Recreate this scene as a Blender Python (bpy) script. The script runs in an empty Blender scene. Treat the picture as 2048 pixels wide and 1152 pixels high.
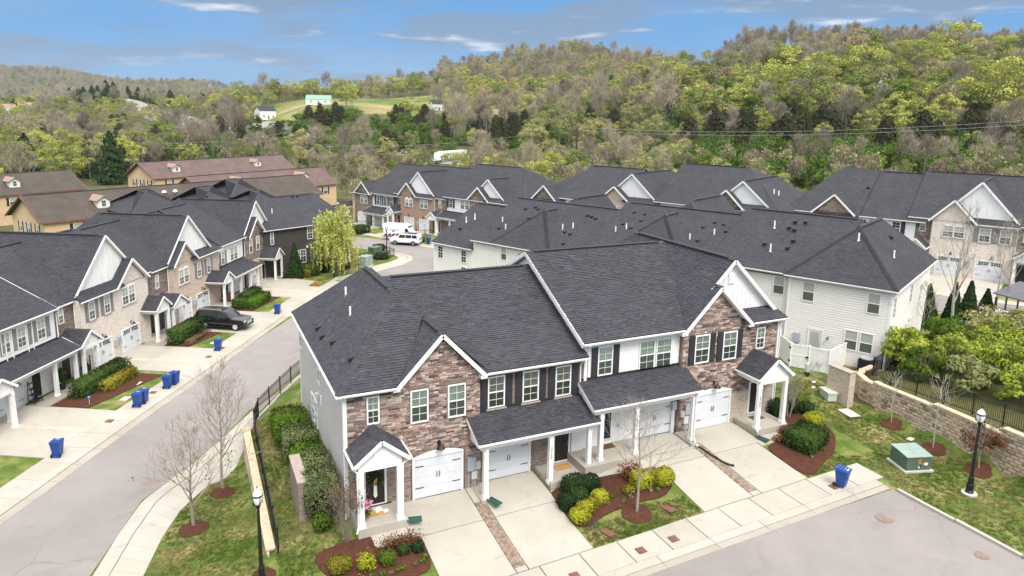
import bpy, bmesh, math, random
import numpy as np
from mathutils import Vector, Matrix
random.seed(7); RNG = np.random.default_rng(11)
SC = bpy.context.scene
COL = SC.collection
R = math.radians

# ---------------------------------------------------------------- camera
cam = bpy.data.cameras.new('camera'); cam_o = bpy.data.objects.new('camera', cam); COL.objects.link(cam_o)
cam.sensor_width = 36; cam.lens = 24.449; cam.shift_y = -0.04226
cam.clip_start = 0.5; cam.clip_end = 9000
yaw, pitch, roll = 0.440404078, 0.188029209, 0.0181794806
fw = Vector((math.sin(yaw)*math.cos(pitch), math.cos(yaw)*math.cos(pitch), -math.sin(pitch)))
r0 = fw.cross(Vector((0, 0, 1))).normalized(); u0 = r0.cross(fw)
rv = math.cos(roll)*r0 + math.sin(roll)*u0; uv_ = -math.sin(roll)*r0 + math.cos(roll)*u0
M = Matrix((( rv.x, uv_.x, -fw.x, 0), (rv.y, uv_.y, -fw.y, 0), (rv.z, uv_.z, -fw.z, 19.0), (0, 0, 0, 1)))
cam_o.matrix_world = M
SC.camera = cam_o

# ---------------------------------------------------------------- sky and sun
SUN_DIR = Vector((0.0, -0.70, 0.92)).normalized()          # towards the sun
sun_el = math.asin(SUN_DIR.z); sun_az = math.atan2(SUN_DIR.x, SUN_DIR.y)
W = bpy.data.worlds.new('World'); SC.world = W; W.use_nodes = True
nt = W.node_tree; nt.nodes.clear()
def N(t, **k):
    n = nt.nodes.new(t)
    for a, b in k.items(): setattr(n, a, b)
    return n
L = lambda a, b: nt.links.new(a, b)
sky = N('ShaderNodeTexSky', sky_type='NISHITA', sun_disc=False, sun_elevation=sun_el, sun_rotation=sun_az)
sky.air_density = 1.0; sky.dust_density = 0.6; sky.ozone_density = 2.5; sky.altitude = 200
tc = N('ShaderNodeTexCoord')
def sky_noise(off, scale, detail, seed):
    mp = N('ShaderNodeMapping'); mp.inputs['Scale'].default_value = scale; mp.inputs['Location'].default_value = (seed, seed*.7, off)
    L(tc.outputs['Generated'], mp.inputs['Vector'])
    no = N('ShaderNodeTexNoise'); no.inputs['Scale'].default_value = 1; no.inputs['Detail'].default_value = detail; no.inputs['Roughness'].default_value = .52
    L(mp.outputs['Vector'], no.inputs['Vector']); return no.outputs['Fac']
def mix(a, b, f, t='MIX'):
    m = N('ShaderNodeMix', data_type='RGBA', blend_type=t)
    for s, v in (('A', a), ('B', b)):
        i = [x for x in m.inputs if x.name == s and x.type == 'RGBA'][0]
        if isinstance(v, tuple): i.default_value = v
        else: L(v, i)
    if isinstance(f, float): m.inputs[0].default_value = f
    else: L(f, m.inputs[0])
    return [x for x in m.outputs if x.type == 'RGBA'][0]
def ramp(f, a, b, c0=0., c1=1.):
    m = N('ShaderNodeMapRange'); L(f, m.inputs[0]); m.inputs[1].default_value = a; m.inputs[2].default_value = b
    m.inputs[3].default_value = c0; m.inputs[4].default_value = c1; m.interpolation_type = 'SMOOTHSTEP'; return m.outputs[0]
CL = (3.4, 3.4, 19.0)
n0 = sky_noise(0, CL, 7, 3.1)
n1 = sky_noise(-0.20, CL, 4, 3.1)                               # the same field a little higher: tells tops from undersides
veil = sky_noise(0, (2.2, 2.2, 9.0), 4, 8.3)
dn = N('ShaderNodeMath', operation='SUBTRACT'); L(n0, dn.inputs[0]); L(n1, dn.inputs[1])
top = ramp(dn.outputs[0], .04, .17)
blue = mix(sky.outputs[0], (.85, 3.0, 6.4, 1), .86)
blue = mix(blue, (2.6, 4.0, 5.7, 1), ramp(veil, .40, .75, 0, .6))
cloud = mix((2.0, 3.0, 4.5, 1), (7.6, 8.0, 8.6, 1), top)
skycol = mix(blue, cloud, ramp(n0, .455, .555, 0, .92))
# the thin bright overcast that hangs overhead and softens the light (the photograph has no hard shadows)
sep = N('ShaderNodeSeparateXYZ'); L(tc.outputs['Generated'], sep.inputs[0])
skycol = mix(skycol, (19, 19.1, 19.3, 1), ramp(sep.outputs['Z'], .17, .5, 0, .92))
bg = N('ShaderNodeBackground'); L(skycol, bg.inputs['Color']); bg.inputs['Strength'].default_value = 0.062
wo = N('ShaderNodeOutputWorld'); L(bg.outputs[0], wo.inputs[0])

sun = bpy.data.lights.new('sun', 'SUN'); sun.energy = 1.95; sun.angle = R(26); sun.color = (1, .94, .86)
sun_o = bpy.data.objects.new('sun', sun); COL.objects.link(sun_o)
sun_o.rotation_euler = SUN_DIR.to_track_quat('Z', 'Y').to_euler(); sun_o.location = (0, 0, 80)
SC.view_settings.view_transform = 'Standard'; SC.view_settings.look = 'None'
SC.view_settings.exposure = 0.95; SC.view_settings.gamma = 1; SC.view_settings.use_curve_mapping = False
SC.render.engine = 'CYCLES'
SC.cycles.use_denoising = True
SC.cycles.max_bounces = 6; SC.cycles.diffuse_bounces = 3; SC.cycles.transparent_max_bounces = 8
SC.cycles.sample_clamp_indirect = 6
CAMH = 19.0
F_PX, CY = 1390.84, 489.45
def px_ray(x, y):                                               # used only to lay out far things in the world
    x = float(x); d = rv*((x-1024)/F_PX) - uv_*((y-CY)/F_PX) + fw; return d
def at_range(x, r):                                             # ground position under picture column x (2048 wide) at range r
    d = px_ray(x, 240); h = math.hypot(d.x, d.y); r = float(r); return d.x/h*r, d.y/h*r

# ---------------------------------------------------------------- materials
MATS = {}
class MatB:
    def __init__(s, name):
        s.m = bpy.data.materials.new(name); s.m.use_nodes = True; s.nt = s.m.node_tree
        s.b = s.nt.nodes['Principled BSDF']; MATS[name] = s.m
    def n(s, t, **k):
        x = s.nt.nodes.new(t)
        for a, b in k.items(): setattr(x, a, b)
        return x
    def l(s, a, b): s.nt.links.new(a, b)
    def coord(s, kind='Object'):
        t = s.n('ShaderNodeTexCoord'); return t.outputs[kind]
    def noise(s, scale, detail=4, rough=.55, vec=None, dist=0.):
        t = s.n('ShaderNodeTexNoise'); t.inputs['Scale'].default_value = scale; t.inputs['Detail'].default_value = detail
        t.inputs['Roughness'].default_value = rough; t.inputs['Distortion'].default_value = dist
        s.l(vec if vec is not None else s.coord(), t.inputs['Vector']); return t.outputs['Fac']
    def mapping(s, vec, scale=(1, 1, 1), rot=(0, 0, 0)):
        t = s.n('ShaderNodeMapping'); t.inputs['Scale'].default_value = scale; t.inputs['Rotation'].default_value = rot
        s.l(vec, t.inputs['Vector']); return t.outputs[0]
    def rng(s, f, a, b, c=0., d=1.):
        t = s.n('ShaderNodeMapRange'); s.l(f, t.inputs[0])
        for i, v in enumerate((a, b, c, d)): t.inputs[i+1].default_value = v
        return t.outputs[0]
    def ramp(s, f, stops):
        t = s.n('ShaderNodeValToRGB'); e = t.color_ramp.elements
        while len(e) < len(stops): e.new(.5)
        for x, (p, c) in zip(e, stops): x.position = p; x.color = (*c, 1)
        s.l(f, t.inputs[0]); return t.outputs[0]
    def mix(s, a, b, f, t='MIX'):
        m = s.n('ShaderNodeMix', data_type='RGBA', blend_type=t)
        for nm, v in (('A', a), ('B', b)):
            i = [x for x in m.inputs if x.name == nm and x.type == 'RGBA'][0]
            if isinstance(v, tuple): i.default_value = (*v, 1) if len(v) == 3 else v
            else: s.l(v, i)
        if isinstance(f, (int, float)): m.inputs[0].default_value = f
        else: s.l(f, m.inputs[0])
        return [x for x in m.outputs if x.type == 'RGBA'][0]
    def math(s, op, a, b):
        m = s.n('ShaderNodeMath', operation=op)
        for i, v in enumerate((a, b)):
            if isinstance(v, (int, float)): m.inputs[i].default_value = v
            else: s.l(v, m.inputs[i])
        return m.outputs[0]
    def attr(s, name):
        a = s.n('ShaderNodeAttribute'); a.attribute_name = name; return a.outputs['Fac']
    def orand(s): return s.n('ShaderNodeObjectInfo').outputs['Random']
    def col(s, c):
        if isinstance(c, tuple): s.b.inputs['Base Color'].default_value = (*c, 1)
        else: s.l(c, s.b.inputs['Base Color'])
        return s
    def rough(s, v):
        if isinstance(v, (int, float)): s.b.inputs['Roughness'].default_value = v
        else: s.l(v, s.b.inputs['Roughness'])
        return s
    def spec(s, v): s.b.inputs['Specular IOR Level'].default_value = v; return s
    def bump(s, h, strength=.4, dist=.02):
        b = s.n('ShaderNodeBump'); b.inputs['Strength'].default_value = strength; b.inputs['Distance'].default_value = dist
        s.l(h, b.inputs['Height']); s.l(b.outputs[0], s.b.inputs['Normal']); return s

def plain(name, c, rough=.6, var=.12, scale=1.5, spec=.4, metal=0):
    m = MatB(name); f = m.noise(scale, 5)
    lo = tuple(x*(1-var) for x in c); hi = tuple(min(1, x*(1+var)) for x in c)
    m.col(m.ramp(f, [(.3, lo), (.7, hi)])).rough(rough).spec(spec); m.b.inputs['Metallic'].default_value = metal
    return m
TRIM = (.74, .735, .72)
plain('white_trim', TRIM, .55, .06, 2)
plain('white_siding', (.74, .74, .73), .6, .05)
plain('white_door', (.60, .62, .645), .45, .04)
plain('black_paint', (.018, .018, .022), .45, .2)
plain('shutter_black', (.028, .028, .034), .55, .2)
plain('shutter_grey', (.20, .185, .19), .6, .15)
plain('black_metal', (.012, .013, .013), .4, .2)
plain('flashing', (.02, .021, .025), .5, .2)
plain('door_black', (.022, .018, .017), .4, .2)
plain('door_navy', (.012, .022, .045), .4, .2)
plain('door_red', (.16, .02, .025), .4, .2)
plain('grey_box', (.33, .37, .42), .5, .08)
plain('light_box', (.56, .57, .57), .5, .08)
plain('pipe_grey', (.42, .43, .45), .45, .08)
plain('pipe_white', (.8, .8, .78), .45, .05)
plain('vent_black', (.012, .012, .013), .6, .2)
plain('bin_blue', (.012, .055, .25), .42, .12)
plain('bin_dark', (.02, .022, .03), .5, .2)
plain('white_print', (.75, .76, .78), .6, .05)
plain('tyre', (.02, .02, .021), .8, .2)
plain('rim', (.5, .5, .51), .35, .1)
plain('chrome', (.6, .6, .62), .25, .05, metal=.9)
plain('car_black', (.012, .012, .014), .16, .1, spec=.7)
plain('car_white', (.72, .73, .74), .25, .03, spec=.6)
plain('car_glass', (.015, .018, .02), .08, .1, spec=.8)
plain('lamp_red', (.25, .01, .012), .3, .1)
plain('headlamp', (.65, .67, .7), .15, .05)
plain('print_red', (.42, .03, .06), .5, .1)
plain('print_blue', (.02, .035, .16), .5, .1)
plain('warn_orange', (.55, .2, .015), .5, .1)
plain('hydrant_red', (.52, .06, .02), .45, .12)
plain('box_green', (.085, .125, .095), .5, .14)
plain('box_green_pale', (.24, .31, .275), .5, .1)
plain('box_pale', (.48, .52, .45), .5, .1)
plain('splash_green', (.03, .105, .075), .5, .15)
plain('mat_tan', (.42, .25, .08), .9, .25, 9)
plain('mat_brown', (.10, .05, .025), .9, .35, 9)
plain('mat_dark', (.03, .027, .025), .9, .3, 9)
plain('ribbon', (.72, .70, .62), .7, .1)
plain('petal_pink', (.62, .25, .42), .7, .2, 9)
plain('paper', (.68, .66, .60), .8, .1)
plain('pot_terracotta', (.30, .10, .05), .7, .15)
plain('wood_furniture', (.2, .08, .04), .6, .2)
plain('rust', (.16, .07, .048), .85, .35, 14)
plain('manhole_rust', (.21, .15, .13), .85, .25, 9)
plain('tan_lid', (.50, .47, .38), .8, .12, 5)
plain('corrugated', (.016, .016, .017), .4, .2)
plain('lamp_globe', (.74, .76, .78), .2, .04, spec=.6)
plain('concrete_base', (.50, .47, .42), .85, .1, 5)
plain('pole_wood', (.15, .12, .10), .85, .2, 3)
plain('earth_red', (.30, .15, .09), .9, .2, 1)
plain('pole_red', (.085, .028, .02), .7, .2, 3)
plain('pole_grey', (.36, .36, .36), .6, .1)
plain('wire', (.35, .34, .32), .5, .1)
plain('trailer_white', (.78, .78, .78), .4, .05)
plain('house_white', (.72, .71, .68), .6, .06)
plain('roof_green', (.20, .33, .25), .5, .1)
plain('roof_grey', (.10, .10, .115), .8, .15)
plain('cloth_red', (.36, .012, .07), .8, .12)
plain('bark', (.20, .165, .135), .9, .3, 5)
plain('bark_mid', (.27, .23, .19), .9, .25, 5)
plain('bark_pale', (.36, .32, .27), .9, .25, 5)
plain('bark_dark', (.095, .075, .06), .9, .3, 5)
plain('cap_stone', (.52, .42, .29), .85, .16, 4)
plain('brick_cap', (.36, .29, .25), .85, .2, 6)
plain('blind', (.60, .62, .55), .7, .08)

def brickmat(name, cols, mortar, bw, bh, ms=.012, rough=.85, bump=.35, sq=1., noise_amt=.35, offset=.5):
    m = MatB(name); uv = m.coord('UV')
    t = m.n('ShaderNodeTexBrick'); t.offset = offset; m.l(uv, t.inputs['Vector'])
    t.inputs['Scale'].default_value = 1; t.inputs['Brick Width'].default_value = bw; t.inputs['Row Height'].default_value = bh
    t.inputs['Mortar Size'].default_value = ms; t.inputs['Mortar Smooth'].default_value = .2; t.inputs['Bias'].default_value = 0
    t.inputs['Color1'].default_value = (0, 0, 0, 1); t.inputs['Color2'].default_value = (1, 1, 1, 1); t.inputs['Mortar'].default_value = (.5, .5, .5, 1)
    c = m.ramp(t.outputs['Color'], [(i/(len(cols)-1), cc) for i, cc in enumerate(cols)])
    big = m.noise(.5, 4)
    c = m.mix(c, (1, 1, 1), 0.0)
    v = m.ramp(big, [(.25, (1-noise_amt,)*3), (.75, (1+noise_amt*.4,)*3)])
    c = m.mix(c, v, 1.0, 'MULTIPLY')
    c = m.mix(c, mortar, t.outputs['Fac'])
    m.col(c).rough(rough).spec(.3)
    inv = m.math('SUBTRACT', 1, t.outputs['Fac']); m.bump(inv, bump, .015)
    return m
brickmat('brick_brown', [(.07, .04, .035), (.20, .125, .10), (.30, .20, .16), (.24, .17, .14), (.36, .27, .22)], (.33, .28, .24), .22, .075)
brickmat('brick_dark', [(.05, .03, .03), (.15, .10, .08), (.22, .15, .12), (.12, .08, .07), (.28, .21, .17)], (.30, .26, .22), .22, .075)
brickmat('brick_pale', [(.48, .38, .31), (.64, .55, .48), (.71, .63, .56), (.56, .46, .39), (.73, .66, .60)], (.67, .62, .56), .22, .075, noise_amt=.15)
brickmat('brick_tan', [(.28, .19, .14), (.48, .37, .29), (.56, .45, .36), (.43, .32, .26), (.53, .42, .35)], (.55, .48, .40), .22, .075, noise_amt=.15)
brickmat('brick_red', [(.17, .085, .06), (.31, .17, .12), (.36, .21, .15), (.28, .16, .12), (.40, .26, .20)], (.40, .31, .25), .22, .075, noise_amt=.15)
brickmat('brick_white', [(.70, .69, .67), (.74, .735, .72), (.78, .77, .75)], (.72, .71, .70), .22, .075, .01, noise_amt=.05)
brickmat('stone_far', [(.10, .075, .07), (.30, .22, .18), (.20, .16, .145), (.42, .33, .27), (.24, .17, .14), (.14, .12, .115)], (.10, .08, .07), .42, .11, .014, bump=.6)
brickmat('stone_tan', [(.18, .14, .10), (.42, .32, .23), (.30, .25, .21), (.50, .40, .30), (.24, .20, .17)], (.14, .11, .09), .42, .12, .014, bump=.6)
brickmat('tan_siding', [(.56, .40, .25), (.62, .45, .285), (.59, .425, .27)], (.44, .31, .2), 3, .3, .012, noise_amt=.1)
plain('lap_shade', (.27, .25, .225), .8, .1)  # lap shadow painted in: dark backing shows through a slit below each board
brickmat('dark_siding', [(.052, .046, .042), (.060, .053, .048), (.056, .05, .045)], (.025, .022, .02), 4.2, .16, .012, noise_amt=.1)
brickmat('grey_siding', [(.47, .45, .43), (.49, .47, .45), (.48, .46, .44)], (.36, .345, .33), 4.2, .16, .008, noise_amt=.06)
SH = [(.034, .034, .042), (.046, .046, .056), (.058, .057, .068), (.042, .042, .051), (.064, .063, .073)]
brickmat('shingle', SH, (.017, .017, .02), .30, .145, .016, bump=.5, noise_amt=.22)
brickmat('shingle_brown', [(.07, .055, .045), (.10, .08, .065), (.085, .068, .055)], (.05, .04, .034), .3, .145, .014, noise_amt=.3)
brickmat('shingle_red', [(.125, .085, .078), (.155, .105, .096), (.14, .095, .086)], (.095, .065, .06), .3, .145, .014, noise_amt=.3)

def tinted(name, stops, src, rough=.85, nscale=9, namt=.35, bump=.3):
    m = MatB(name); f = m.attr('tint') if src == 'tint' else m.orand()
    c = m.ramp(f, stops); n = m.noise(nscale, 5)
    c = m.mix(c, m.ramp(n, [(.25, (1-namt,)*3), (.75, (1+namt*.5,)*3)]), 1.0, 'MULTIPLY')
    m.col(c).rough(rough).spec(.3)
    if bump: m.bump(n, bump, .02)
    return m
STONE = [(0, (.045, .038, .038)), (.14, (.27, .175, .145)), (.28, (.46, .34, .28)), (.40, (.11, .085, .08)), (.54, (.56, .44, .37)), (.68, (.34, .205, .165)), (.82, (.175, .15, .145)), (1, (.62, .52, .45))]
tinted('stone_single', STONE, 'obj'); tinted('stone_joined', STONE, 'tint')
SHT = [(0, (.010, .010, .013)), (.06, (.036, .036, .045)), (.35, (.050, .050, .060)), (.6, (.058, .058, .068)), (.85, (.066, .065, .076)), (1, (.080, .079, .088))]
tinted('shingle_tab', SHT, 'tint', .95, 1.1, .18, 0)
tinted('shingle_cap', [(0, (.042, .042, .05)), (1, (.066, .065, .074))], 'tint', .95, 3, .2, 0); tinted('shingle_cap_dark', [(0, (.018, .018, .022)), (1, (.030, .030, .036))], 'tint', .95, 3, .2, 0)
BLK = [(0, (.22, .18, .14)), (.2, (.46, .36, .255)), (.5, (.54, .43, .31)), (.75, (.42, .335, .25)), (1, (.58, .475, .355))]
tinted('block_single', BLK, 'obj', .9, 7, .3, .5); tinted('block_joined', BLK, 'tint', .9, 7, .3, .5)
PAV = [(0, (.20, .14, .105)), (.4, (.30, .215, .16)), (.7, (.37, .28, .22)), (1, (.27, .2, .155))]
tinted('paver_single', PAV, 'obj', .9, 12, .25, .3)
tinted('siding_beige', [(0, (.70, .675, .625)), (1, (.735, .71, .66))], 'obj', .6, 2, .04, 0)
tinted('batten_white', [(0, (.73, .73, .72)), (1, (.77, .77, .76))], 'obj', .55, 2, .04, 0)

def concrete(name, c, stain=.3):
    m = MatB(name); n1 = m.noise(.35, 5, .6); n2 = m.noise(30, 3); n3 = m.noise(1.2, 4, .6, dist=1.)
    base = m.ramp(n1, [(.25, tuple(x*(1-.16) for x in c)), (.75, tuple(min(1, x*1.06) for x in c))])
    st = m.rng(n3, .58, .75, 0, stain)
    base = m.mix(base, (c[0]*.66, c[1]*.56, c[2]*.43), st)
    base = m.mix(base, m.ramp(n2, [(.3, (.90,)*3), (.7, (1.06,)*3)]), 1.0, 'MULTIPLY')
    base = m.mix(base, m.ramp(m.orand(), [(0, (.93, .925, .91)), (1, (1.03, 1.03, 1.03))]), 1.0, 'MULTIPLY')
    m.col(base).rough(.9).spec(.3).bump(n2, .15, .01); return m
concrete('concrete', (.42, .388, .335), .42); concrete('concrete_dark', (.31, .28, .24), .5)
m = MatB('asphalt'); n1 = m.noise(.12, 5, .6); n2 = m.noise(45, 3, .7); n3 = m.noise(.5, 4, dist=.5)
c = m.ramp(n1, [(.3, (.225, .203, .193)), (.7, (.27, .244, .232))])
c = m.mix(c, m.ramp(n2, [(.3, (.82,)*3), (.7, (1.14,)*3)]), 1.0, 'MULTIPLY')
c = m.mix(c, m.ramp(n3, [(.35, (.92, .925, .93)), (.65, (1.03, 1.02, 1.02))]), 1.0, 'MULTIPLY')
vo = m.n('ShaderNodeTexVoronoi', feature='DISTANCE_TO_EDGE'); vo.inputs['Scale'].default_value = .16; wv_ = m.n('ShaderNodeVectorMath', operation='ADD'); nz = m.n('ShaderNodeTexNoise'); nz.inputs['Scale'].default_value = .9; m.l(m.coord(), nz.inputs['Vector']); m.l(m.coord(), wv_.inputs[0]); m.l(nz.outputs['Color'], wv_.inputs[1]); m.l(wv_.outputs[0], vo.inputs['Vector'])
ck = m.math('MULTIPLY', m.rng(vo.outputs[0], .0, .006, 1, 0), m.rng(m.noise(.11, 3), .5, .62, 0, .55)); c = m.mix(c, (.06, .055, .05), ck)
st = m.rng(m.noise(.33, 4, .6, dist=1.5), .60, .74, 0, .22); c = m.mix(c, (.11, .10, .095), st)
m.col(c).rough(.92).spec(.3).bump(n2, .3, .01)
m = MatB('highway'); n1 = m.noise(.05, 4); m.col(m.ramp(n1, [(.3, (.22, .21, .19)), (.7, (.26, .25, .225))])).rough(.9)
def lawn(name, gscale=.55, bias=.0):
    m = MatB(name); n1 = m.noise(gscale, 6, .62, dist=.4); n2 = m.noise(14, 4, .65); n3 = m.noise(90, 2)
    a = m.math('ADD', n1, m.math('MULTIPLY', m.math('SUBTRACT', n2, .5), .35))
    a = m.math('ADD', a, bias)
    c = m.ramp(a, [(.34, (.055, .10, .014)), (.47, (.095, .140, .026)), (.57, (.175, .185, .056)), (.67, (.275, .225, .11)), (.80, (.36, .28, .165))])
    c = m.mix(c, m.ramp(n3, [(.3, (.72,)*3), (.7, (1.25,)*3)]), 1.0, 'MULTIPLY')
    m.col(c).rough(.95).spec(.15).bump(n2, .5, .05); return m
lawn('lawn'); lawn('field', .03, .05)
m = MatB('mulch'); n1 = m.noise(28, 5, .7); n2 = m.noise(3, 3)
c = m.ramp(n1, [(.3, (.028, .010, .007)), (.5, (.080, .031, .019)), (.7, (.15, .066, .042))])
c = m.mix(c, m.ramp(n2, [(.3, (.85,)*3), (.7, (1.15,)*3)]), 1.0, 'MULTIPLY'); m.col(c).rough(.95).spec(.15).bump(n1, .8, .05)
m = MatB('forest_floor'); n1 = m.noise(.06, 6, .65); n2 = m.noise(.6, 4)
c = m.ramp(n1, [(.3, (.055, .068, .018)), (.5, (.085, .085, .034)), (.7, (.13, .115, .06))]); c = m.mix(c, m.ramp(n2, [(.3, (.75,)*3), (.7, (1.2,)*3)]), 1.0, 'MULTIPLY'); m.col(c).rough(.95).spec(.1)

def glassmat(name, tintc, a):
    m = MatB(name); m.nt.nodes.remove(m.b); o = m.nt.nodes['Material Output']
    t = m.n('ShaderNodeBsdfTransparent'); t.inputs[0].default_value = (*tintc, 1)
    g = m.n('ShaderNodeBsdfGlossy'); g.inputs['Roughness'].default_value = .03; g.inputs[0].default_value = (.9, .95, 1, 1)
    fr = m.n('ShaderNodeFresnel'); fr.inputs[0].default_value = 1.5
    f = m.math('ADD', m.math('MULTIPLY', fr.outputs[0], .8), a)
    mx = m.n('ShaderNodeMixShader'); m.l(f, mx.inputs[0]); m.l(t.outputs[0], mx.inputs[1]); m.l(g.outputs[0], mx.inputs[2]); m.l(mx.outputs[0], o.inputs[0])
glassmat('glass_upper', (.80, .88, .82), .02); glassmat('glass_screen', (.42, .46, .42), .01)
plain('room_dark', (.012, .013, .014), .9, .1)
m = MatB('pane_dark'); m.col(m.ramp(m.orand(), [(0, (.014, .017, .022)), (1, (.03, .036, .042))])).rough(.06).spec(.8)
m = MatB('pane_blind'); wv = m.n('ShaderNodeTexWave'); wv.bands_direction = 'Y'; wv.inputs['Scale'].default_value = 5.5; m.l(m.coord('UV'), wv.inputs['Vector'])
m.col(m.ramp(wv.outputs['Fac'], [(0, (.27, .29, .25)), (.6, (.42, .44, .38))])).rough(.25).spec(.6)
m = MatB('pane_half'); wv = m.n('ShaderNodeTexWave'); wv.bands_direction = 'Y'; wv.inputs['Scale'].default_value = 5.5; m.l(m.coord('UV'), wv.inputs['Vector'])
m.col(m.ramp(wv.outputs['Fac'], [(0, (.045, .05, .042)), (.6, (.115, .125, .10))])).rough(.2).spec(.6)

def leafmat(name, a, b, trans=.35, rough=.65, c2=None):
    m = MatB(name); o = m.nt.nodes['Material Output']; m.nt.nodes.remove(m.b)
    t = m.attr('tint'); r = m.orand()
    c = m.mix(a, b, t)
    if c2: c = m.mix(c, c2, m.rng(r, .3, 1, 0, .75))
    c = m.mix(c, m.ramp(r, [(0, (1.2, 1.18, 1.12)), (.5, (1, 1, 1)), (1, (.74, .78, .78))]), 1.0, 'MULTIPLY')
    d = m.n('ShaderNodeBsdfDiffuse'); m.l(c, d.inputs[0])
    tr = m.n('ShaderNodeBsdfTranslucent'); m.l(c, tr.inputs[0])
    mx = m.n('ShaderNodeMixShader'); mx.inputs[0].default_value = trans
    m.l(d.outputs[0], mx.inputs[1]); m.l(tr.outputs[0], mx.inputs[2]); m.l(mx.outputs[0], o.inputs[0])
leafmat('leaf_spring', (.20, .225, .045), (.50, .50, .13), .18, c2=(.20, .25, .06))
leafmat('leaf_olive', (.17, .175, .06), (.42, .40, .17), .18, c2=(.22, .24, .085))
leafmat('leaf_green', (.06, .10, .014), (.18, .25, .035), c2=(.09, .13, .02))
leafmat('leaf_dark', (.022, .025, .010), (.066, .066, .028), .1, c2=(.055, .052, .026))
leafmat('leaf_tan', (.30, .22, .14), (.50, .385, .25), c2=(.30, .24, .18))
leafmat('leaf_box', (.025, .050, .012), (.085, .135, .035), .25)
leafmat('leaf_bright', (.038, .085, .010), (.135, .225, .030), .2)
leafmat('leaf_variegated', (.06, .085, .025), (.26, .29, .14), .25)
leafmat('leaf_holly', (.014, .034, .012), (.05, .085, .03), .2)
leafmat('leaf_yellow', (.20, .21, .015), (.46, .46, .045), .2)
leafmat('leaf_gold', (.13, .12, .015), (.33, .28, .045), .2)
leafmat('leaf_rust', (.11, .045, .025), (.22, .10, .055), .2)
leafmat('leaf_brown', (.11, .07, .045), (.2, .135, .09), .2)
leafmat('leaf_arb', (.012, .028, .010), (.035, .062, .02), .15)
leafmat('leaf_willow', (.30, .33, .07), (.58, .60, .19), .35)
leafmat('leaf_blossom', (.62, .62, .60), (.8, .8, .78), .3)
leafmat('twig_grey', (.23, .195, .145), (.42, .365, .28), .0, c2=(.28, .22, .17))
leafmat('grass_blade', (.05, .085, .012), (.15, .20, .04), .3)
leafmat('grass_dry', (.24, .19, .09), (.38, .31, .17), .3)
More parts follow.
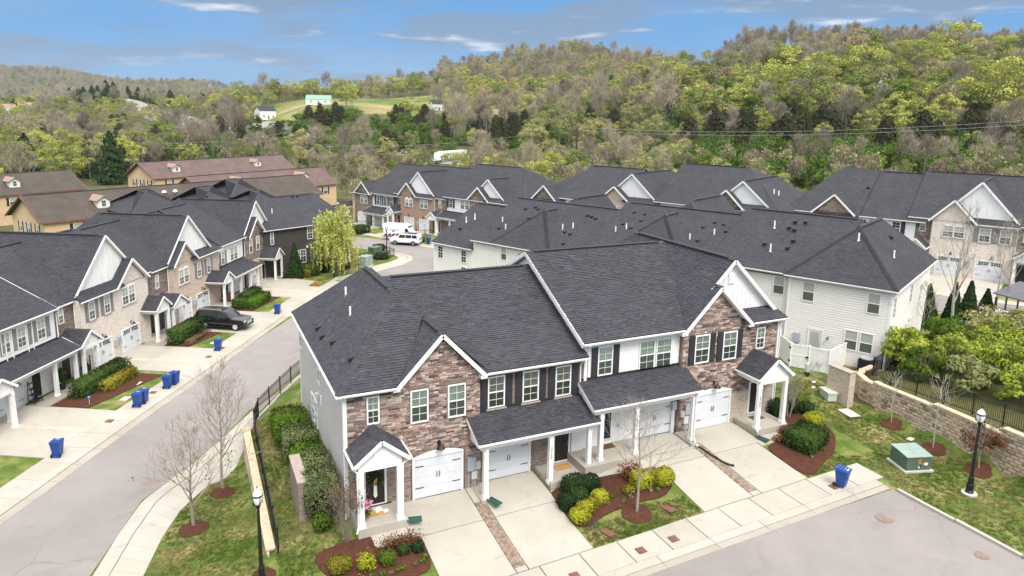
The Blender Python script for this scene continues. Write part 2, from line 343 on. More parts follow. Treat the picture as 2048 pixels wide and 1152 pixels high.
# ---------------------------------------------------------------- mesh helpers
class MB:
    def __init__(s): s.v = []; s.f = []; s.mi = []; s.t = []; s.mats = []
    def mat(s, name):
        if name not in s.mats: s.mats.append(name)
        return s.mats.index(name)
    def poly(s, pts, m=None, tint=0.):
        k = len(s.v); s.v += [tuple(p) for p in pts]; s.f.append(tuple(range(k, k+len(pts))))
        s.mi.append(0 if m is None else s.mat(m)); s.t.append(tint); return s
    def faces(s, vs, fs, m=None, tint=0.):
        k = len(s.v); s.v += [tuple(p) for p in vs]
        for f in fs: s.f.append(tuple(i+k for i in f)); s.mi.append(0 if m is None else s.mat(m)); s.t.append(tint)
        return s
    BF = [(0, 3, 2, 1), (4, 5, 6, 7), (0, 1, 5, 4), (1, 2, 6, 5), (2, 3, 7, 6), (3, 0, 4, 7)]
    def box(s, x0, x1, y0, y1, z0, z1, m=None, tint=0., M=None):
        vs = [Vector(p) for p in ((x0, y0, z0), (x1, y0, z0), (x1, y1, z0), (x0, y1, z0), (x0, y0, z1), (x1, y0, z1), (x1, y1, z1), (x0, y1, z1))]
        if M is not None: vs = [M @ p for p in vs]
        return s.faces(vs, MB.BF, m, tint)
    def beam(s, p, q, w, h, m=None, up=(0, 0, 1)):
        p = Vector(p); q = Vector(q); d = (q-p).normalized(); up = Vector(up)
        sx = d.cross(up)
        if sx.length < 1e-4: sx = d.cross(Vector((0, 1, 0)))
        sx.normalize(); uz = sx.cross(d)
        vs = [a + sx*i*w/2 + uz*j*h/2 for a in (p, q) for i, j in ((-1, -1), (1, -1), (1, 1), (-1, 1))]
        return s.faces(vs, [(0, 1, 2, 3), (7, 6, 5, 4), (0, 4, 5, 1), (1, 5, 6, 2), (2, 6, 7, 3), (3, 7, 4, 0)], m)
    def tube(s, pts, rad, n=6, m=None, cap=True, tint=0.):
        pts = [Vector(p) for p in pts]
        if isinstance(rad, (int, float)): rad = [rad]*len(pts)
        k = len(s.v); mi = 0 if m is None else s.mat(m); prev = None
        for i, p in enumerate(pts):
            d = (pts[min(i+1, len(pts)-1)] - pts[max(i-1, 0)]).normalized()
            a = d.cross(Vector((.31, .2, .93)) if prev is None else prev.cross(d)) if prev is None else prev - d*prev.dot(d)
            if a.length < 1e-5: a = d.cross(Vector((1, 0, 0)))
            a.normalize(); prev = a; b = d.cross(a)
            for j in range(n):
                t = 2*math.pi*j/n; s.v.append(tuple(p + (a*math.cos(t) + b*math.sin(t))*rad[i]))
        for i in range(len(pts)-1):
            for j in range(n):
                s.f.append((k+i*n+j, k+i*n+(j+1) % n, k+(i+1)*n+(j+1) % n, k+(i+1)*n+j)); s.mi.append(mi); s.t.append(tint)
        if cap:
            s.f.append(tuple(k+j for j in reversed(range(n)))); s.mi.append(mi); s.t.append(tint)
            e = k+(len(pts)-1)*n; s.f.append(tuple(e+j for j in range(n))); s.mi.append(mi); s.t.append(tint)
        return s
    def lathe(s, prof, n=12, m=None, c=(0, 0, 0)):
        k = len(s.v); mi = 0 if m is None else s.mat(m)
        for r, z in prof:
            for j in range(n):
                t = 2*math.pi*j/n; s.v.append((c[0]+r*math.cos(t), c[1]+r*math.sin(t), c[2]+z))
        for i in range(len(prof)-1):
            for j in range(n):
                s.f.append((k+i*n+j, k+i*n+(j+1) % n, k+(i+1)*n+(j+1) % n, k+(i+1)*n+j)); s.mi.append(mi); s.t.append(0.)
        for e, o in ((0, -1), (len(prof)-1, 1)):
            if prof[e][0] > 1e-4:
                idx = [k+e*n+j for j in range(n)]; s.f.append(tuple(idx[::o])); s.mi.append(mi); s.t.append(0.)
        return s
    def mesh(s, name, smooth=False):
        me = bpy.data.meshes.new(name); me.from_pydata(s.v, [], s.f)
        for m in (s.mats or ['white_trim']): me.materials.append(MATS[m])
        me.polygons.foreach_set('material_index', s.mi)
        if smooth: me.polygons.foreach_set('use_smooth', [True]*len(s.f))
        if any(s.t):
            a = me.attributes.new('tint', 'FLOAT', 'FACE'); a.data.foreach_set('value', s.t)
        me.update(); add_uv(me); return me
    def build(s, name, parent=None, loc=(0, 0, 0), rot=0, smooth=False):
        me = s.mesh(name, smooth)
        if smooth: me.set_sharp_from_angle(angle=.55)
        return link(name, me, parent, loc, rot)

def add_uv(me):
    nl = len(me.loops)
    if not nl: return
    uvl = me.uv_layers.new(name='UVMap')
    vs = np.empty(len(me.vertices)*3); me.vertices.foreach_get('co', vs); vs = vs.reshape(-1, 3)
    li = np.empty(nl, np.int32); me.loops.foreach_get('vertex_index', li)
    npo = len(me.polygons); nr = np.empty(npo*3); me.polygons.foreach_get('normal', nr); nr = nr.reshape(-1, 3)
    lt = np.empty(npo, np.int32); me.polygons.foreach_get('loop_total', lt)
    n = np.repeat(nr, lt, 0)
    h = np.stack([-n[:, 1], n[:, 0], np.zeros(nl)], 1); ln = np.linalg.norm(h, axis=1)
    flat = ln < .05; h[flat] = (1, 0, 0); h[~flat] /= ln[~flat][:, None]
    v = np.cross(n, h); p = vs[li]
    uv = np.stack([(p*h).sum(1), (p*v).sum(1)], 1).ravel()
    uvl.data.foreach_set('uv', uv)

def link(name, me, parent=None, loc=(0, 0, 0), rot=0):
    o = bpy.data.objects.new(name, me); COL.objects.link(o)
    o.location = loc
    o.rotation_euler = (0, 0, rot) if isinstance(rot, (int, float)) else rot
    if parent is not None: o.parent = parent
    return o
def tag(o, label=None, cat=None, group=None, kind=None):
    if label: o['label'] = label
    if cat: o['category'] = cat
    if group: o['group'] = group
    if kind: o['kind'] = kind
    return o
def thing(name, label, cat, loc=(0, 0, 0), rot=0, group=None):
    return tag(link(name, None, None, loc, rot), label, cat, group)
def copy_tree(o, parent=None):
    c = o.copy(); COL.objects.link(c)
    if parent is not None: c.parent = parent
    for ch in o.children: copy_tree(ch, c)
    return c
KIDS = {}
def dup(o, loc, rot=None, label=None, scale=None):
    """a copy of a thing with its parts (children are looked up once, the lookup is slow)"""
    if o.name not in KIDS: KIDS[o.name] = [(c, list(c.children)) for c in o.children]
    r = o.copy(); COL.objects.link(r); r.location = loc
    if rot is not None: r.rotation_euler = (0, 0, rot)
    if scale is not None: r.scale = scale if isinstance(scale, tuple) else (scale,)*3
    if label: r['label'] = label
    for c, g in KIDS[o.name]:
        k = c.copy(); COL.objects.link(k); k.parent = r
        for q in g:
            w = q.copy(); COL.objects.link(w); w.parent = k
    return r
def text_mesh(body, size, mat, parent, loc, rot, name='lettering', spacing=1.0):
    cu = bpy.data.curves.new(name, 'FONT'); cu.body = body; cu.size = size; cu.extrude = .004; cu.align_x = 'CENTER'; cu.align_y = 'CENTER'; cu.space_line = spacing
    t = bpy.data.objects.new(name, cu); COL.objects.link(t)
    bpy.context.view_layer.update()
    me = bpy.data.meshes.new_from_object(t.evaluated_get(bpy.context.evaluated_depsgraph_get()))
    bpy.data.objects.remove(t); bpy.data.curves.remove(cu)
    me.materials.clear(); me.materials.append(MATS[mat]); me.name = name
    return link(name, me, parent, loc, rot)

# ---------------------------------------------------------------- geometry-node scatter (for stuff only)
def scatter(name, pts, scale, rotz, idx, protos, kind='stuff', tilt=None):
    """one object of many alike copies: pts (n,3), protos a list of meshes"""
    pc = bpy.data.collections.new(name + '_sources')
    for i, me in enumerate(protos):
        o = bpy.data.objects.new(f'{name}_source_{i:02d}', me); pc.objects.link(o)
    me = bpy.data.meshes.new(name); me.from_pydata([tuple(p) for p in pts], [], [])
    for nm, tp, dat in (('sc', 'FLOAT', scale), ('rz', 'FLOAT', rotz), ('ix', 'INT', idx)):
        a = me.attributes.new(nm, tp, 'POINT'); a.data.foreach_set('value', np.asarray(dat, np.int32 if tp == 'INT' else np.float32))
    o = link(name, me)
    ng = bpy.data.node_groups.new(name, 'GeometryNodeTree')
    ng.interface.new_socket('Geometry', in_out='INPUT', socket_type='NodeSocketGeometry')
    ng.interface.new_socket('Geometry', in_out='OUTPUT', socket_type='NodeSocketGeometry')
    nn = ng.nodes; gi = nn.new('NodeGroupInput'); go = nn.new('NodeGroupOutput')
    ci = nn.new('GeometryNodeCollectionInfo'); ci.inputs['Collection'].default_value = pc
    ci.inputs['Separate Children'].default_value = True; ci.inputs['Reset Children'].default_value = True
    ip = nn.new('GeometryNodeInstanceOnPoints'); ip.inputs['Pick Instance'].default_value = True
    def at(n, t):
        a = nn.new('GeometryNodeInputNamedAttribute'); a.data_type = t; a.inputs['Name'].default_value = n; return a.outputs['Attribute']
    cx = nn.new('ShaderNodeCombineXYZ'); ng.links.new(at('rz', 'FLOAT'), cx.inputs['Z'])
    ng.links.new(gi.outputs[0], ip.inputs['Points']); ng.links.new(ci.outputs[0], ip.inputs['Instance'])
    ng.links.new(at('ix', 'INT'), ip.inputs['Instance Index']); ng.links.new(cx.outputs[0], ip.inputs['Rotation'])
    ng.links.new(at('sc', 'FLOAT'), ip.inputs['Scale']); ng.links.new(ip.outputs[0], go.inputs[0])
    md = o.modifiers.new('scatter', 'NODES'); md.node_group = ng
    o['kind'] = kind; return o

# ---------------------------------------------------------------- foliage
def quads(cent, nrm, size, aspect=1.0):
    """numpy leaf quads: centres (n,3), normals (n,3), size (n,)"""
    n = len(cent); t = RNG.normal(size=(n, 3)); a = np.cross(nrm, t); a /= np.linalg.norm(a, axis=1)[:, None]+1e-9
    b = np.cross(nrm, a); s = size[:, None]*.5
    a = a*s; b = b*s*aspect
    return np.stack([cent-a-b, cent+a-b, cent+a+b, cent-a+b], 1)
def np_mesh(name, parts):
    """parts: list of (verts (k,4,3) quads or MB, material, tint array)"""
    vs, fs, mi, tn, mats = [], [], [], [], []; k = 0
    for q, mat, t in parts:
        if mat not in mats: mats.append(mat)
        i = mats.index(mat)
        if isinstance(q, MB):
            vs += q.v; fs += [tuple(x+k for x in f) for f in q.f]; mi += [i]*len(q.f); tn += list(q.t) if any(q.t) else [float(t) if np.isscalar(t) else .5]*len(q.f); k += len(q.v)
        else:
            m = q.shape[1]; vs += q.reshape(-1, 3).tolist(); n = len(q)
            fs += (np.arange(n*m).reshape(n, m)+k).tolist(); mi += [i]*n; tn += list(np.broadcast_to(t, n).astype(float)); k += n*m
    me = bpy.data.meshes.new(name); me.from_pydata(vs, [], fs)
    for x in mats: me.materials.append(MATS[x])
    me.polygons.foreach_set('material_index', mi)
    a = me.attributes.new('tint', 'FLOAT', 'FACE'); a.data.foreach_set('value', np.clip(tn, 0, 1)); me.update(); return me
def unit(n):
    v = RNG.normal(size=(n, 3)); return v/(np.linalg.norm(v, axis=1)[:, None]+1e-9)
def crown_leaves(n, rx, rz, zc, leaf, clumps=26, clump_r=.34, hollow=.55, bottom=-.75, flat=1.0):
    """leaves in clumps spread over an ellipsoid crown, uneven outline"""
    d = unit(clumps*3); d = d[d[:, 2] > bottom][:clumps]
    rad = hollow + (1-hollow)*RNG.random(len(d))**.5
    cc = d*rad[:, None]*np.array([rx, rx, rz])*RNG.uniform(.82, 1.06, (len(d), 1)); cc[:, 2] += zc
    cr = clump_r*rx*RNG.uniform(.7, 1.25, len(d))
    ci = RNG.integers(0, len(d), n); dd = unit(n)
    dd[:, 2] = np.where(dd[:, 2] < -.3, -dd[:, 2]*.6, dd[:, 2])
    c = cc[ci] + dd*(cr[ci]*RNG.uniform(.45, 1.0, n)**.6)[:, None]*np.array([1, 1, .85*flat])
    nr = dd + .45*unit(n); nr /= np.linalg.norm(nr, axis=1)[:, None]
    tint = np.clip(RNG.normal(.5, .2, n) + RNG.normal(0, .2, len(d))[ci], 0, 1)
    return quads(c, nr, leaf*RNG.uniform(.6, 1.3, n), .75), tint
def grow(mb, base, dirv, length, rad, depth, spread=.55, nchild=(3, 5), seg=4, up=.12, m='bark', tips=None, nside=5, droop=0., minr=.004, lr=(.5, .75)):
    """recursive bare branching"""
    p = Vector(base); d = Vector(dirv).normalized(); pts = [p.copy()]; rr = [rad]
    for i in range(seg):
        d = (d + Vector((random.gauss(0, .10), random.gauss(0, .10), random.gauss(up-droop, .05)))).normalized()
        p = p + d*length/seg; pts.append(p.copy()); rr.append(max(minr, rad*(1-.8*(i+1)/seg)))
    mb.tube(pts, rr, nside, m, cap=False, tint=random.uniform(.2, .8))
    if depth <= 0:
        if tips is not None: tips.append((pts[-1], d))
        return
    for k in range(random.randint(*nchild)):
        t = random.uniform(.3, 1.0); i = min(seg-1, int(t*seg)); q = pts[i].lerp(pts[i+1], t*seg-i)
        a = random.uniform(0, 6.283); perp = d.cross(Vector((math.cos(a), math.sin(a), .3))).normalized()
        nd = (d*(1-spread*.6) + perp*spread + Vector((0, 0, up))).normalized()
        grow(mb, q, nd, length*random.uniform(*lr), max(minr, rr[i]*.6), depth-1, spread, nchild, max(2, seg-1), up, m, tips, max(3, nside-1), droop, minr, lr)
def bare_tree(h, spread=.55, levels=3, trunk_r=.11, first=.28, nb=15, m='bark', minr=.008, seed=1, up=.10, blen=.42, shape=.5):
    """a leafless tree with a straight leader and many rising side branches"""
    random.seed(seed); mb = MB(); tips = []
    pts = [Vector((0, 0, 0))]; rr = [trunk_r]; d = Vector((0, 0, 1)); n = 9
    for i in range(n):
        d = (d + Vector((random.gauss(0, .05), random.gauss(0, .05), .3))).normalized(); pts.append(pts[-1]+d*h/n); rr.append(max(minr, trunk_r*(1-.93*(i+1)/n)))
    tr = MB(); tr.tube(pts, rr, 7, m, tint=.5)
    for k in range(nb):
        t = first + (1-first)*(k+random.random())/nb*.97; i = min(n-1, int(t*n)); q = pts[i].lerp(pts[i+1], t*n-i)
        a = k*2.4+random.uniform(-.4, .4); v = Vector((math.cos(a)*spread*1.4, math.sin(a)*spread*1.4, 1.0-spread*.4))
        ln = h*blen*(1-(t-first)/(1-first)*(1-shape*.45))*random.uniform(.75, 1.1)
        grow(mb, q, v, ln, max(minr, rr[i]*.55), levels-1, spread, (3, 5), 4, up, m, tips, 4, 0, minr)
    return tr, mb, tips
def hedge_leaves(n, fx, leaf, size, rough=.06):
    """clipped bush surface: fx(u) -> points on a rounded box of half sizes"""
    sx, sy, sz = size; d = unit(n); q = RNG.uniform(-1, 1, (n, 3)); ar = np.array([sy*sz, sx*sz, sx*sy]); k = RNG.choice(3, n, p=ar/ar.sum()); q[np.arange(n), k] = RNG.choice([-1, 1], n)
    e = 9 if fx <= .5 else 6 if fx <= .62 else 3.2; p = q/((np.abs(q)**e).sum(1)**(1/e))[:, None]; d = p/np.linalg.norm(p, axis=1)[:, None]
    r = 1 - RNG.random(n)**3*.18 + RNG.normal(0, rough, n)
    low = .5*np.sin(p[:, 0]*5+sx*7)*np.cos(p[:, 1]*4+sy*3)*.05
    c = p*(r+low)[:, None]*np.array([sx, sy, sz]); c[:, 2] += sz
    keep = c[:, 2] > .02; c = c[keep]; d = p[keep]+.8*unit(keep.sum()); d /= np.linalg.norm(d, axis=1)[:, None]
    return quads(c, d, leaf*RNG.uniform(.6, 1.35, len(c)), .7), np.clip(RNG.normal(.5, .25, len(c)), 0, 1)
def bush(name, label, loc, size, mat, n, leaf, rot=0, fx=.75, cat='bush', group=None, core='leaf_dark', rough=.06):
    """a bush: a rounded leafy skin over a dark twiggy core"""
    t = thing(name, label, cat, loc, rot, group)
    q, tint = hedge_leaves(n, fx, leaf, size, rough)
    link('foliage', np_mesh('foliage', [(q, mat, tint)]), t)
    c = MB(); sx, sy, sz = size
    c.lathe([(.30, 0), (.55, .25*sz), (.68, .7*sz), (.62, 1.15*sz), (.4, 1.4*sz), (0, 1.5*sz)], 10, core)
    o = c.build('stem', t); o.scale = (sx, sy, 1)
    return t
# ---------------------------------------------------------------- terrain
S = lambda x: -1.15 + .038*x
CP = []
def cp(*a): CP.extend(a)
for x in (6.5, 9, 11.5, 14, 17, 19, 22, 25, 28, 31, 33):
    cp((x, 24.2, S(x)), (x, 22.3, S(x)), (x, 20, S(x)-.02), (x, 15, S(x)-.05), (x, 9, S(x)-.1))
for x, z in ((6, -.12), (9, -.02), (12, -.02), (15, -.02), (18, .0), (19.5, .35), (22, .45), (25, .46), (28, .44), (31, .46), (33, .35)):
    cp((x, 30.5, z), (x, 37, z), (x, 44, z-.1))
    cp((x, 28.2, z*.6+S(x)*.4 if x < 18.5 else z*.72+S(x)*.28))
cp((0, 20, -1.55), (-7, 28, -1.95), (2, 26, -1.3), (5, 27.2, -.85), (4.2, 29.3, -.6), (5.8, 28.8, -.35), (-4.4, 33.2, -2.0), (-2.9, 32.4, -1.9), (-1.6, 37.3, -2.0), (.1, 39.8, -2.0), (-.74, 35.2, -1.7), (.8, 38.5, -1.75),
   (1.2, 30, -1.15), (-1.0, 31, -1.5), (2, 44.6, -2.25), (-2.9, 39, -2.15), (3.2, 50.5, -2.5), (-5, 34, -2.1), (-3.3, 40, -2.25))
for i in range(10):
    y = 30.3 + 13.3*i/9; lo = -1.05 - 1.2*min(1, (i/7)); hi = -.78 - .12*i/9
    cp((2.15, y, lo), (2.75, y, hi), (4.2, y, -.45 - .2*i/9), (5.7, y, -.12 - .15*i/9))
for x, y in ((3.3, 45.4), (4, 46.9), (4.95, 48.8), (6, 50.7), (7, 52.3), (8.5, 54.5)):
    cp((x, y, -.95), (x-.9, y+.7, -2.35))
cp((6, 46.5, -.5), (12, 48, -.3), (20, 48, -.2), (10, 54, -1), (20, 56, -1.0), (16, 62, -2.3), (29, 56, -.9))
# lawn on the right, wall and bank behind it
for x, y, z in ((33.5, 26.5, .13), (35, 20, .2), (38, 21, .29), (38.5, 26.5, .32), (37.7, 28.6, .4), (36, 23, .2), (34, 17, .12), (36, 14, .2), (39.2, 16, .3), (34.5, 31, .5), (36, 34, .8), (38.3, 31, .7), (40.2, 34.4, .9), (41, 32.5, .95), (43.5, 32.6, 1.0), (44.5, 31.4, 1.0), (38, 38, .95), (33, 42, .6), (36, 46, .6)): cp((x, y, z))
WALLP = [(39.1, 12), (39.24, 19.92), (39.57, 22.28), (39.83, 25.31), (39.86, 27.94), (40.09, 29.4), (40.6, 30.35), (41.4, 30.85), (42.6, 31.1)]
WALLT = [2.75, 2.55, 2.38, 2.16, 2.06, 2.04, 2.02, 2.0, 2.0]
WALLB = [.3, .28, .3, .35, .45, .55, .65, .75, .9]
for (x, y), b, t in zip(WALLP, WALLB, WALLT):
    i = WALLP.index((x, y)); x2, y2 = WALLP[min(i+1, len(WALLP)-1)]; x1, y1 = WALLP[max(i-1, 0)]
    dx, dy = x2-x1, y2-y1; l = math.hypot(dx, dy); nx, ny = dy/l, -dx/l
    cp((x-.05*nx, y-.05*ny, b), (x+.6*nx, y+.6*ny, t-.05), (x+2.5*nx, y+2.5*ny, t+.1))
cp((46, 27, 2.3), (52, 22, 2.9), (50, 30, 2.0), (60, 30, 2.0), (64, 20, 2.6), (58, 36, 1.4), (66, 44, 1.8), (70, 36, 2.0), (80, 30, 2.2), (54, 35, 1.2), (90, 10, 3))
# rows behind
B_O = Vector((44.62, 31.57, 0)); BU = Vector((math.cos(R(115)), math.sin(R(115)), 0)); BV = Vector((math.cos(R(25)), math.sin(R(25)), 0))
for u, z in ((3, 1.0), (10, 1.0), (17, .4), (24, .4), (31, -.6), (38, -.6), (45, -1.7), (50, -2.3)):
    for v in (0, 7, 15, 20): p = B_O+BU*u+BV*v; cp((p.x, p.y, z))
    p = B_O+BU*u-BV*4; cp((p.x, p.y, z-.15 if u < 20 else z-.5))
C_O = Vector((-4.73, 70.32, 0)); CU = Vector((math.cos(R(61)), math.sin(R(61)), 0)); CV = Vector((math.cos(R(151)), math.sin(R(151)), 0))
CZ = lambda u: -2.62 - .012*(u+10) if u > -10 else -2.5
for u in (-40, -28, -20, -14, -8, -2, 4, 10, 16, 22, 28, 34):
    for v in (14, 7, 0, -4, -8, -10, -13): p = C_O+CU*u+CV*v; cp((p.x, p.y, CZ(u)-(.0 if v > -6 else .06)))
for x, y in ((17, 91), (22, 97), (28, 100), (28, 110), (33, 110), (36, 107), (25, 116), (24, 103), (12, 92), (17, 98), (10, 104), (20, 86), (28, 88), (16, 74), (32, 96)): cp((x, y, -2.72))
D_O = Vector((36.92, 119.76, 0)); E_O = Vector((75.68, 48.79, 0))
for u, z in ((24, -2.8), (12, -2.7), (0, -2.2), (-10, -1.9), (-18, -1.5), (-27, -.3), (-38, .4), (-48, 1.2), (-58, 1.6), (-66, 2.0)):
    for v in (0, 8, 16): p = D_O+BU*u+BV*v; cp((p.x, p.y, z))
for u in (18, 8, 0, -6, -12): 
    for v in (-6, 0, 8, 16): p = E_O+BU*u+BV*v; cp((p.x, p.y, 2.0))
def cr(x, r, z): a, b = at_range(x, r); CP.append((a, b, z))
for x in (-300, 0, 150, 300): cr(x, 150, -4.3); cr(x, 200, -4.4); cr(x, 270, -4.2)
for x in (450, 600, 700): cr(x, 180, -4.3); cr(x, 230, -3.5); cr(x, 290, -3)
for x, L_ in ((-350, ((400, -3), (700, 6), (1200, 12), (1900, 36), (2600, 108), (3300, 20))), (0, ((385, -3.5), (700, 4), (1200, 10), (1900, 36), (2600, 106), (3300, 20))), (130, ((385, -3.5), (550, 2), (800, 12), (1200, 12), (1900, 36), (2600, 112), (3300, 20))),
        (230, ((400, -3.5), (520, 6), (690, 28), (800, 12), (1400, 10), (1900, 40), (2300, 70), (3000, 20))), (380, ((330, -3), (500, -2), (600, 14), (720, 10), (1200, 8), (1700, 40), (2100, 74), (2800, 10))), (520, ((330, -2), (380, 0), (470, 10), (560, 22), (700, 10), (1400, 8), (2000, 62), (2800, 10))),
        (620, ((330, -2), (390, 3), (450, 22), (510, 25), (570, 27), (700, 12), (1500, 10))), (760, ((290, -1.5), (340, 0), (400, 9), (460, 21), (560, 27), (700, 20), (1500, 5))), (880, ((180, -2.5), (290, -1.2), (330, 2), (400, 12), (470, 21), (600, 38), (760, 56), (1000, 30))),
        (1000, ((200, -1), (290, -1), (330, 3), (400, 13), (500, 26), (620, 48), (800, 72), (1000, 40))), (1150, ((200, .5), (270, 0), (310, 4), (380, 12), (480, 26), (600, 46), (820, 84), (1050, 40))), (1280, ((190, 2), (230, 3), (290, 6), (350, 14), (450, 28), (600, 50), (780, 72), (1050, 40))),
        (1400, ((180, 3), (230, 6), (280, 10), (350, 20), (450, 38), (600, 54), (800, 40))), (1500, ((180, 4), (225, 6.5), (265, 10), (330, 20), (400, 38), (480, 60), (600, 50))), (1750, ((170, 5), (225, 7), (265, 10), (310, 17), (380, 36), (480, 58), (600, 50))), (2048, ((160, 6), (225, 8), (265, 11), (310, 17), (380, 34), (480, 50), (600, 44))), (2400, ((160, 7), (265, 11), (380, 34), (480, 50), (600, 44)))):
    for r, z in L_: cr(x, r, z)
for x in (-600, -300, 100, 500, 900, 1300, 1700, 2100, 2600): cr(x, 4200, 0)
cp((-60, 10, -2), (-60, 60, -2.5), (-100, 100, -4), (-80, -20, -2), (40, -20, 0), (100, -20, 2), (0, -40, -2), (160, 20, 8), (-200, 100, -5))
CPA = np.array([p[:2] for p in CP]); 
_u, _i = np.unique(np.round(CPA, 2), axis=0, return_index=True); CPA = CPA[_i]; CPZ = np.array([p[2] for p in CP])[_i]
_D = np.linalg.norm(CPA[:, None]-CPA[None], axis=2)
_n = len(CPA); _A = np.zeros((_n+1, _n+1)); _A[:_n, :_n] = _D + np.eye(_n)*1e-4; _A[:_n, _n] = 1; _A[_n, :_n] = 1
_W = np.linalg.solve(_A, np.append(CPZ, 0))
def hzs(P):
    P = np.asarray(P, float).reshape(-1, 2); out = np.empty(len(P))
    for i in range(0, len(P), 4000):
        q = P[i:i+4000]; out[i:i+4000] = np.linalg.norm(q[:, None]-CPA[None], axis=2) @ _W[:_n] + _W[_n]
    return out
def hz(x, y): return float(hzs([(x, y)])[0])

def lines(segs):
    out = []
    for a, b, st in segs: n = max(1, round((b-a)/st)); out += [a+(b-a)*i/n for i in range(n)]
    return out + [segs[-1][1]]
gx = sorted(set(np.round(lines([(-3600, -800, 200), (-800, -200, 40), (-200, -60, 10), (-60, -14, 1.6), (-14, 48, .6), (48, 120, 1.8), (120, 300, 9), (300, 900, 25), (900, 2600, 120)]) + [2.15, 2.3, 2.55, 2.75], 3)))
gy = sorted(set(np.round(lines([(-60, 6, 8), (6, 60, .6), (60, 140, 1.6), (140, 300, 8), (300, 900, 20), (900, 4200, 110)]), 3)))
X, Y = np.meshgrid(gx, gy); Z = hzs(np.stack([X.ravel(), Y.ravel()], 1))
nx, ny = len(gx), len(gy)
vs = np.stack([X.ravel(), Y.ravel(), Z], 1)
ii = np.arange(nx*ny).reshape(ny, nx)
fs = np.stack([ii[:-1, :-1].ravel(), ii[:-1, 1:].ravel(), ii[1:, 1:].ravel(), ii[1:, :-1].ravel()], 1)
me = bpy.data.meshes.new('ground'); me.from_pydata(vs.tolist(), [], fs.tolist())
me.materials.append(MATS['lawn']); me.materials.append(MATS['forest_floor']); me.materials.append(MATS['field']); me.materials.append(MATS['earth_red'])
cx = vs[fs].mean(1); rr = np.hypot(cx[:, 0], cx[:, 1]); az = np.degrees(np.arctan2(cx[:, 0], cx[:, 1]))
mi = np.where((rr > 142) | (cx[:, 0] > 84) | ((cx[:, 0] > 39.6) & (cx[:, 1] < 33)), 1, 0)
mi = np.where((rr > 425) & (rr < 545) & (az > 5) & (az < 22), 2, mi); mi = np.where((np.abs(cx[:, 0]-at_range(1995, 283)[0]) < 9) & (np.abs(cx[:, 1]-at_range(1995, 283)[1]) < 8), 3, mi)
me.polygons.foreach_set('material_index', mi.astype(np.int32)); me.polygons.foreach_set('use_smooth', np.ones(len(fs), bool)); me.update(); add_uv(me)
ground = tag(link('ground', me), kind='structure')

# ---------------------------------------------------------------- paving
def conform(pts, off, thick=.12, mat='concrete', name='slab', parent=None, kind=None, n=(4, 4)):
    """a slab laid on the ground: pts = 4 corners, counter-clockwise"""
    p = [Vector((*q, 0)) for q in pts]; nu, nv = n; P = []
    for j in range(nv+1):
        for i in range(nu+1):
            a = p[0].lerp(p[1], i/nu); b = p[3].lerp(p[2], i/nu); q = a.lerp(b, j/nv); P.append((q.x, q.y))
    return shell(P, [(j*(nu+1)+i, j*(nu+1)+i+1, (j+1)*(nu+1)+i+1, (j+1)*(nu+1)+i) for j in range(nv) for i in range(nu)],
                 [i for i in range(nu+1)] + [j*(nu+1)+nu for j in range(1, nv+1)] + [nv*(nu+1)+i for i in range(nu-1, -1, -1)] + [j*(nu+1) for j in range(nv-1, 0, -1)], off, thick, mat, name, parent, kind)
def shell(P, F, rim, off, thick, mat, name, parent, kind, offs=None):
    z = hzs(P) + (off if offs is None else np.array(offs)); b = MB(); k = len(P)
    b.v = [(x, y, zz) for (x, y), zz in zip(P, z)] + [(P[i][0], P[i][1], z[i]-thick) for i in rim]
    b.f = list(F); m = len(rim)
    for i in range(m): b.f.append((rim[i], k+i, k+(i+1) % m, rim[(i+1) % m]))
    b.mats = [mat]; b.mi = [0]*len(b.f); b.t = [0.]*len(b.f)
    o = b.build(name, parent)
    if kind: o['kind'] = kind
    return o
def bed(outline, off, mat, name, rings=5, thick=.1, mound=0., sub=3, parent=None, kind='structure', wob=0., soft=True):
    if soft and len(outline) > 5:
        for _ in range(2): outline = [tuple(Vector(outline[i]).lerp(Vector(outline[(i+1) % len(outline)]), t)) for i in range(len(outline)) for t in (.22, .78)]
        sub = 1
    """a patch laid on the ground inside a star-shaped outline"""
    pts = []
    for i, a in enumerate(outline):
        b_ = outline[(i+1) % len(outline)]
        for k in range(sub): pts.append((a[0]+(b_[0]-a[0])*k/sub + (RNG.normal(0, wob) if wob else 0), a[1]+(b_[1]-a[1])*k/sub + (RNG.normal(0, wob) if wob else 0)))
    c = np.mean(pts, 0); n = len(pts); P = []; offs = []
    for r in range(1, rings+1):
        for p in pts: P.append(tuple(c+(np.array(p)-c)*r/rings)); offs.append(off+mound*(1-(r/rings)**2))
    P.append(tuple(c)); offs.append(off+mound); F = []
    for i in range(n): F.append((n*rings, i, (i+1) % n))
    for r in range(rings-1):
        for i in range(n): F.append((r*n+i, (r+1)*n+i, (r+1)*n+(i+1) % n, r*n+(i+1) % n))
    return shell(P, F, [(rings-1)*n+i for i in range(n)], off, thick, mat, name, parent, kind, offs)
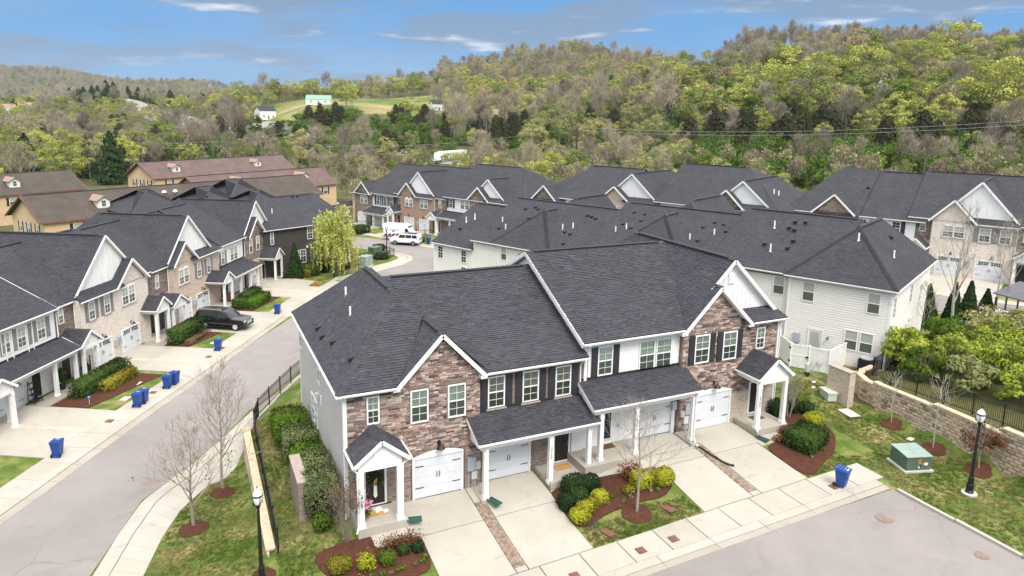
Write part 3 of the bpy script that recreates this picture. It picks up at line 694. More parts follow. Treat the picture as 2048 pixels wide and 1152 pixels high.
def road(Lp, Rp, off, mat, name, sub=4, across=6):
    P = []; m = across
    LL, RR_ = [], []
    for i in range(len(Lp)-1):
        for k in range(sub):
            t = k/sub; LL.append(Vector(Lp[i]).lerp(Vector(Lp[i+1]), t)); RR_.append(Vector(Rp[i]).lerp(Vector(Rp[i+1]), t))
    LL.append(Vector(Lp[-1])); RR_.append(Vector(Rp[-1])); n = len(LL)
    for a, b in zip(LL, RR_):
        for j in range(m+1): q = a.lerp(b, j/m); P.append((q.x, q.y))
    F = [(i*(m+1)+j, i*(m+1)+j+1, (i+1)*(m+1)+j+1, (i+1)*(m+1)+j) for i in range(n-1) for j in range(m)]
    rim = [i*(m+1)+m for i in range(n)] + [i*(m+1) for i in range(n-1, -1, -1)]
    return shell(P, F, rim, off, .1, mat, name, None, 'structure')
road([(-12, 8), (-9, 14), (-7, 21.72), (2, 21.72), (10, 21.75), (20, 21.78), (32.25, 21.5)], [(-10, 4), (0, 5), (8, 5), (14, 6), (20, 7), (26, 8), (32.45, 9)], .036, 'asphalt', 'front_road', 5, 14)
road([(-22, 21.5), (-10.15, 41.9), (-5.95, 48.0), (.4, 59.2), (3.7, 65.4), (9.5, 74.8), (12.6, 82.4), (18, 89), (22.6, 93.2), (27.3, 95.3), (30, 98.2), (29.5, 102.4), (27, 105.2), (23, 110), (18, 120)],
     [(-9, 20), (-5.1, 33.6), (-3.3, 39.9), (-.7, 44.6), (3.05, 50.6), (8, 58), (14, 66), (22, 74), (28, 80), (36, 86), (41, 93), (40, 99), (37.5, 104.5), (31, 112.5), (24, 121)], .030, 'asphalt', 'side_road', 5, 8)
# front drives and walks (each poured slab is a part)

def structure(name): 
    o = link(name, None); o['kind'] = 'structure'; return o

FD = structure('driveway'); G = .026
def rect(x0, x1, y0, y1, parent, off=.05, mat='concrete', n=(5, 5), name='concrete_slab'): return conform([(x0+G, y0+G), (x1-G, y0+G), (x1-G, y1-G), (x0+G, y1-G)], off, .12, mat, name, parent, None, n)
for x0, x1 in ((8.78, 11.95), (12.52, 15.82), (22.2, 25.35), (25.95, 29.2)): rect(x0, x1, 24.2, 27.95, FD)
rect(8.35, 11.95, 27.95, 30.5, FD); rect(12.52, 15.95, 27.95, 30.75, FD); rect(22.42, 25.35, 27.95, 29.0, FD); rect(22.42, 25.2, 29.0, 30.76, FD); rect(25.95, 29.55, 27.95, 30.5, FD)
rect(11.95, 12.5, 29.25, 30.5, FD, n=(2, 3)); rect(25.35, 25.95, 28.95, 30.5, FD, n=(2, 3))
for x0, x1 in ((11.95, 12.52), (25.35, 25.95)): rect(x0, x1, 24.2, 24.55, FD, n=(2, 2))
conform([(6.68, 27.85), (8.33, 28.15), (8.33, 28.78), (6.68, 28.78)], .06, .12, 'concrete', 'concrete_slab', FD)
rect(16.0, 18.3, 28.0, 28.85, FD); rect(29.22, 31.2, 27.6, 28.5, FD)
conform([(18.9, 28.05), (22.5, 27.95), (22.5, 28.95), (18.3, 28.8)], .06, .12, 'concrete', 'concrete_slab', FD)
SW = structure('sidewalk')
x = 5.0
while x < 32.8:
    x1 = min(32.9, x+2.0); 
    if x1-x > .4: conform([(x+G, 22.52), (x1-G, 22.52), (x1-G, 24.16), (x+G, 24.16)], .055, .12, 'concrete', 'concrete_slab', SW, None, (3, 3))
    x = x1
concrete('concrete_gutter', (.36, .325, .275), .55)
CB = structure('curb'); x = 3.0
while x < 32.2:
    x1 = min(32.25, x+3.0)
    conform([(x+.015, 22.0), (x1-.015, 22.0), (x1-.015, 22.47), (x+.015, 22.47)], .085, .14, 'concrete', 'curb_stone', CB, None, (4, 2))
    conform([(x+.01, 21.62), (x1-.01, 21.62), (x1-.01, 21.99), (x+.01, 21.99)], .045, .1, 'concrete_gutter', 'gutter_slab', CB, None, (4, 2)); x = x1
y = 21.3
while y > 10:
    t = (21.3-y)/6; xx = 32.28+.02*t*6
    conform([(xx, y-2.95), (xx+.18, y-2.95), (xx+.18, y), (xx, y)], .16, .25, 'concrete', 'curb_stone', CB, None, (1, 4)); y -= 3
# side street: curb, walk on the left (row C) and on the right (corner lawn)
def cpt(u, v): p = C_O+CU*u+CV*v; return (p.x, p.y)
def cslab(u0, u1, v0, v1, parent, off=.05, mat='concrete', n=(3, 3), name='concrete_slab'):
    conform([cpt(u0+.015, v0), cpt(u1-.015, v0), cpt(u1-.015, v1), cpt(u0+.015, v1)], off, .12, mat, name, parent, None, n)
u = -44.
while u < 24:
    vb = -9.05 if u < -12 else -9.05
    cslab(u, u+2, -8.55, -7.05, SW); cslab(u, u+2, -9.2, -8.58, CB, .09, name='curb_stone'); cslab(u, u+2, -9.85, -9.22, CB, .045, 'concrete_gutter', name='gutter_slab'); u += 2
for u0, u1 in ((-21.5, -17.9), (-17.3, -14.5), (-6.5, -4.35), (-3.75, -.4), (4.4, 8.3), (8.9, 11.9), (18.6, 21.6), (22.2, 26.8)):
    cslab(u0, u1, -7.05, -3.6, FD, .05, n=(3, 4)); cslab(u0, u1, -3.6, -.05, FD, .05, n=(3, 4))
for u0, u1, v0, v1 in ((-14.5, -6.6, -2.0, -.4), (-.4, 4.4, -2.4, -.3), (11.9, 18.6, -2.2, -.3), (26.8, 29.8, -2.6, -.3)): cslab(u0, u1, v0, v1, FD, .07, 'concrete_dark', (5, 2))
def curve_walk(Lp, Rp, parent, off, name, mat='concrete', sub=3):
    for i in range(len(Lp)-1):
        for k in range(sub):
            a0, a1 = Vector(Lp[i]).lerp(Vector(Lp[i+1]), k/sub), Vector(Lp[i]).lerp(Vector(Lp[i+1]), (k+1)/sub)
            b0, b1 = Vector(Rp[i]).lerp(Vector(Rp[i+1]), k/sub), Vector(Rp[i]).lerp(Vector(Rp[i+1]), (k+1)/sub)
            g = .006
            conform([tuple(a0.lerp(a1, g)), tuple(b0.lerp(b1, g)), tuple(b1.lerp(b0, g)), tuple(a1.lerp(a0, g))], off, .14, mat, name, parent, None, (3, 3))
WO = [(-5.3, 28.6), (-4.2, 33.4), (-3.45, 36.4), (-2.55, 39.2), (-1.0, 42.3), (.9, 45.4), (3.1, 48.7), (7, 54.2), (12, 61)]
WI = [(-3.9, 28.2), (-2.85, 32.4), (-2.2, 35.0), (-1.4, 37.5), (.2, 39.9), (1.75, 42.4), (3.6, 46.7), (8.2, 53.0), (13.2, 60)]
GI = [(-5.95, 28.7), (-4.95, 33.6), (-4.2, 36.7), (-3.3, 39.6), (-1.7, 42.8), (.25, 45.9), (2.5, 49.3), (6.4, 54.8), (11.4, 61.6)]
def midp(A, B_, t): return [tuple(Vector(a).lerp(Vector(b), t)) for a, b in zip(A, B_)]
curve_walk(WO, WI, SW, .05, 'concrete_slab'); curve_walk(midp(WO, GI, .52), midp(WO, GI, .03), CB, .085, 'curb_stone'); curve_walk(GI, midp(WO, GI, .54), CB, .045, 'gutter_slab')
# island at the bend
IO = [(9.6, 74.6), (12.8, 82.2), (18.2, 88.7), (22.7, 92.9), (27.3, 94.9), (29.7, 97.2), (30.2, 99.6), (29.4, 102.2), (27.2, 104.6)]
II = [(8.2, 75.4), (11.4, 83.2), (16.6, 90.2), (21.4, 95.0), (26.0, 97.2), (27.9, 98.9), (28.2, 100.4), (27.6, 101.8), (25.6, 103.6)]
curve_walk(II, midp(II, IO, .66), SW, .05, 'concrete_slab'); curve_walk(midp(II, IO, .68), IO, CB, .085, 'curb_stone')
# D and E forecourts
def bpt(O, u, v): p = O+BU*u+BV*v; return (p.x, p.y)
def dslab(O, u0, u1, v0, v1, mat='concrete', n=(3, 4)): conform([bpt(O, u1, v0), bpt(O, u0, v0), bpt(O, u0, v1), bpt(O, u1, v1)], .06, .12, mat, 'concrete_slab', FD, None, n)
for u0, u1 in ((16.5, 13), (11, 8), (2.9, -.1), (-1.2, -4.1), (-10.5, -13)): dslab(D_O, u0, u1, -6.5, -.1)
dslab(D_O, 22, -22, -8.2, -6.6, n=(20, 2))
for u0, u1 in ((.3, -2.6), (-3.4, -6.4), (7.5, 4.5), (-13, -16)): dslab(E_O, u0, u1, -4.2, -.1); dslab(E_O, u0, u1, -8.6, -4.25)
dslab(E_O, 20, -22, -10.2, -8.7, n=(16, 2))
road([bpt(E_O, 60, -10.4), bpt(E_O, 40, -10.4), bpt(E_O, 20, -10.3), bpt(E_O, 0, -10.3), bpt(E_O, -30, -10.3)], [bpt(E_O, 60, -14), bpt(E_O, 40, -15), bpt(E_O, 20, -15.5), bpt(E_O, 0, -16), bpt(E_O, -30, -16)], .04, 'asphalt', 'rear_road')
# beds
bed([(4.1, 29.0), (5.4, 28.95), (6.0, 28.85), (6.66, 28.8), (6.66, 27.85), (8.3, 28.0), (8.78, 28.0), (8.78, 25.95), (7.6, 25.75), (6.2, 25.9), (5.0, 26.8), (4.2, 27.9)], .07, 'mulch', 'mulch_bed', mound=.05)
bed([(15.95, 28.9), (18.2, 28.8), (20.2, 28.2), (22.4, 27.6), (22.2, 26.6), (21.0, 25.9), (19.6, 26.15), (17.6, 26.1), (16.4, 25.6), (15.84, 25.9), (15.84, 27.6)], .07, 'mulch', 'mulch_bed', mound=.05)
bed([(29.22, 27.55), (31.3, 27.6), (32.3, 28.4), (33.0, 30.2), (34.6, 30.0), (35.2, 28.6), (34.6, 27.0), (33.0, 25.7), (31.3, 25.0), (29.8, 24.35), (29.22, 24.6)], .07, 'mulch', 'mulch_bed', mound=.05)
bed([(4.6, 31.3), (5.75, 30.7), (5.85, 37), (5.85, 43.2), (4.7, 43.0), (4.2, 40), (4.4, 36)], .05, 'mulch', 'mulch_bed', mound=.03)
for x, y, r in ((-.74, 35.18, .75), (.77, 38.47, .7), (19.07, 25.5, .78), (38.76, 26.48, .62), (38.35, 23.48, .68), (38.15, 20.76, .7), (38.6, 17.6, .8), (1.9, 28.9, .6)):
    bed([(x+r*math.cos(a), y+r*math.sin(a)) for a in np.linspace(0, 6.283, 11)[:-1]], .04, 'mulch', 'mulch_ring', 3, mound=.12, sub=2, wob=.03)
for q in (((-14.3, -2.1), (-7.2, -2.1), (-7.2, -6.3), (-14.3, -4.9)), ((-.3, -2.5), (4.3, -2.5), (4.3, -5.6), (-.3, -4.7)), ((12.1, -2.4), (18.5, -2.4), (18.5, -5.7), (12.1, -5.2)), ((27, -2.6), (33, -1), (35, -5), (27, -5)), ((-24, -2.0), (-21.7, -2.0), (-21.7, -4.2), (-24, -3.6)), ((30, 0), (46, -4), (43, -9), (33, -6.2))):
    bed([cpt(*p) for p in q], .05, 'mulch', 'mulch_bed', mound=.05, sub=4)
# straight lawn patches stay on the ground mesh; herringbone strips between the drives
def herringbone(name, x0, x1, y0, y1):
    st = tag(structure(name)); me = []
    for k in range(3):
        b = MB(); w, l, h = .096, .198, .05; j = .005+.001*k
        b.v = [(-l/2, -w/2, 0), (l/2, -w/2, 0), (l/2, w/2, 0), (-l/2, w/2, 0), (-l/2+j, -w/2+j, h), (l/2-j, -w/2+j, h), (l/2-j, w/2-j, h), (-l/2+j, w/2-j, h)]
        b.f = list(MB.BF); b.mi = [0]*6; b.t = [0.]*6; b.mats = ['paver_single']; me.append(b.mesh('paver_brick'))
    P = []
    s = .1
    for i in range(-4, int((x1-x0)/s)+6):
        for j in range(-4, int((y1-y0)/s)+4):
            k = (i-j) % 4
            if k == 0: c = (x0+(i+1)*s, y0+(j+.5)*s, 0)
            elif k == 2: c = (x0+(i+.5)*s, y0+(j+1)*s - s, 1.5708); c = (x0+(i+.5)*s, y0+(j)*s, 1.5708)
            else: continue
            if x0+.03 < c[0]-.0 < x1-.03 and y0+.03 < c[1] < y1-.03: P.append(c)
    z = hzs([(p[0], p[1]) for p in P])
    b = MB(); 
    conform([(x0, y0), (x1, y0), (x1, y1), (x0, y1)], .03, .1, 'concrete_dark', 'sand_bed', st, None, (2, 12))
    P = sorted(zip(P, z), key=lambda q: q[0][1])
    rest = MB()
    for i, ((x, y, r), zz) in enumerate(P):
        if i < 300: link('paver_brick', random.choice(me), st, (x, y, zz+.015+random.uniform(0, .006)), r+random.gauss(0, .015))
        else: rest.box(-.094, .094, -.043, .043, 0, .05, 'brick_brown', random.random(), Matrix.Translation((x, y, zz+.015)) @ Matrix.Rotation(r, 4, 'Z'))
    if rest.f: rest.mats = ['paver_joined']; rest.mi = [0]*len(rest.f); rest.build('paver_bricks_far', st)['kind'] = 'stuff'
tinted('paver_joined', PAV, 'tint', .9, 12, .25, .3)
herringbone('brick_strip', 11.96, 12.51, 24.56, 29.22); herringbone('brick_strip', 25.36, 25.94, 24.56, 28.92)
for u0, u1 in ((-17.9, -17.3), (-4.35, -3.75), (8.3, 8.9), (21.6, 22.2)):
    conform([cpt(u0, -7.05), cpt(u1, -7.05), cpt(u1, -.3), cpt(u0, -.3)], .05, .1, 'brick_tan', 'brick_strip', None, 'structure', (2, 8))
conform([bpt(E_O, -2.6, -8.6), bpt(E_O, -3.4, -8.6), bpt(E_O, -3.4, -.1), bpt(E_O, -2.6, -.1)], .06, .1, 'brick_tan', 'brick_strip', None, 'structure', (2, 6))
# ---------------------------------------------------------------- houses
def ring_frame(b, x0, x1, z0, z1, y0, y1, w, m, wb=None, wt=None):
    wb = wb or w; wt = wt or w
    b.box(x0, x0+w, y0, y1, z0+wb, z1-wt, m); b.box(x1-w, x1, y0, y1, z0+wb, z1-wt, m)
    b.box(x0, x1, y0, y1, z0, z0+wb, m); b.box(x0, x1, y0, y1, z1-wt, z1, m)
class House:
    """a house in its own frame: x along the front, y into the house, z absolute height over the frame's origin"""
    def __init__(s, name, label, O, ang, group, cat='townhouse', near=False):
        s.t = thing(name, label, cat, (O[0], O[1], 0), R(ang), group); s.near = near
    def turned(s, loc, deg, fn):
        """run a builder in a frame turned by deg about z, then hang its parts on the house"""
        old = s.t; s.t = link('frame', None); fn()
        for c in list(s.t.children): c.parent = old; c.location = loc; c.rotation_euler = (0, 0, R(deg))
        bpy.data.objects.remove(s.t); s.t = old
    def wall(s, mat, x0, x1, y0, y1, z0, z1, name='wall'):
        return MB().box(x0, x1, y0, y1, z0, z1, mat).build(name, s.t)
    def gable(s, mat, pts, y, th=.2, name='gable_wall', axis='y'):
        """an upright polygon wall, pts (a,z); axis y: in the front plane, axis x: in a side plane"""
        b = MB(); f = (lambda a, d, z: (a, y+d, z)) if axis == 'y' else (lambda a, d, z: (y+d, a, z))
        A = [f(a, 0, z) for a, z in pts]; B_ = [f(a, th, z) for a, z in pts]
        n = len(pts); b.faces(A+B_, [tuple(range(n)), tuple(range(2*n-1, n-1, -1))]+[(i, n+i, n+(i+1) % n, (i+1) % n) for i in range(n)], mat)
        o = b.build(name, s.t); bm = bmesh.new(); bm.from_mesh(o.data); bmesh.ops.recalc_face_normals(bm, faces=bm.faces); bm.to_mesh(o.data); bm.free()
        return o
    def slope(s, pts, mat='shingle', th=.11, tabs=False, name='roof_slope'):
        """one plane of a roof, a slab hanging below the given polygon"""
        P = [Vector(p) for p in pts]; n = (P[1]-P[0]).cross(P[-1]-P[0]).normalized()
        if n.z < 0: P.reverse()
        k = len(P); b = MB(); low = [p-Vector((0, 0, th)) for p in P]
        b.faces(P, [tuple(range(k))], mat)
        b.faces(P+low, [tuple(range(2*k-1, k-1, -1))]+[(i, k+i, k+(i+1) % k, (i+1) % k) for i in range(k)], mat)
        o = b.build(name, s.t)
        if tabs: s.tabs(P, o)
        return o
    def tabs(s, P, parent):
        n = Vector((0, 0, 0))
        for i in range(len(P)): n += (P[i]-P[0]).cross(P[(i+1) % len(P)]-P[0])
        n.normalize(); h = Vector((0, 0, 1)).cross(n).normalized(); v = n.cross(h)
        o0 = P[0]; Q = [((p-o0).dot(h), (p-o0).dot(v)) for p in P]
        area = sum(Q[i][0]*Q[(i+1) % len(Q)][1]-Q[(i+1) % len(Q)][0]*Q[i][1] for i in range(len(Q)))
        if area < 0: Q.reverse()
        def clip(poly):
            for i in range(len(Q)):
                ax, ay = Q[i]; bx, by = Q[(i+1) % len(Q)]; out = []
                for j in range(len(poly)):
                    p, q = poly[j], poly[(j+1) % len(poly)]
                    dp = (bx-ax)*(p[1]-ay)-(by-ay)*(p[0]-ax); dq = (bx-ax)*(q[1]-ay)-(by-ay)*(q[0]-ax)
                    if dp >= 0: out.append(p)
                    if dp*dq < 0: t = dp/(dp-dq); out.append((p[0]+(q[0]-p[0])*t, p[1]+(q[1]-p[1])*t))
                poly = out
                if len(poly) < 3: return None
            return poly
        u0, u1 = min(q[0] for q in Q), max(q[0] for q in Q); v0, v1 = min(q[1] for q in Q), max(q[1] for q in Q)
        b = MB(); b.mats = ['shingle_tab']; ex = .145
        r = 0; vv = v0
        while vv < v1:
            u = u0 - random.random()*.3
            rowt = random.gauss(0, .05)
            while u < u1:
                w = random.choice((.16, .2, .26, .32)); lift = random.choice((.020, .022, .034, .036))
                pl = clip([(u+.003, vv), (u+w-.003, vv), (u+w-.003, vv+ex), (u+.003, vv+ex)]); u += w
                if not pl: continue
                t = min(1, max(.1, random.gauss(.5, .17)+rowt)); k = len(b.v)
                for a, c in pl:
                    l = lift*(1-(c-vv)/ex*.8)+.004; p = o0+h*a+v*c+n*l; b.v.append(tuple(p))
                b.f.append(tuple(range(k, k+len(pl)))); b.mi.append(0); b.t.append(t)
                e = [i for i in range(len(pl)) if abs(pl[i][1]-vv) < 1e-6]
                if len(e) == 2:
                    i, j = (e[0], e[1]) if e[1] == e[0]+1 else (e[1], e[0]); a, c = pl[i], pl[j]
                    if a[0] > c[0]: a, c = c, a
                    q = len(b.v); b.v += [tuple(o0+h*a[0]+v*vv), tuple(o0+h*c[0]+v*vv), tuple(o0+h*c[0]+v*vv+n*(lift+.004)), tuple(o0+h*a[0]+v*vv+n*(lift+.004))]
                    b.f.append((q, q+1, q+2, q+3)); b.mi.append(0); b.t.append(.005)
            vv += ex
        o = b.build('shingles', parent); o['kind'] = 'stuff'
    def cap(s, p, q, w=.30, vent=False, mat='shingle_cap'):
        """ridge or hip cap: a run of folded cap shingles in one strip, optionally with a raised ridge vent"""
        p, q = Vector(p), Vector(q); d = q-p; L_ = d.length; d.normalize(); side = d.cross(Vector((0, 0, 1))).normalized(); up = side.cross(d)
        b = MB(); n = max(1, int(L_/.3)) if s.near else max(1, int(L_/2.5)); hh = .055 if vent else .028
        for i in range(n):
            a, c = p+d*(L_*i/n), p+d*(L_*(i+1)/n); l0, l1 = hh+.004, hh-.010
            V = [a-side*w/2-up*(.07-l0*.3), a+up*l0, a+side*w/2-up*(.07-l0*.3), c-side*w/2-up*(.075-l1*.3), c+up*l1, c+side*w/2-up*(.075-l1*.3)]
            V += [x-up*.05 for x in V]
            b.faces(V, [(0, 1, 4, 3), (1, 2, 5, 4), (0, 6, 7, 1), (1, 7, 8, 2), (3, 4, 10, 9), (4, 5, 11, 10), (0, 3, 9, 6), (2, 8, 11, 5)], mat, random.uniform(.05, .95))
        o = b.build('ridge_cap', s.t)
        if vent: MB().beam(p+d*.5+up*.01, q-d*.5+up*.01, w*1.15, .05, 'vent_black').build('ridge_vent', o)
    def board(s, p, q, w=.05, h=.18, mat='white_trim', name='rake_board'):
        return MB().beam(p, q, w, h, mat).build(name, s.t)
    def gutter(s, p, q, mat='white_trim'):
        p, q = Vector(p), Vector(q); d = (q-p).normalized(); o = Vector((d.y, -d.x, 0))
        b = MB(); prof = [(0, .0), (.11, .02), (.12, -.02), (.12, -.03), (.09, -.10), (0, -.13)]
        V = [e+o*a+Vector((0, 0, z)) for e in (p, q) for a, z in prof]; n = len(prof)
        b.faces(V, [tuple(range(n-1, -1, -1)), tuple(range(n, 2*n))]+[(i, (i+1) % n, n+(i+1) % n, n+i) for i in range(n)], mat)
        return b.build('gutter', s.t)
    def downspout(s, pts, r=.045):
        return MB().tube(pts, r, 5, 'white_trim').build('downspout', s.t)
    def window(s, x, z, w, h, y, style='grid', pair=False, sill=None, cols=2, arch=0, out=-1):
        """a sash window lying in a front plane at y; x, z its lower left corner"""
        b = MB(); fw_ = .075; d0, d1 = y-.05, y+.02
        ring_frame(b, x, x+w, z, z+h, d0, d1, fw_, 'white_trim', wt=.07)
        mid = z+h*.5; b.box(x+fw_, x+w-fw_, d0+.012, d1, mid-.03, mid+.03, 'white_trim')
        if style in ('grid', 'dark', 'half'):
            for i in range(1, cols):
                xx = x+fw_+(w-2*fw_)*i/cols
                b.box(xx-.011, xx+.011, d0+.022, d0+.034, z+fw_, mid-.03, 'white_trim'); b.box(xx-.011, xx+.011, d0+.022, d0+.034, mid+.03, z+h-fw_, 'white_trim')
            for zz in (z+(mid-z)*.53, mid+(z+h-mid)*.47): b.box(x+fw_, x+w-fw_, d0+.020, d0+.036, zz-.011, zz+.011, 'white_trim')
        if arch:
            n = 8; V = [(x+w*(i/n), z+h+arch*math.sin(math.pi*i/n)) for i in range(n+1)]
            A = [(a, d0, c) for a, c in V]; Bk = [(a, d1, c) for a, c in V]
            b.faces(A+Bk, [tuple(range(n+1)), tuple(range(2*n+1, n, -1))]+[(i, n+1+i, n+2+i, i+1) for i in range(n)], 'white_trim')
        o = b.build('window', s.t)
        if sill: MB().box(x-.08, x+w+.08, y-.09, y, z-.09, z-.005, sill).build('sill', o)
        xi0, xi1 = x+fw_, x+w-fw_
        if s.near:
            MB().poly([(xi0, d0+.045, mid+.03), (xi1, d0+.045, mid+.03), (xi1, d0+.045, z+h-.07), (xi0, d0+.045, z+h-.07)], 'glass_upper').build('pane', o)
            MB().poly([(xi0, d0+.05, z+fw_), (xi1, d0+.05, z+fw_), (xi1, d0+.05, mid-.03), (xi0, d0+.05, mid-.03)], 'glass_screen').build('pane', o)
            bl = MB(); bz = z+fw_ if style != 'half' else z+fw_; nsl = int((h-.15)/.05)
            gap = .8 if style == 'grid' else .62
            for i in range(nsl): zz = bz+.025+.05*i; bl.faces([(xi0, y+.012, zz-.025*gap), (xi1, y+.012, zz-.025*gap), (xi1, y+.032, zz+.025*gap), (xi0, y+.032, zz+.025*gap)], [(0, 1, 2, 3)], 'blind')
            bb = bl.build('blind', o); bb['kind'] = 'stuff'
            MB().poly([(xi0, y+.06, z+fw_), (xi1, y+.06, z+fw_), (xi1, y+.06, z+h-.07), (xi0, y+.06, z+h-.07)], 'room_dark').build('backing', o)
        else:
            up, lo = {'grid': ('pane_blind', 'pane_half'), 'plain': ('pane_blind', 'pane_half'), 'dark': ('pane_dark', 'pane_dark'), 'half': ('pane_half', 'pane_dark')}[style]
            MB().poly([(xi0, d0+.04, mid+.03), (xi1, d0+.04, mid+.03), (xi1, d0+.04, z+h-.07), (xi0, d0+.04, z+h-.07)], up).build('pane', o)
            MB().poly([(xi0, d0+.04, z+fw_), (xi1, d0+.04, z+fw_), (xi1, d0+.04, mid-.03), (xi0, d0+.04, mid-.03)], lo).build('pane', o)
        return o
    def shutter(s, x, z, w, h, y, mat='shutter_black'):
        b = MB(); b.box(x, x+w, y-.035, y, z, z+h, mat)
        for a, c in ((.06, .47), (.53, .94)): b.box(x+.05, x+w-.05, y-.045, y-.036, z+h*a, z+h*c, mat)
        return b.build('shutter', s.t)
    def garage(s, x, z, w, h, y, arch=.22, lites=False, trim=.1):
        """a sectional door with strap hinges and pulls, in a white surround (arched or square)"""
        b = MB(); y0 = y-.06
        b.box(x-trim, x, y0, y+.02, z, z+h, 'white_trim'); b.box(x+w, x+w+trim, y0, y+.02, z, z+h, 'white_trim')
        n = 10; V = [(x-trim, z+h-.02)]+[(x-trim+(w+2*trim)*i/n, z+h+.05+arch*math.sin(math.pi*i/n)) for i in range(n+1)]+[(x+w+trim, z+h-.02)]
        A = [(a, y0-.01, c) for a, c in V]; Bk = [(a, y+.02, c) for a, c in V]; k = len(V)
        b.faces(A+Bk, [tuple(range(k-1, -1, -1)), tuple(range(k, 2*k))]+[(i, (i+1) % k, k+(i+1) % k, k+i) for i in range(k)], 'white_trim')
        b.build('garage_surround', s.t)
        dr = MB(); rows = 4
        for i in range(rows): dr.box(x, x+w, y-.015, y+.05, z+.03+i*(h-.03)/rows+.006, z+.03+(i+1)*(h-.03)/rows-.004, 'white_door')
        dr.box(x, x+w, y, y+.04, z+.03, z+h, 'pipe_grey'); dr.box(x, x+w, y-.02, y+.04, z, z+.028, 'bin_dark')
        if s.near:
            for i in range(rows):
                for j in range(8):
                    xx = x+.08+(w-.16)*j/8
                    dr.box(xx+.02, xx+(w-.16)/8-.02, y-.021, y-.014, z+.09+i*(h-.03)/rows, z-.03+(i+1)*(h-.03)/rows, 'white_door')
        o = dr.build('garage_door', s.t)
        hw = MB()
        for zz in (.27, .80):
            for xx, sg in ((x+.06, 1), (x+w-.06, -1)):
                a, c = sorted((xx, xx+sg*.42)); hw.box(a, c, y-.035, y-.02, z+h*zz-.02, z+h*zz+.02, 'black_paint')
        for xx in (x+w/2-.07, x+w/2+.07):
            hw.tube([(xx, y-.02, z+h*.46), (xx, y-.07, z+h*.49), (xx, y-.07, z+h*.58), (xx, y-.02, z+h*.61)], .018, 5, 'black_paint')
        hw.build('door_hardware', o)['kind'] = 'stuff'
        if lites:
            for xx in (x+w*.27, x+w*.73):
                q = MB(); q.box(xx-.42, xx+.42, y-.03, y-.01, z+h-.42, z+h-.12, 'pane_dark'); 
                for i in range(1, 4): q.box(xx-.42+.21*i-.012, xx-.42+.21*i+.012, y-.036, y-.028, z+h-.42, z+h-.12, 'white_trim')
                q.box(xx-.42, xx+.42, y-.036, y-.028, z+h-.282, z+h-.258, 'white_trim'); q.build('garage_window', o)
        return o
    def door(s, x, z, w, h, y, mat='door_black', side=None):
        fr = MB(); ring_frame(fr, x-.1, x+w+.1, z-.02, z+h+.1, y-.05, y+.02, .1, 'white_trim', wb=.05); fr.build('door_frame', s.t)
        b = MB(); b.box(x, x+w, y-.02, y+.03, z+.03, z+h, mat)
        for i, (a, c) in enumerate(((.05, .22), (.26, .52), (.58, .94))):
            for k in (0, 1):
                xa = x+.09+k*(w/2-.02); b.box(xa, xa+w/2-.16, y-.032, y-.019, z+h*a+.03, z+h*c, mat)
        o = b.build('front_door', s.t)
        q = MB(); q.tube([(x+w-.09, y-.03, z+.92), (x+w-.09, y-.09, z+.96), (x+w-.09, y-.09, z+1.08), (x+w-.09, y-.03, z+1.12)], .014, 5, 'chrome'); q.build('handle', o)
        return o
    def lamp(s, x, z, y, k=1.):
        b = MB(); b.box(x-.06*k, x+.06*k, y-.03, y, z-.02*k, z+.2*k, 'black_metal')
        b.tube([(x, y-.02, z+.1*k), (x, y-.14*k, z+.26*k), (x, y-.26*k, z+.22*k), (x, y-.28*k, z+.10*k)], .018*k, 5, 'black_metal')
        b.lathe([(.03*k, .12*k), (.07*k, .09*k), (.19*k, -.06*k), (.185*k, -.07*k), (.05*k, .04*k)], 10, 'black_metal', (x, y-.28*k, z)); return b.build('wall_lamp', s.t)
    def column(s, x, y, z0, z1, w=.25):
        b = MB(); a = w/2
        def fr(z, h, k0, k1): b.faces([(x+i*k0, y+j*k0, z) for i, j in ((-1, -1), (1, -1), (1, 1), (-1, 1))]+[(x+i*k1, y+j*k1, z+h) for i, j in ((-1, -1), (1, -1), (1, 1), (-1, 1))], MB.BF, 'white_trim')
        fr(z0, .14, a*1.32, a*1.32); fr(z0+.14, .06, a*1.32, a*1.08); fr(z0+.2, z1-z0-.42, a, a*.9); fr(z1-.22, .05, a*1.05, a*1.05); fr(z1-.17, .17, a*.98, a*.98)
        return b.build('column', s.t)
    def porch_gable(s, x0, x1, yf, yb, ze, za, cols, zf, tabs=False, beam=.3, slab=True):
        """small gabled porch roof on two square columns; x0,x1 eave edges, yf front, yb wall"""
        xc = (x0+x1)/2; ov = .12
        s.slope([(x0, yf, ze), (xc, yf, za), (xc, yb, za), (x0, yb, ze)], tabs=tabs, th=.07, name='porch_roof'); s.slope([(x1, yf, ze), (x1, yb, ze), (xc, yb, za), (xc, yf, za)], tabs=tabs, th=.07, name='porch_roof')
        s.cap((xc, yf, za), (xc, yb, za), .24)
        for xa in (x0, x1): s.board((xa, yf-.02, ze-.09), (xc, yf-.02, za-.10), .05, .17)
        for xa, sg in ((x0, -1), (x1, 1)):
            a, c = ((xa, yb, ze-.03), (xa, yf, ze-.03)) if sg < 0 else ((xa, yf, ze-.03), (xa, yb, ze-.03)); s.gutter(a, c)
        xi0, xi1 = cols[0]-.12, cols[1]+.12; zt = ze-.05
        zz = lambda x: ze+(za-ze)*(1-abs(x-xc)/(xc-x0))-.13
        g = s.gable('white_siding', [(xi0, ze-.10-beam*.3), (xi1, ze-.10-beam*.3), (xi1, zz(xi1)), (xc, za-.14), (xi0, zz(xi0))], yf+.16, .08, 'porch_gable_wall')
        nb = 4
        for i in range(nb):
            xb = xi0+(xi1-xi0)*(i+.5)/nb; MB().box(xb-.03, xb+.03, yf+.135, yf+.165, ze+.0, zz(xb), 'batten_white').build('batten', g)
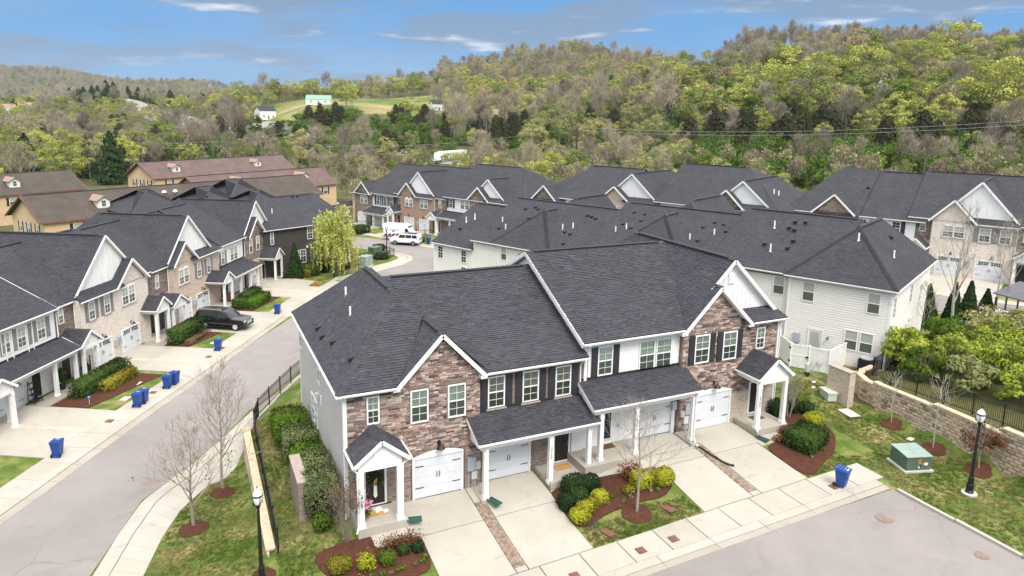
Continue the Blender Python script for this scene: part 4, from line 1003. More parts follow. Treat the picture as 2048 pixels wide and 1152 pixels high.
        for xa in (xi0, xi1): MB().box(xa-.02 if xa == xi1 else xa, xa if xa == xi1 else xa+.02, yf+.24, yb, ze-.10-beam, zz(xa), 'white_siding').build('porch_side', s.t)
        MB().box(xi0+.002, xi1-.002, yf+.14, yf+.34, ze-.12-beam, ze-.10-beam*.3+.002, 'white_trim').build('porch_beam', s.t)
        for xa in cols: s.column(xa, yf+.24, zf, ze-.12-beam)
        if slab: MB().box(x0+.12, x1-.1, yf+.02, yb, zf-.45, zf, 'concrete').build('porch_slab', s.t)
    def shed(s, x0, x1, yf, yb, ze, zt, cols, zf, tabs=False, yb2=None, flash=True):
        """porch roof leaning on the wall, on square columns"""
        s.slope([(x0, yf, ze), (x1, yf, ze), (x1, yb, zt), (x0, yb, zt)], tabs=tabs, th=.08, name='porch_roof')
        s.gutter((x0, yf+.01, ze-.02), (x1, yf+.01, ze-.02))
        for xa in (x0+.01, x1-.01): s.board((xa, yf+.02, ze-.10), (xa, yb, zt-.10), .05, .19)
        MB().box(x0+.2, x1-.2, yf+.22, yf+.42, ze-.42, ze-.02, 'white_trim').build('porch_beam', s.t)
        for xa in (x0+.2, x1-.2): 
            d = .06 if xa < (x0+x1)/2 else -.06; a, c = sorted((xa, xa+d)); dz = (zt-ze)/(yb-yf)
            V = [(a, yf+.42, ze-.42), (a, yb, ze-.42), (a, yb, zt-.13), (a, yf+.42, ze+.42*dz-.13)]; V += [(c, y, z) for _, y, z in V]
            MB().faces(V, [(0, 3, 2, 1), (4, 5, 6, 7), (0, 1, 5, 4), (1, 2, 6, 5), (2, 3, 7, 6), (3, 0, 4, 7)], 'white_siding').build('porch_side', s.t)
        if flash: MB().box(x0+.1, x1-.05, yb-.05, yb+.01, zt-.02, zt+.13, 'flashing').build('flashing', s.t)
        for xa in cols: s.column(xa, yf+.32, zf, ze-.42)
    def pipe(s, x, y, z, h=.42, r=.05):
        MB().lathe([(r*1.7, -.12), (r*1.5, -.04), (r, .0), (r, h), (r*.8, h)], 8, 'pipe_white', (x, y, z)).build('vent_pipe', s.t)
    def rvent(s, x, y, z, d):
        """black hooded roof vent; d = direction of the downhill side"""
        d = Vector(d).normalized(); sd = Vector((-d.y, d.x, 0)); p = Vector((x, y, z)); b = MB()
        V = [p+sd*.14-d*.12, p-sd*.14-d*.12, p-sd*.14+d*.16-Vector((0, 0, .12)), p+sd*.14+d*.16-Vector((0, 0, .12)), p+sd*.12-d*.10+Vector((0, 0, .12)), p-sd*.12-d*.10+Vector((0, 0, .12)), p-sd*.13+d*.2+Vector((0, 0, .07)), p+sd*.13+d*.2+Vector((0, 0, .07))]
        b.faces(V, MB.BF, 'vent_black').build('roof_vent', s.t)
def lerp_z(p, q, y): t = (y-p[1])/(q[1]-p[1]); return p[2]+(q[2]-p[2])*t

def stone_face(parent, outline, holes, y, n_single, seed, hmin=.075, hmax=.13):
    """ledge stones on a front plane: outline polygon (x,z) and rectangles left free; each stone has its own relief"""
    random.seed(seed)
    protos = []
    for k in range(8):
        b = MB(); r = random.random
        f = [(-.5+.04*r(), -.5+.10*r()), (.5-.04*r(), -.5+.10*r()), (.5-.04*r(), .5-.10*r()), (-.5+.04*r(), .5-.10*r())]
        dz = [.7+.6*r() for _ in range(5)]
        V = [(-.5, 0, -.5), (.5, 0, -.5), (.5, 0, .5), (-.5, 0, .5)]+[(a, -d, c) for (a, c), d in zip(f, dz)]+[(.25*(r()-.5), -dz[4]*1.15, .3*(r()-.5))]
        b.faces(V, [(0, 1, 5, 4), (1, 2, 6, 5), (2, 3, 7, 6), (3, 0, 4, 7), (4, 5, 8), (5, 6, 8), (6, 7, 8), (7, 4, 8)], 'stone_single'); protos.append(b.mesh('stone'))
    def span(z):
        xs = []
        for i in range(len(outline)):
            (xa, za), (xb, zb) = outline[i], outline[(i+1) % len(outline)]
            if (za-z)*(zb-z) < 0: xs.append(xa+(xb-xa)*(z-za)/(zb-za))
        return sorted(xs)
    z = min(p[1] for p in outline); zt = max(p[1] for p in outline); P = []
    while z < zt-.03:
        h = random.uniform(hmin, hmax); zc = min(z+h/2, zt-.02); xs = span(zc)
        for a, c in zip(xs[::2], xs[1::2]):
            x = a+.01
            while x < c-.04:
                w = min(random.uniform(.16, .52), c-x); x1 = x+w
                cut = False
                for hx0, hx1, hz0, hz1 in holes:
                    if hz0-.02 < zc < hz1+.02:
                        if x >= hx0-.005 and x < hx1: x = hx1+.005; cut = True; break
                        if x < hx0 < x1: x1 = hx0-.004
                if cut: continue
                if x1-x > .05: P.append((x+(x1-x)/2, zc, x1-x-.008, h-.008))
                x = max(x1, x+.05)
        z += h
    random.shuffle(P); P.sort(key=lambda p: -round(p[2], 1)); rest = MB(); rest.mats = ['stone_joined']
    for i, (x, zc, w, h) in enumerate(P):
        d = random.uniform(.018, .055)
        if i < n_single:
            o = link('stone', random.choice(protos), parent, (x, y, zc)); o.scale = (w, d, h)
        else:
            me = random.choice(protos); t = random.uniform(.01, 1); vs = [(v.co.x*w+x, v.co.y*d+y, v.co.z*h+zc) for v in me.vertices]
            rest.faces(vs, [tuple(p.vertices) for p in me.polygons], None, t)
    if rest.f: rest.build('stones_smaller', parent)['kind'] = 'stuff'

GA = 'townhouses of the front row'
# ===== unit 1: stone gable, hip roof, small porch
h = House('townhouse', 'brown stone end townhouse with hip roof, grey siding side and wreathed door', (0, 0), 0, GA, near=True); U1 = h
h.wall('grey_siding', 5.95, 6.15, 30.72, 44.5, -1.2, 6.12, 'side_wall'); h.wall('grey_siding', 6.15, 12.7, 44.3, 44.5, -1.2, 6.12, 'rear_wall')
fw1 = h.wall('brick_dark', 5.95, 12.78, 30.58, 30.72, -.9, 6.2, 'front_wall')
h.wall('brick_brown', 5.98, 9.1, 30.53, 30.58, -.9, 1.93, 'brick_base'); h.wall('brick_brown', 11.98, 12.78, 30.53, 30.58, -.9, 1.86, 'brick_base')
for a, c in ((5.99, 6.74), (7.9, 9.14), (11.98, 12.77)): MB().box(a, c, 30.50, 30.58, 1.87, 1.95, 'brick_cap').build('brick_ledge', h.t)
h.wall('brick_dark', 12.6, 12.78, 30.72, 30.85, -.6, 6.2, 'return_wall')
stone_face(fw1, [(6.05, 1.95), (12.76, 1.95), (12.76, 6.1), (12.45, 6.35), (10.68, 8.22), (8.9, 6.35), (8.5, 6.08), (6.05, 6.08)],
           [(6.96, 7.64, 4.36, 5.82), (9.09, 10.06, 4.03, 5.79), (10.99, 12.02, 3.98, 5.79), (9.06, 12.0, 1.9, 2.35), (9.4, 11.6, 2.3, 2.52), (6.6, 8.05, 1.9, 2.3)], 30.58, 300, 21)
h.gable('brick_dark', [(8.6, 6.2), (12.6, 6.2), (10.68, 8.24)], 30.58)
T = True
h.slope([(5.6, 30.2, 6.2), (9.4, 34.5, 9.8), (9.4, 40.4, 9.8), (5.6, 44.8, 6.2)], tabs=T)
h.slope([(5.6, 30.2, 6.2), (8.4, 30.2, 6.2), (10.0, 32.2, 7.87), (10.6, 33.14, 8.66), (9.4, 34.5, 9.8)], tabs=T)
h.slope([(13.2, 30.3, 6.17), (13.2, 44.8, 6.2), (9.4, 40.4, 9.8), (9.4, 34.5, 9.8)], tabs=T)
h.slope([(5.6, 44.8, 6.2), (13.2, 44.8, 6.2), (9.4, 40.4, 9.8)])
h.slope([(8.38, 30.2, 6.14), (10.68, 30.2, 8.55), (10.68, 33.1, 8.55)], tabs=T)
h.slope([(12.98, 30.2, 6.14), (13.0, 31.2, 6.12), (10.68, 33.6, 8.55), (10.68, 30.2, 8.55)], tabs=T)
h.cap((5.6, 30.2, 6.2), (9.4, 34.5, 9.8), .42); h.cap((9.4, 34.5, 9.8), (9.4, 40.4, 9.8), .36, True); h.cap((5.6, 44.8, 6.2), (9.4, 40.4, 9.8), .34)
h.cap((10.68, 30.2, 8.55), (10.68, 33.1, 8.55), .3, True); h.cap((9.4, 34.5, 9.8), (10.66, 33.1, 8.62), .3)
h.board((8.38, 30.19, 6.03), (10.68, 30.19, 8.44), .05, .2); h.board((12.98, 30.19, 6.03), (10.68, 30.19, 8.44), .05, .2)
for a, c in (((8.5, 30.4, 6.02), (10.68, 30.4, 8.32)), ((12.86, 30.4, 6.02), (10.68, 30.4, 8.32))): h.board(a, c, .38, .03, 'white_trim', 'soffit')
MB().box(8.2, 8.55, 30.2, 30.55, 5.93, 6.12, 'white_trim').build('cornice_return', h.t); MB().box(12.68, 13.02, 30.2, 30.55, 5.93, 6.1, 'white_trim').build('cornice_return', h.t)
h.gutter((5.6, 30.2, 6.16), (8.3, 30.2, 6.16)); h.gutter((5.6, 44.8, 6.16), (5.6, 30.2, 6.16))
MB().box(5.64, 5.96, 30.25, 44.7, 6.05, 6.09, 'white_trim').build('soffit', h.t); MB().box(5.97, 8.4, 30.25, 30.55, 6.05, 6.09, 'white_trim').build('soffit', h.t)
h.downspout([(5.72, 30.15, 6.05), (5.88, 30.42, 5.86), (5.9, 30.48, 5.7), (5.9, 30.48, .1), (5.86, 30.3, -.1)])
MB().box(5.93, 6.06, 30.50, 30.62, -.6, 6.04, 'white_trim').build('corner_board', h.t); MB().box(5.92, 6.04, 44.36, 44.5, -.7, 6.04, 'white_trim').build('corner_board', h.t)
h.window(6.99, 4.39, .62, 1.4, 30.54); h.window(9.12, 4.06, .91, 1.7, 30.54); h.window(11.03, 4.02, .95, 1.73, 30.54)
for x, w in ((6.95, .7), (9.07, 1.0), (10.98, 1.05)): MB().box(x, x+w, 30.5, 30.58, 5.83, 6.02, 'brick_dark').build('brick_lintel', h.t)
h.garage(9.27, 0.0, 2.48, 2.17, 30.52, .24); h.lamp(10.55, 2.72, 30.52, 1.15)
h.door(6.86, .24, .92, 1.96, 30.52, 'door_black')
MB().box(6.6, 8.1, 30.4, 30.56, .1, .2, 'brick_dark').build('door_step', h.t)
h.porch_gable(5.97, 8.55, 28.72, 30.56, 3.36, 4.4, (6.3, 8.08), .2, T); cn = [c for c in h.t.children if c.name.startswith('column')][0]
h.downspout([(5.93, 28.85, 3.3), (5.98, 28.9, 3.1), (6.13, 28.86, 2.98), (6.13, 28.86, .3), (6.0, 28.6, .12)]); h.downspout([(8.57, 28.85, 3.32), (8.5, 28.9, 3.1), (8.25, 28.9, 3.0), (8.25, 28.95, .3), (8.36, 28.75, .06)])
text_mesh('2\n7\n1\n2', .2, 'black_paint', cn, (6.3, 28.815, 1.55), (math.pi/2, 0, 0), 'house_number', .85)
for x0, x1, z0, z1, mt in ((12.06, 12.5, 1.0, 1.7, 'grey_box'), (12.28, 12.56, .53, .92, 'light_box'), (12.5, 12.74, 1.05, 1.45, 'tan_lid')): MB().box(x0, x1, 30.36, 30.53, z0, z1, mt).box(x0-.01, x1+.01, 30.345, 30.362, z0-.01, z1+.01, mt).build('meter_box', h.t)
for x in (12.14, 12.34, 12.44, 12.5): MB().tube([(x, 30.46, 1.0), (x, 30.46, -.05)], .025, 5, 'pipe_grey').build('conduit', h.t)
for y, z in ((38.4, 4.35), (33.9, 4.7)): pass
# windows in the side wall: built in a turned frame
SIDEW = [(.45, 4.1, .85, 1.5), (6.82, 4.15, .92, 1.5), (4.42, .85, .93, 1.75), (5.42, .85, .93, 1.75)]
h.turned((5.95, 44.5, 0), -90, lambda: [h.window(x, z, w, hh, 0.0) for x, z, w, hh in SIDEW])
MB().box(5.75, 5.95, 37.45, 37.75, 3.15, 3.42, 'light_box').build('security_lamp', h.t); MB().box(5.9, 5.95, 36.55, 36.8, 3.05, 3.6, 'white_trim').build('vent_cover', h.t)
for y in (38.3, 36.65): MB().tube([(5.95, y, .5), (5.7, y, .5), (5.68, y, .4)], .03, 5, 'pipe_white').build('vent_outlet', h.t)
for y, t in ((39.3, .62), (36.4, .52)): h.pipe(5.6+3.8*t, y, 6.2+3.6*t, .5, .055)
for y, t in ((38.6, .17), (37.1, .16), (35.3, .22), (31.9, .28)): h.rvent(5.6+3.8*t, y, 6.2+3.6*t+.05, (-1, 0, 0))

# ===== unit 2: brick with three shuttered windows over a lean-to porch
h = House('townhouse', 'brown brick townhouse with three black shuttered windows above its porch roof', (0, 0), 0, GA, near=True); U2 = h
h.wall('brick_dark', 12.79, 19.0, 30.8, 31.0, -.6, 6.12, 'front_wall'); h.wall('grey_siding', 12.8, 19, 44.3, 44.5, -1, 6.1, 'rear_wall')
h.slope([(12.95, 30.3, 6.2), (18.98, 30.3, 6.2), (18.98, 37.5, 9.78), (9.5, 37.5, 9.78)], tabs=T)
h.slope([(12.9, 44.7, 6.2), (18.98, 44.7, 6.2), (18.98, 37.5, 9.78), (9.5, 37.5, 9.78)])
h.cap((9.6, 37.5, 9.78), (18.9, 37.5, 9.78), .34, True)
h.gutter((13.05, 30.3, 6.16), (18.98, 30.3, 6.16)); MB().box(13, 18.95, 30.33, 30.8, 6.0, 6.05, 'white_trim').build('soffit', h.t)
MB().box(18.9, 19.02, 30.35, 30.8, 5.95, 6.17, 'white_trim').build('rake_return', h.t)
for x, style in ((13.28, 'half'), (15.25, 'half'), (17.2, 'half')): h.window(x, 4.02, .96, 1.72, 30.78, style, sill='brick_cap')
for x in (12.88, 14.26, 14.84, 16.23, 16.79, 18.19): h.shutter(x, 4.0, .40, 1.74, 30.77)
MB().box(12.82, 19, 30.76, 30.8, 5.78, 6.0, 'brick_brown').build('soldier_course', h.t)
h.shed(12.05, 19.06, 28.95, 30.78, 3.08, 3.92, (12.57, 16.22, 18.52), .0, T)
h.garage(13.3, 0.0, 2.42, 2.0, 30.78, .0, trim=.09); h.door(17.28, .22, .86, 1.9, 30.78, 'door_black')
MB().box(16.1, 19.0, 28.95, 30.8, -.45, .2, 'concrete').build('porch_slab', h.t)
MB().box(12.3, 12.85, 29.05, 30.5, -.5, .02, 'concrete').build('column_footing', h.t)
MB().box(18.3, 18.98, 30.70, 30.8, .55, 2.75, 'white_siding').build('siding_panel', h.t); MB().box(18.42, 18.52, 30.66, 30.70, 1.9, 2.12, 'rust').build('meter_box', h.t)
h.downspout([(18.74, 30.2, 6.05), (18.74, 30.55, 5.85), (18.72, 30.72, 5.65), (18.72, 30.72, 4.12), (18.72, 30.62, 4.0)])
h.downspout([(12.42, 28.9, 3.0), (12.5, 29.1, 2.8), (12.57, 29.12, 2.6), (12.57, 29.12, .2), (12.62, 28.95, .1)])
h.lamp(16.35, 2.1, 30.78, .8)
cn = [c for c in h.t.children if c.name.startswith('column')][1]
text_mesh('2\n7\n0\n8', .2, 'black_paint', cn, (16.22, 29.15, 1.75), (math.pi/2, 0, 0), 'house_number', .85)

# ===== unit 3: white painted upper storey, higher roof
h = House('townhouse', 'white painted townhouse with navy door behind the small bare street tree', (0, 0), 0, GA, near=True); U3 = h
h.wall('brick_white', 19.02, 25.4, 30.8, 31.0, -.3, 6.9, 'front_wall'); h.wall('grey_siding', 19, 25.4, 44.3, 44.5, -1, 6.8, 'rear_wall')
h.gable('white_siding', [(30.85, 5.0), (44.4, 5.0), (44.4, 6.7), (37.5, 10.35), (30.85, 6.95)], 18.85, .2, axis='x')
h.slope([(18.55, 30.3, 6.98), (25.32, 30.3, 6.98), (29.2, 37.5, 10.62), (18.55, 37.5, 10.62)], tabs=T)
h.slope([(18.55, 44.7, 6.98), (26, 44.7, 6.98), (29.2, 37.5, 10.62), (18.55, 37.5, 10.62)])
h.cap((18.6, 37.5, 10.62), (28.9, 37.5, 10.62), .34, True)
h.board((18.56, 30.25, 6.86), (18.56, 37.5, 10.51), .05, .22); h.board((18.56, 44.7, 6.86), (18.56, 37.5, 10.51), .05, .22)
h.board((18.72, 30.35, 6.80), (18.72, 37.5, 10.40), .3, .03, 'white_trim', 'soffit'); h.board((18.72, 44.6, 6.8), (18.72, 37.5, 10.40), .3, .03, 'white_trim', 'soffit')
h.gutter((18.6, 30.3, 6.94), (25.3, 30.3, 6.94)); MB().box(18.7, 25.3, 30.33, 30.8, 6.77, 6.82, 'white_trim').build('soffit', h.t)
MB().box(18.95, 19.12, 30.72, 30.82, 3.9, 6.8, 'white_trim').build('corner_board', h.t)
h.downspout([(18.95, 30.2, 6.85), (19.0, 30.55, 6.7), (19.2, 30.72, 6.5), (19.2, 30.72, 4.95)])
h.window(19.82, 4.80, .97, 1.70, 30.78); h.window(22.55, 4.72, 1.1, 1.76, 30.78); h.window(23.72, 4.70, 1.1, 1.76, 30.78)
h.shutter(19.42, 4.76, .40, 1.74, 30.77); h.shutter(20.8, 4.76, .42, 1.74, 30.77)
h.shed(18.6, 25.8, 29.0, 30.78, 3.75, 4.68, (19.28, 21.55, 25.45), .62, T)
h.garage(22.62, .55, 2.5, 2.06, 30.78, .0, trim=.09); h.door(20.14, .95, .72, 1.88, 30.78, 'door_navy')
MB().box(18.1, 22.4, 28.85, 30.8, -.3, .66, 'concrete').build('porch_slab', h.t)
MB().box(25.2, 25.8, 28.95, 30.5, -.1, .58, 'concrete').build('column_footing', h.t)
MB().box(21.3, 21.44, 30.7, 30.78, 1.55, 1.72, 'pipe_grey').build('hose_reel', h.t)
h.lamp(21.7, 2.75, 30.78, .8)
cn = [c for c in h.t.children if c.name.startswith('column')][1]
text_mesh('2\n7\n0\n4', .2, 'black_paint', cn, (21.55, 29.205, 2.3), (math.pi/2, 0, 0), 'house_number', .85)
MB().box(25.0, 25.3, 30.55, 30.78, 2.0, 2.5, 'pipe_grey').build('meter_box', h.t)
for x in (25.06, 25.14, 25.2): MB().tube([(x, 30.66, 2.0), (x, 30.66, .5)], .03, 5, 'pipe_white').build('conduit', h.t)

# ===== unit 4: stone front under a double gable
h = House('townhouse', 'brown stone townhouse with stacked white gable at the right end of the front row', (0, 0), 0, GA, near=True); U4 = h
fw4 = h.wall('brick_dark', 25.42, 32.75, 30.58, 30.72, -.4, 6.8, 'front_wall'); h.wall('grey_siding', 32.62, 32.82, 30.72, 44.5, -.6, 6.8, 'side_wall'); h.wall('grey_siding', 25.4, 32.62, 44.3, 44.5, -1, 6.8, 'rear_wall')
h.wall('brick_tan', 29.4, 32.82, 30.53, 30.58, -.4, 2.38, 'brick_base')
for a, c in ((29.5, 30.75), (31.87, 32.82)): MB().box(a, c, 30.5, 30.58, 2.34, 2.42, 'brick_cap').build('brick_ledge', h.t)
h.wall('brick_dark', 25.42, 25.62, 30.72, 30.85, -.2, 6.9, 'return_wall')
stone_face(fw4, [(25.5, .6), (26.5, .6), (26.5, 2.42), (32.75, 2.42), (32.75, 6.66), (30.2, 6.7), (27.85, 9.0), (25.6, 6.75), (25.46, 6.6)],
           [(26.3, 27.43, 4.6, 6.44), (28.4, 29.53, 4.55, 6.4), (25.88, 26.34, 4.65, 6.44), (27.4, 27.85, 4.65, 6.4), (27.98, 28.44, 4.6, 6.4), (29.49, 29.95, 4.6, 6.4), (31.0, 31.76, 4.92, 6.38), (26.45, 29.42, .3, 2.75), (26.8, 29.1, 2.7, 2.95), (30.6, 32.05, 2.4, 2.95)], 30.58, 300, 22)
h.gable('brick_dark', [(25.5, 6.75), (30.2, 6.75), (27.82, 9.05)], 30.58)
h.slope([(25.3, 30.2, 6.84), (27.8, 30.2, 9.31), (27.8, 30.8, 9.31), (29.2, 30.8, 10.7), (29.2, 34, 10.7), (25.3, 34, 6.84)][:3]+[(27.8, 33.9, 9.31), (25.3, 33.9, 6.84)], tabs=T)
h.slope([(27.8, 30.8, 9.31), (29.2, 30.8, 10.7), (29.2, 33.9, 10.7), (27.8, 33.9, 9.31)], tabs=T)
h.slope([(25.3, 33.9, 6.84), (29.2, 33.9, 10.7), (29.2, 41, 10.7), (25.3, 44.9, 6.84)], tabs=T)
h.slope([(27.8, 30.2, 9.31), (30.36, 30.2, 6.8), (30.36, 31.12, 6.8), (27.8, 31.12, 9.31)], tabs=T)
h.slope([(29.75, 30.2, 6.87), (33.2, 30.2, 6.87), (32.75, 31.12, 7.47), (29.75, 31.12, 7.47)], tabs=T)
h.slope([(33.2, 30.9, 6.87), (33.2, 44.9, 6.87), (29.2, 41, 10.7), (29.2, 30.8, 10.7), (32.78, 30.8, 7.28)], tabs=T)
h.slope([(25.3, 44.9, 6.84), (33.2, 44.9, 6.87), (29.2, 41, 10.7)], tabs=T)
h.cap((29.2, 30.8, 10.7), (29.2, 41, 10.7), .36, True); h.cap((27.8, 30.2, 9.31), (27.8, 31.1, 9.31), .26); h.cap((25.3, 44.9, 6.84), (29.2, 41, 10.7), .3)
gw = h.gable('white_siding', [(27.6, 8.6), (30.0, 7.35), (32.55, 7.35), (29.2, 10.5), (27.75, 9.12)], 31.12)
for i in range(13):
    x = 28.0+.36*i; zt = 10.45-abs(x-29.2)*.985
    zb = max(7.42, 9.2-(x-27.9)*.98) if x < 30.1 else 7.42
    if zt-zb > .15: MB().box(x-.035, x+.035, 31.09, 31.13, zb, zt, 'batten_white').build('batten', gw)
v_ = MB(); v_.box(28.98, 29.42, 31.05, 31.13, 9.15, 9.75, 'white_trim')
for i in range(6): v_.box(29.02, 29.38, 31.03, 31.06, 9.2+.09*i, 9.25+.09*i, 'white_siding')
v_.build('gable_vent', gw)
for a, c in (((27.55, 30.79, 8.95), (29.2, 30.79, 10.58)), ((32.85, 30.79, 7.1), (29.2, 30.79, 10.58)), ((25.28, 30.19, 6.72), (27.8, 30.19, 9.2)), ((30.38, 30.19, 6.68), (27.8, 30.19, 9.2))): h.board(a, c, .05, .2)
for a, c in (((25.4, 30.4, 6.7), (27.8, 30.4, 9.07)), ((30.26, 30.4, 6.66), (27.8, 30.4, 9.07)), ((32.7, 30.95, 7.1), (29.2, 30.95, 10.46)), ((27.7, 30.95, 9.0), (29.2, 30.95, 10.46))): h.board(a, c, .36, .03, 'white_trim', 'soffit')
MB().box(25.1, 25.5, 30.2, 30.56, 6.6, 6.8, 'white_trim').build('cornice_return', h.t); MB().box(30.1, 30.5, 30.2, 30.56, 6.58, 6.8, 'white_trim').build('cornice_return', h.t)
h.gutter((30.45, 30.2, 6.83), (33.2, 30.2, 6.83)); MB().box(30.4, 33.1, 30.24, 30.58, 6.68, 6.72, 'white_trim').build('soffit', h.t)
h.gutter((33.2, 30.25, 6.83), (33.2, 44.8, 6.83)); MB().box(32.75, 33.15, 30.3, 44.8, 6.68, 6.72, 'white_trim').build('soffit', h.t)
MB().box(32.72, 32.86, 30.46, 30.6, -.1, 6.65, 'white_trim').build('corner_board', h.t)
h.window(26.32, 4.66, 1.08, 1.74, 30.54); h.window(28.43, 4.6, 1.07, 1.75, 30.54); h.window(31.03, 4.96, .70, 1.38, 30.54)
for x in (25.9, 27.41, 28.0, 29.51): h.shutter(x, 4.64, .42, 1.76, 30.54)
h.garage(26.66, .45, 2.58, 2.2, 30.52, .22); h.lamp(27.95, 3.15, 30.52, 1.15)
h.door(30.88, .82, .86, 1.98, 30.52, 'door_black')
h.porch_gable(29.6, 32.25, 28.5, 30.56, 3.93, 5.03, (29.85, 31.88), .75, T)
h.downspout([(29.58, 28.7, 3.85), (29.62, 28.72, 3.6), (29.72, 28.66, 3.5), (29.72, 28.66, .95), (29.6, 28.35, .72)]); h.downspout([(32.28, 28.7, 3.87), (32.2, 28.75, 3.65), (32.06, 28.78, 3.5), (32.06, 28.78, .8), (32.2, 28.7, .55)])
h.downspout([(25.5, 29.0, 3.66), (25.5, 29.12, 3.4), (25.5, 29.14, .9), (25.52, 29.0, .5), (25.58, 28.7, .42)])
h.downspout([(32.95, 30.3, 6.75), (32.88, 30.42, 6.5), (32.88, 30.42, .3), (32.95, 30.2, .15)])
cn = [c for c in h.t.children if c.name.startswith('column')][0]
text_mesh('2\n7\n0\n0', .2, 'black_paint', cn, (29.85, 28.61, 2.5), (math.pi/2, 0, 0), 'house_number', .85)
for x0, x1, z0, z1, mt in ((25.85, 26.15, 1.6, 2.25, 'grey_box'), (25.78, 26.1, 1.05, 1.5, 'light_box'), (25.55, 25.8, 1.5, 1.85, 'tan_lid')): MB().box(x0, x1, 30.4, 30.56, z0, z1, mt).build('meter_box', h.t)
for x in (25.9, 25.98, 26.06): MB().tube([(x, 30.48, 1.2), (x, 30.48, .45)], .025, 5, 'pipe_grey').build('conduit', h.t)
for x, y in ((27.5, 36.6), (23.5, 41)): pass
# ===== rows of townhouses behind
def main_roof(h, x0, x1, yf, yb, ze, zr, ends='gg', ov=.3, mat='shingle', fascia=True, rake=True):
    """roof with its ridge along x; ends: g gable, h hip, n plain"""
    ym = (yf+yb)/2; a = yf-.35; b = yb+.35; hw = (b-a)/2; ym = (a+b)/2
    e0 = x0-(ov if ends[0] == 'g' else .35); e1 = x1+(ov if ends[1] == 'g' else .35)
    if ends[0] == 'n': e0 = x0
    if ends[1] == 'n': e1 = x1
    k = hw*.9
    r0 = e0+(k if ends[0] == 'h' else 0); r1 = e1-(k if ends[1] == 'h' else 0)
    h.slope([(e0, a, ze), (e1, a, ze), (r1, ym, zr), (r0, ym, zr)], mat); h.slope([(e1, b, ze), (e0, b, ze), (r0, ym, zr), (r1, ym, zr)], mat)
    if ends[0] == 'h': h.slope([(e0, b, ze), (e0, a, ze), (r0, ym, zr)], mat); h.cap((e0, a, ze), (r0, ym, zr)); h.cap((e0, b, ze), (r0, ym, zr))
    if ends[1] == 'h': h.slope([(e1, a, ze), (e1, b, ze), (r1, ym, zr)], mat); h.cap((e1, a, ze), (r1, ym, zr)); h.cap((e1, b, ze), (r1, ym, zr))
    h.cap((r0+.05, ym, zr), (r1-.05, ym, zr), .32, True)
    if fascia:
        for i, (e, r) in enumerate(((e0, r0), (e1, r1))):
            if ends[i] == 'g' and rake:
                h.board((e, a+.03, ze-.1), (e, ym, zr-.1), .05, .2); h.board((e, b-.03, ze-.1), (e, ym, zr-.1), .05, .2)
        h.gutter((e0+.05, a, ze-.03), (e1-.05, a, ze-.03)); h.gutter((e1-.05, b, ze-.03), (e0+.05, b, ze-.03))
    return ym
def depth_roof(h, xc, hw, yf, yb, ze, za, rear='h', mat='shingle'):
    """roof with its ridge running back from a front gable at yf"""
    k = hw*.95 if rear == 'h' else 0
    h.slope([(xc-hw, yb, ze), (xc-hw, yf, ze), (xc, yf, za), (xc, yb-k, za)], mat); h.slope([(xc+hw, yf, ze), (xc+hw, yb, ze), (xc, yb-k, za), (xc, yf, za)], mat)
    if rear == 'h': h.slope([(xc+hw, yb, ze), (xc-hw, yb, ze), (xc, yb-k, za)], mat)
    h.cap((xc, yf, za), (xc, yb-k, za), .32, True)
    if rear == 'h': h.cap((xc-hw, yb, ze), (xc, yb-k, za)); h.cap((xc+hw, yb, ze), (xc, yb-k, za))
def rakes(h, xc, hw, y, zf, za, soffit=True):
    for sg in (-1, 1):
        h.board((xc+sg*hw, y, zf-.1), (xc, y, za-.1), .05, .2)
        if soffit: h.board((xc+sg*(hw-.05), y+.2, zf-.11), (xc, y+.2, za-.15), .34, .03, 'white_trim', 'soffit')
def gable_roof(h, xc, hw, yf, yb, zf, za, mat='shingle'):
    h.slope([(xc-hw, yf, zf), (xc, yf, za), (xc, yb, za), (xc-hw, yb, zf)], mat); h.slope([(xc+hw, yf, zf), (xc+hw, yb, zf), (xc, yb, za), (xc, yf, za)], mat)
    h.cap((xc, yf, za), (xc, yb, za), .28); rakes(h, xc, hw, yf-.01, zf, za)
def stacked_gable(h, wallmat, xg, hg, xu, hu, ze, zg, zu, side, xw0, xw1, yup=.55, depth=14.3, battens=True):
    """a brick gable with a taller white gable behind it and a pent roof beside; side = which side the pent lies"""
    h.gable(wallmat, [(xg-hg+.28, ze-.12), (xg+hg-.28, ze-.12), (xg, zg-.28)], 0, .2)
    gable_roof(h, xg, hg, -.35, yup+3.2, ze-.05, zg)
    depth_roof(h, xu, hu, yup-.25, depth+.3, ze-.05, zu)
    rakes(h, xu, hu-.35, yup-.27, ze+.32, zu)
    g = h.gable('white_siding', [(xu-hu+.5, ze+.3), (xu+hu-.5, ze+.3), (xu, zu-.2)], yup, .1)
    if battens:
        n = 9
        for i in range(n):
            x = xu-hu+.7+(2*hu-1.4)*(i+.5)/n; zt = zu-.25-abs(x-xu)*(zu-ze)/hu
            if zt > ze+.5: MB().box(x-.03, x+.03, yup-.03, yup+.01, ze+.35, zt, 'batten_white').build('batten', g)
    a, c = (xg+hg*.55, xw1+.3) if side == 'R' else (xw0-.3, xg-hg*.55)
    d = .42 if side == 'R' else 0; e = .42 if side == 'L' else 0
    h.slope([(a, -.35, ze-.02), (c, -.35, ze-.02), (c-d, yup, ze+.55), (a+e, yup, ze+.55)], name='pent_roof')
    h.gutter((a if side == 'L' else xg+hg+.1, -.35, ze-.06), (c if side == 'R' else xg-hg-.1, -.35, ze-.06))
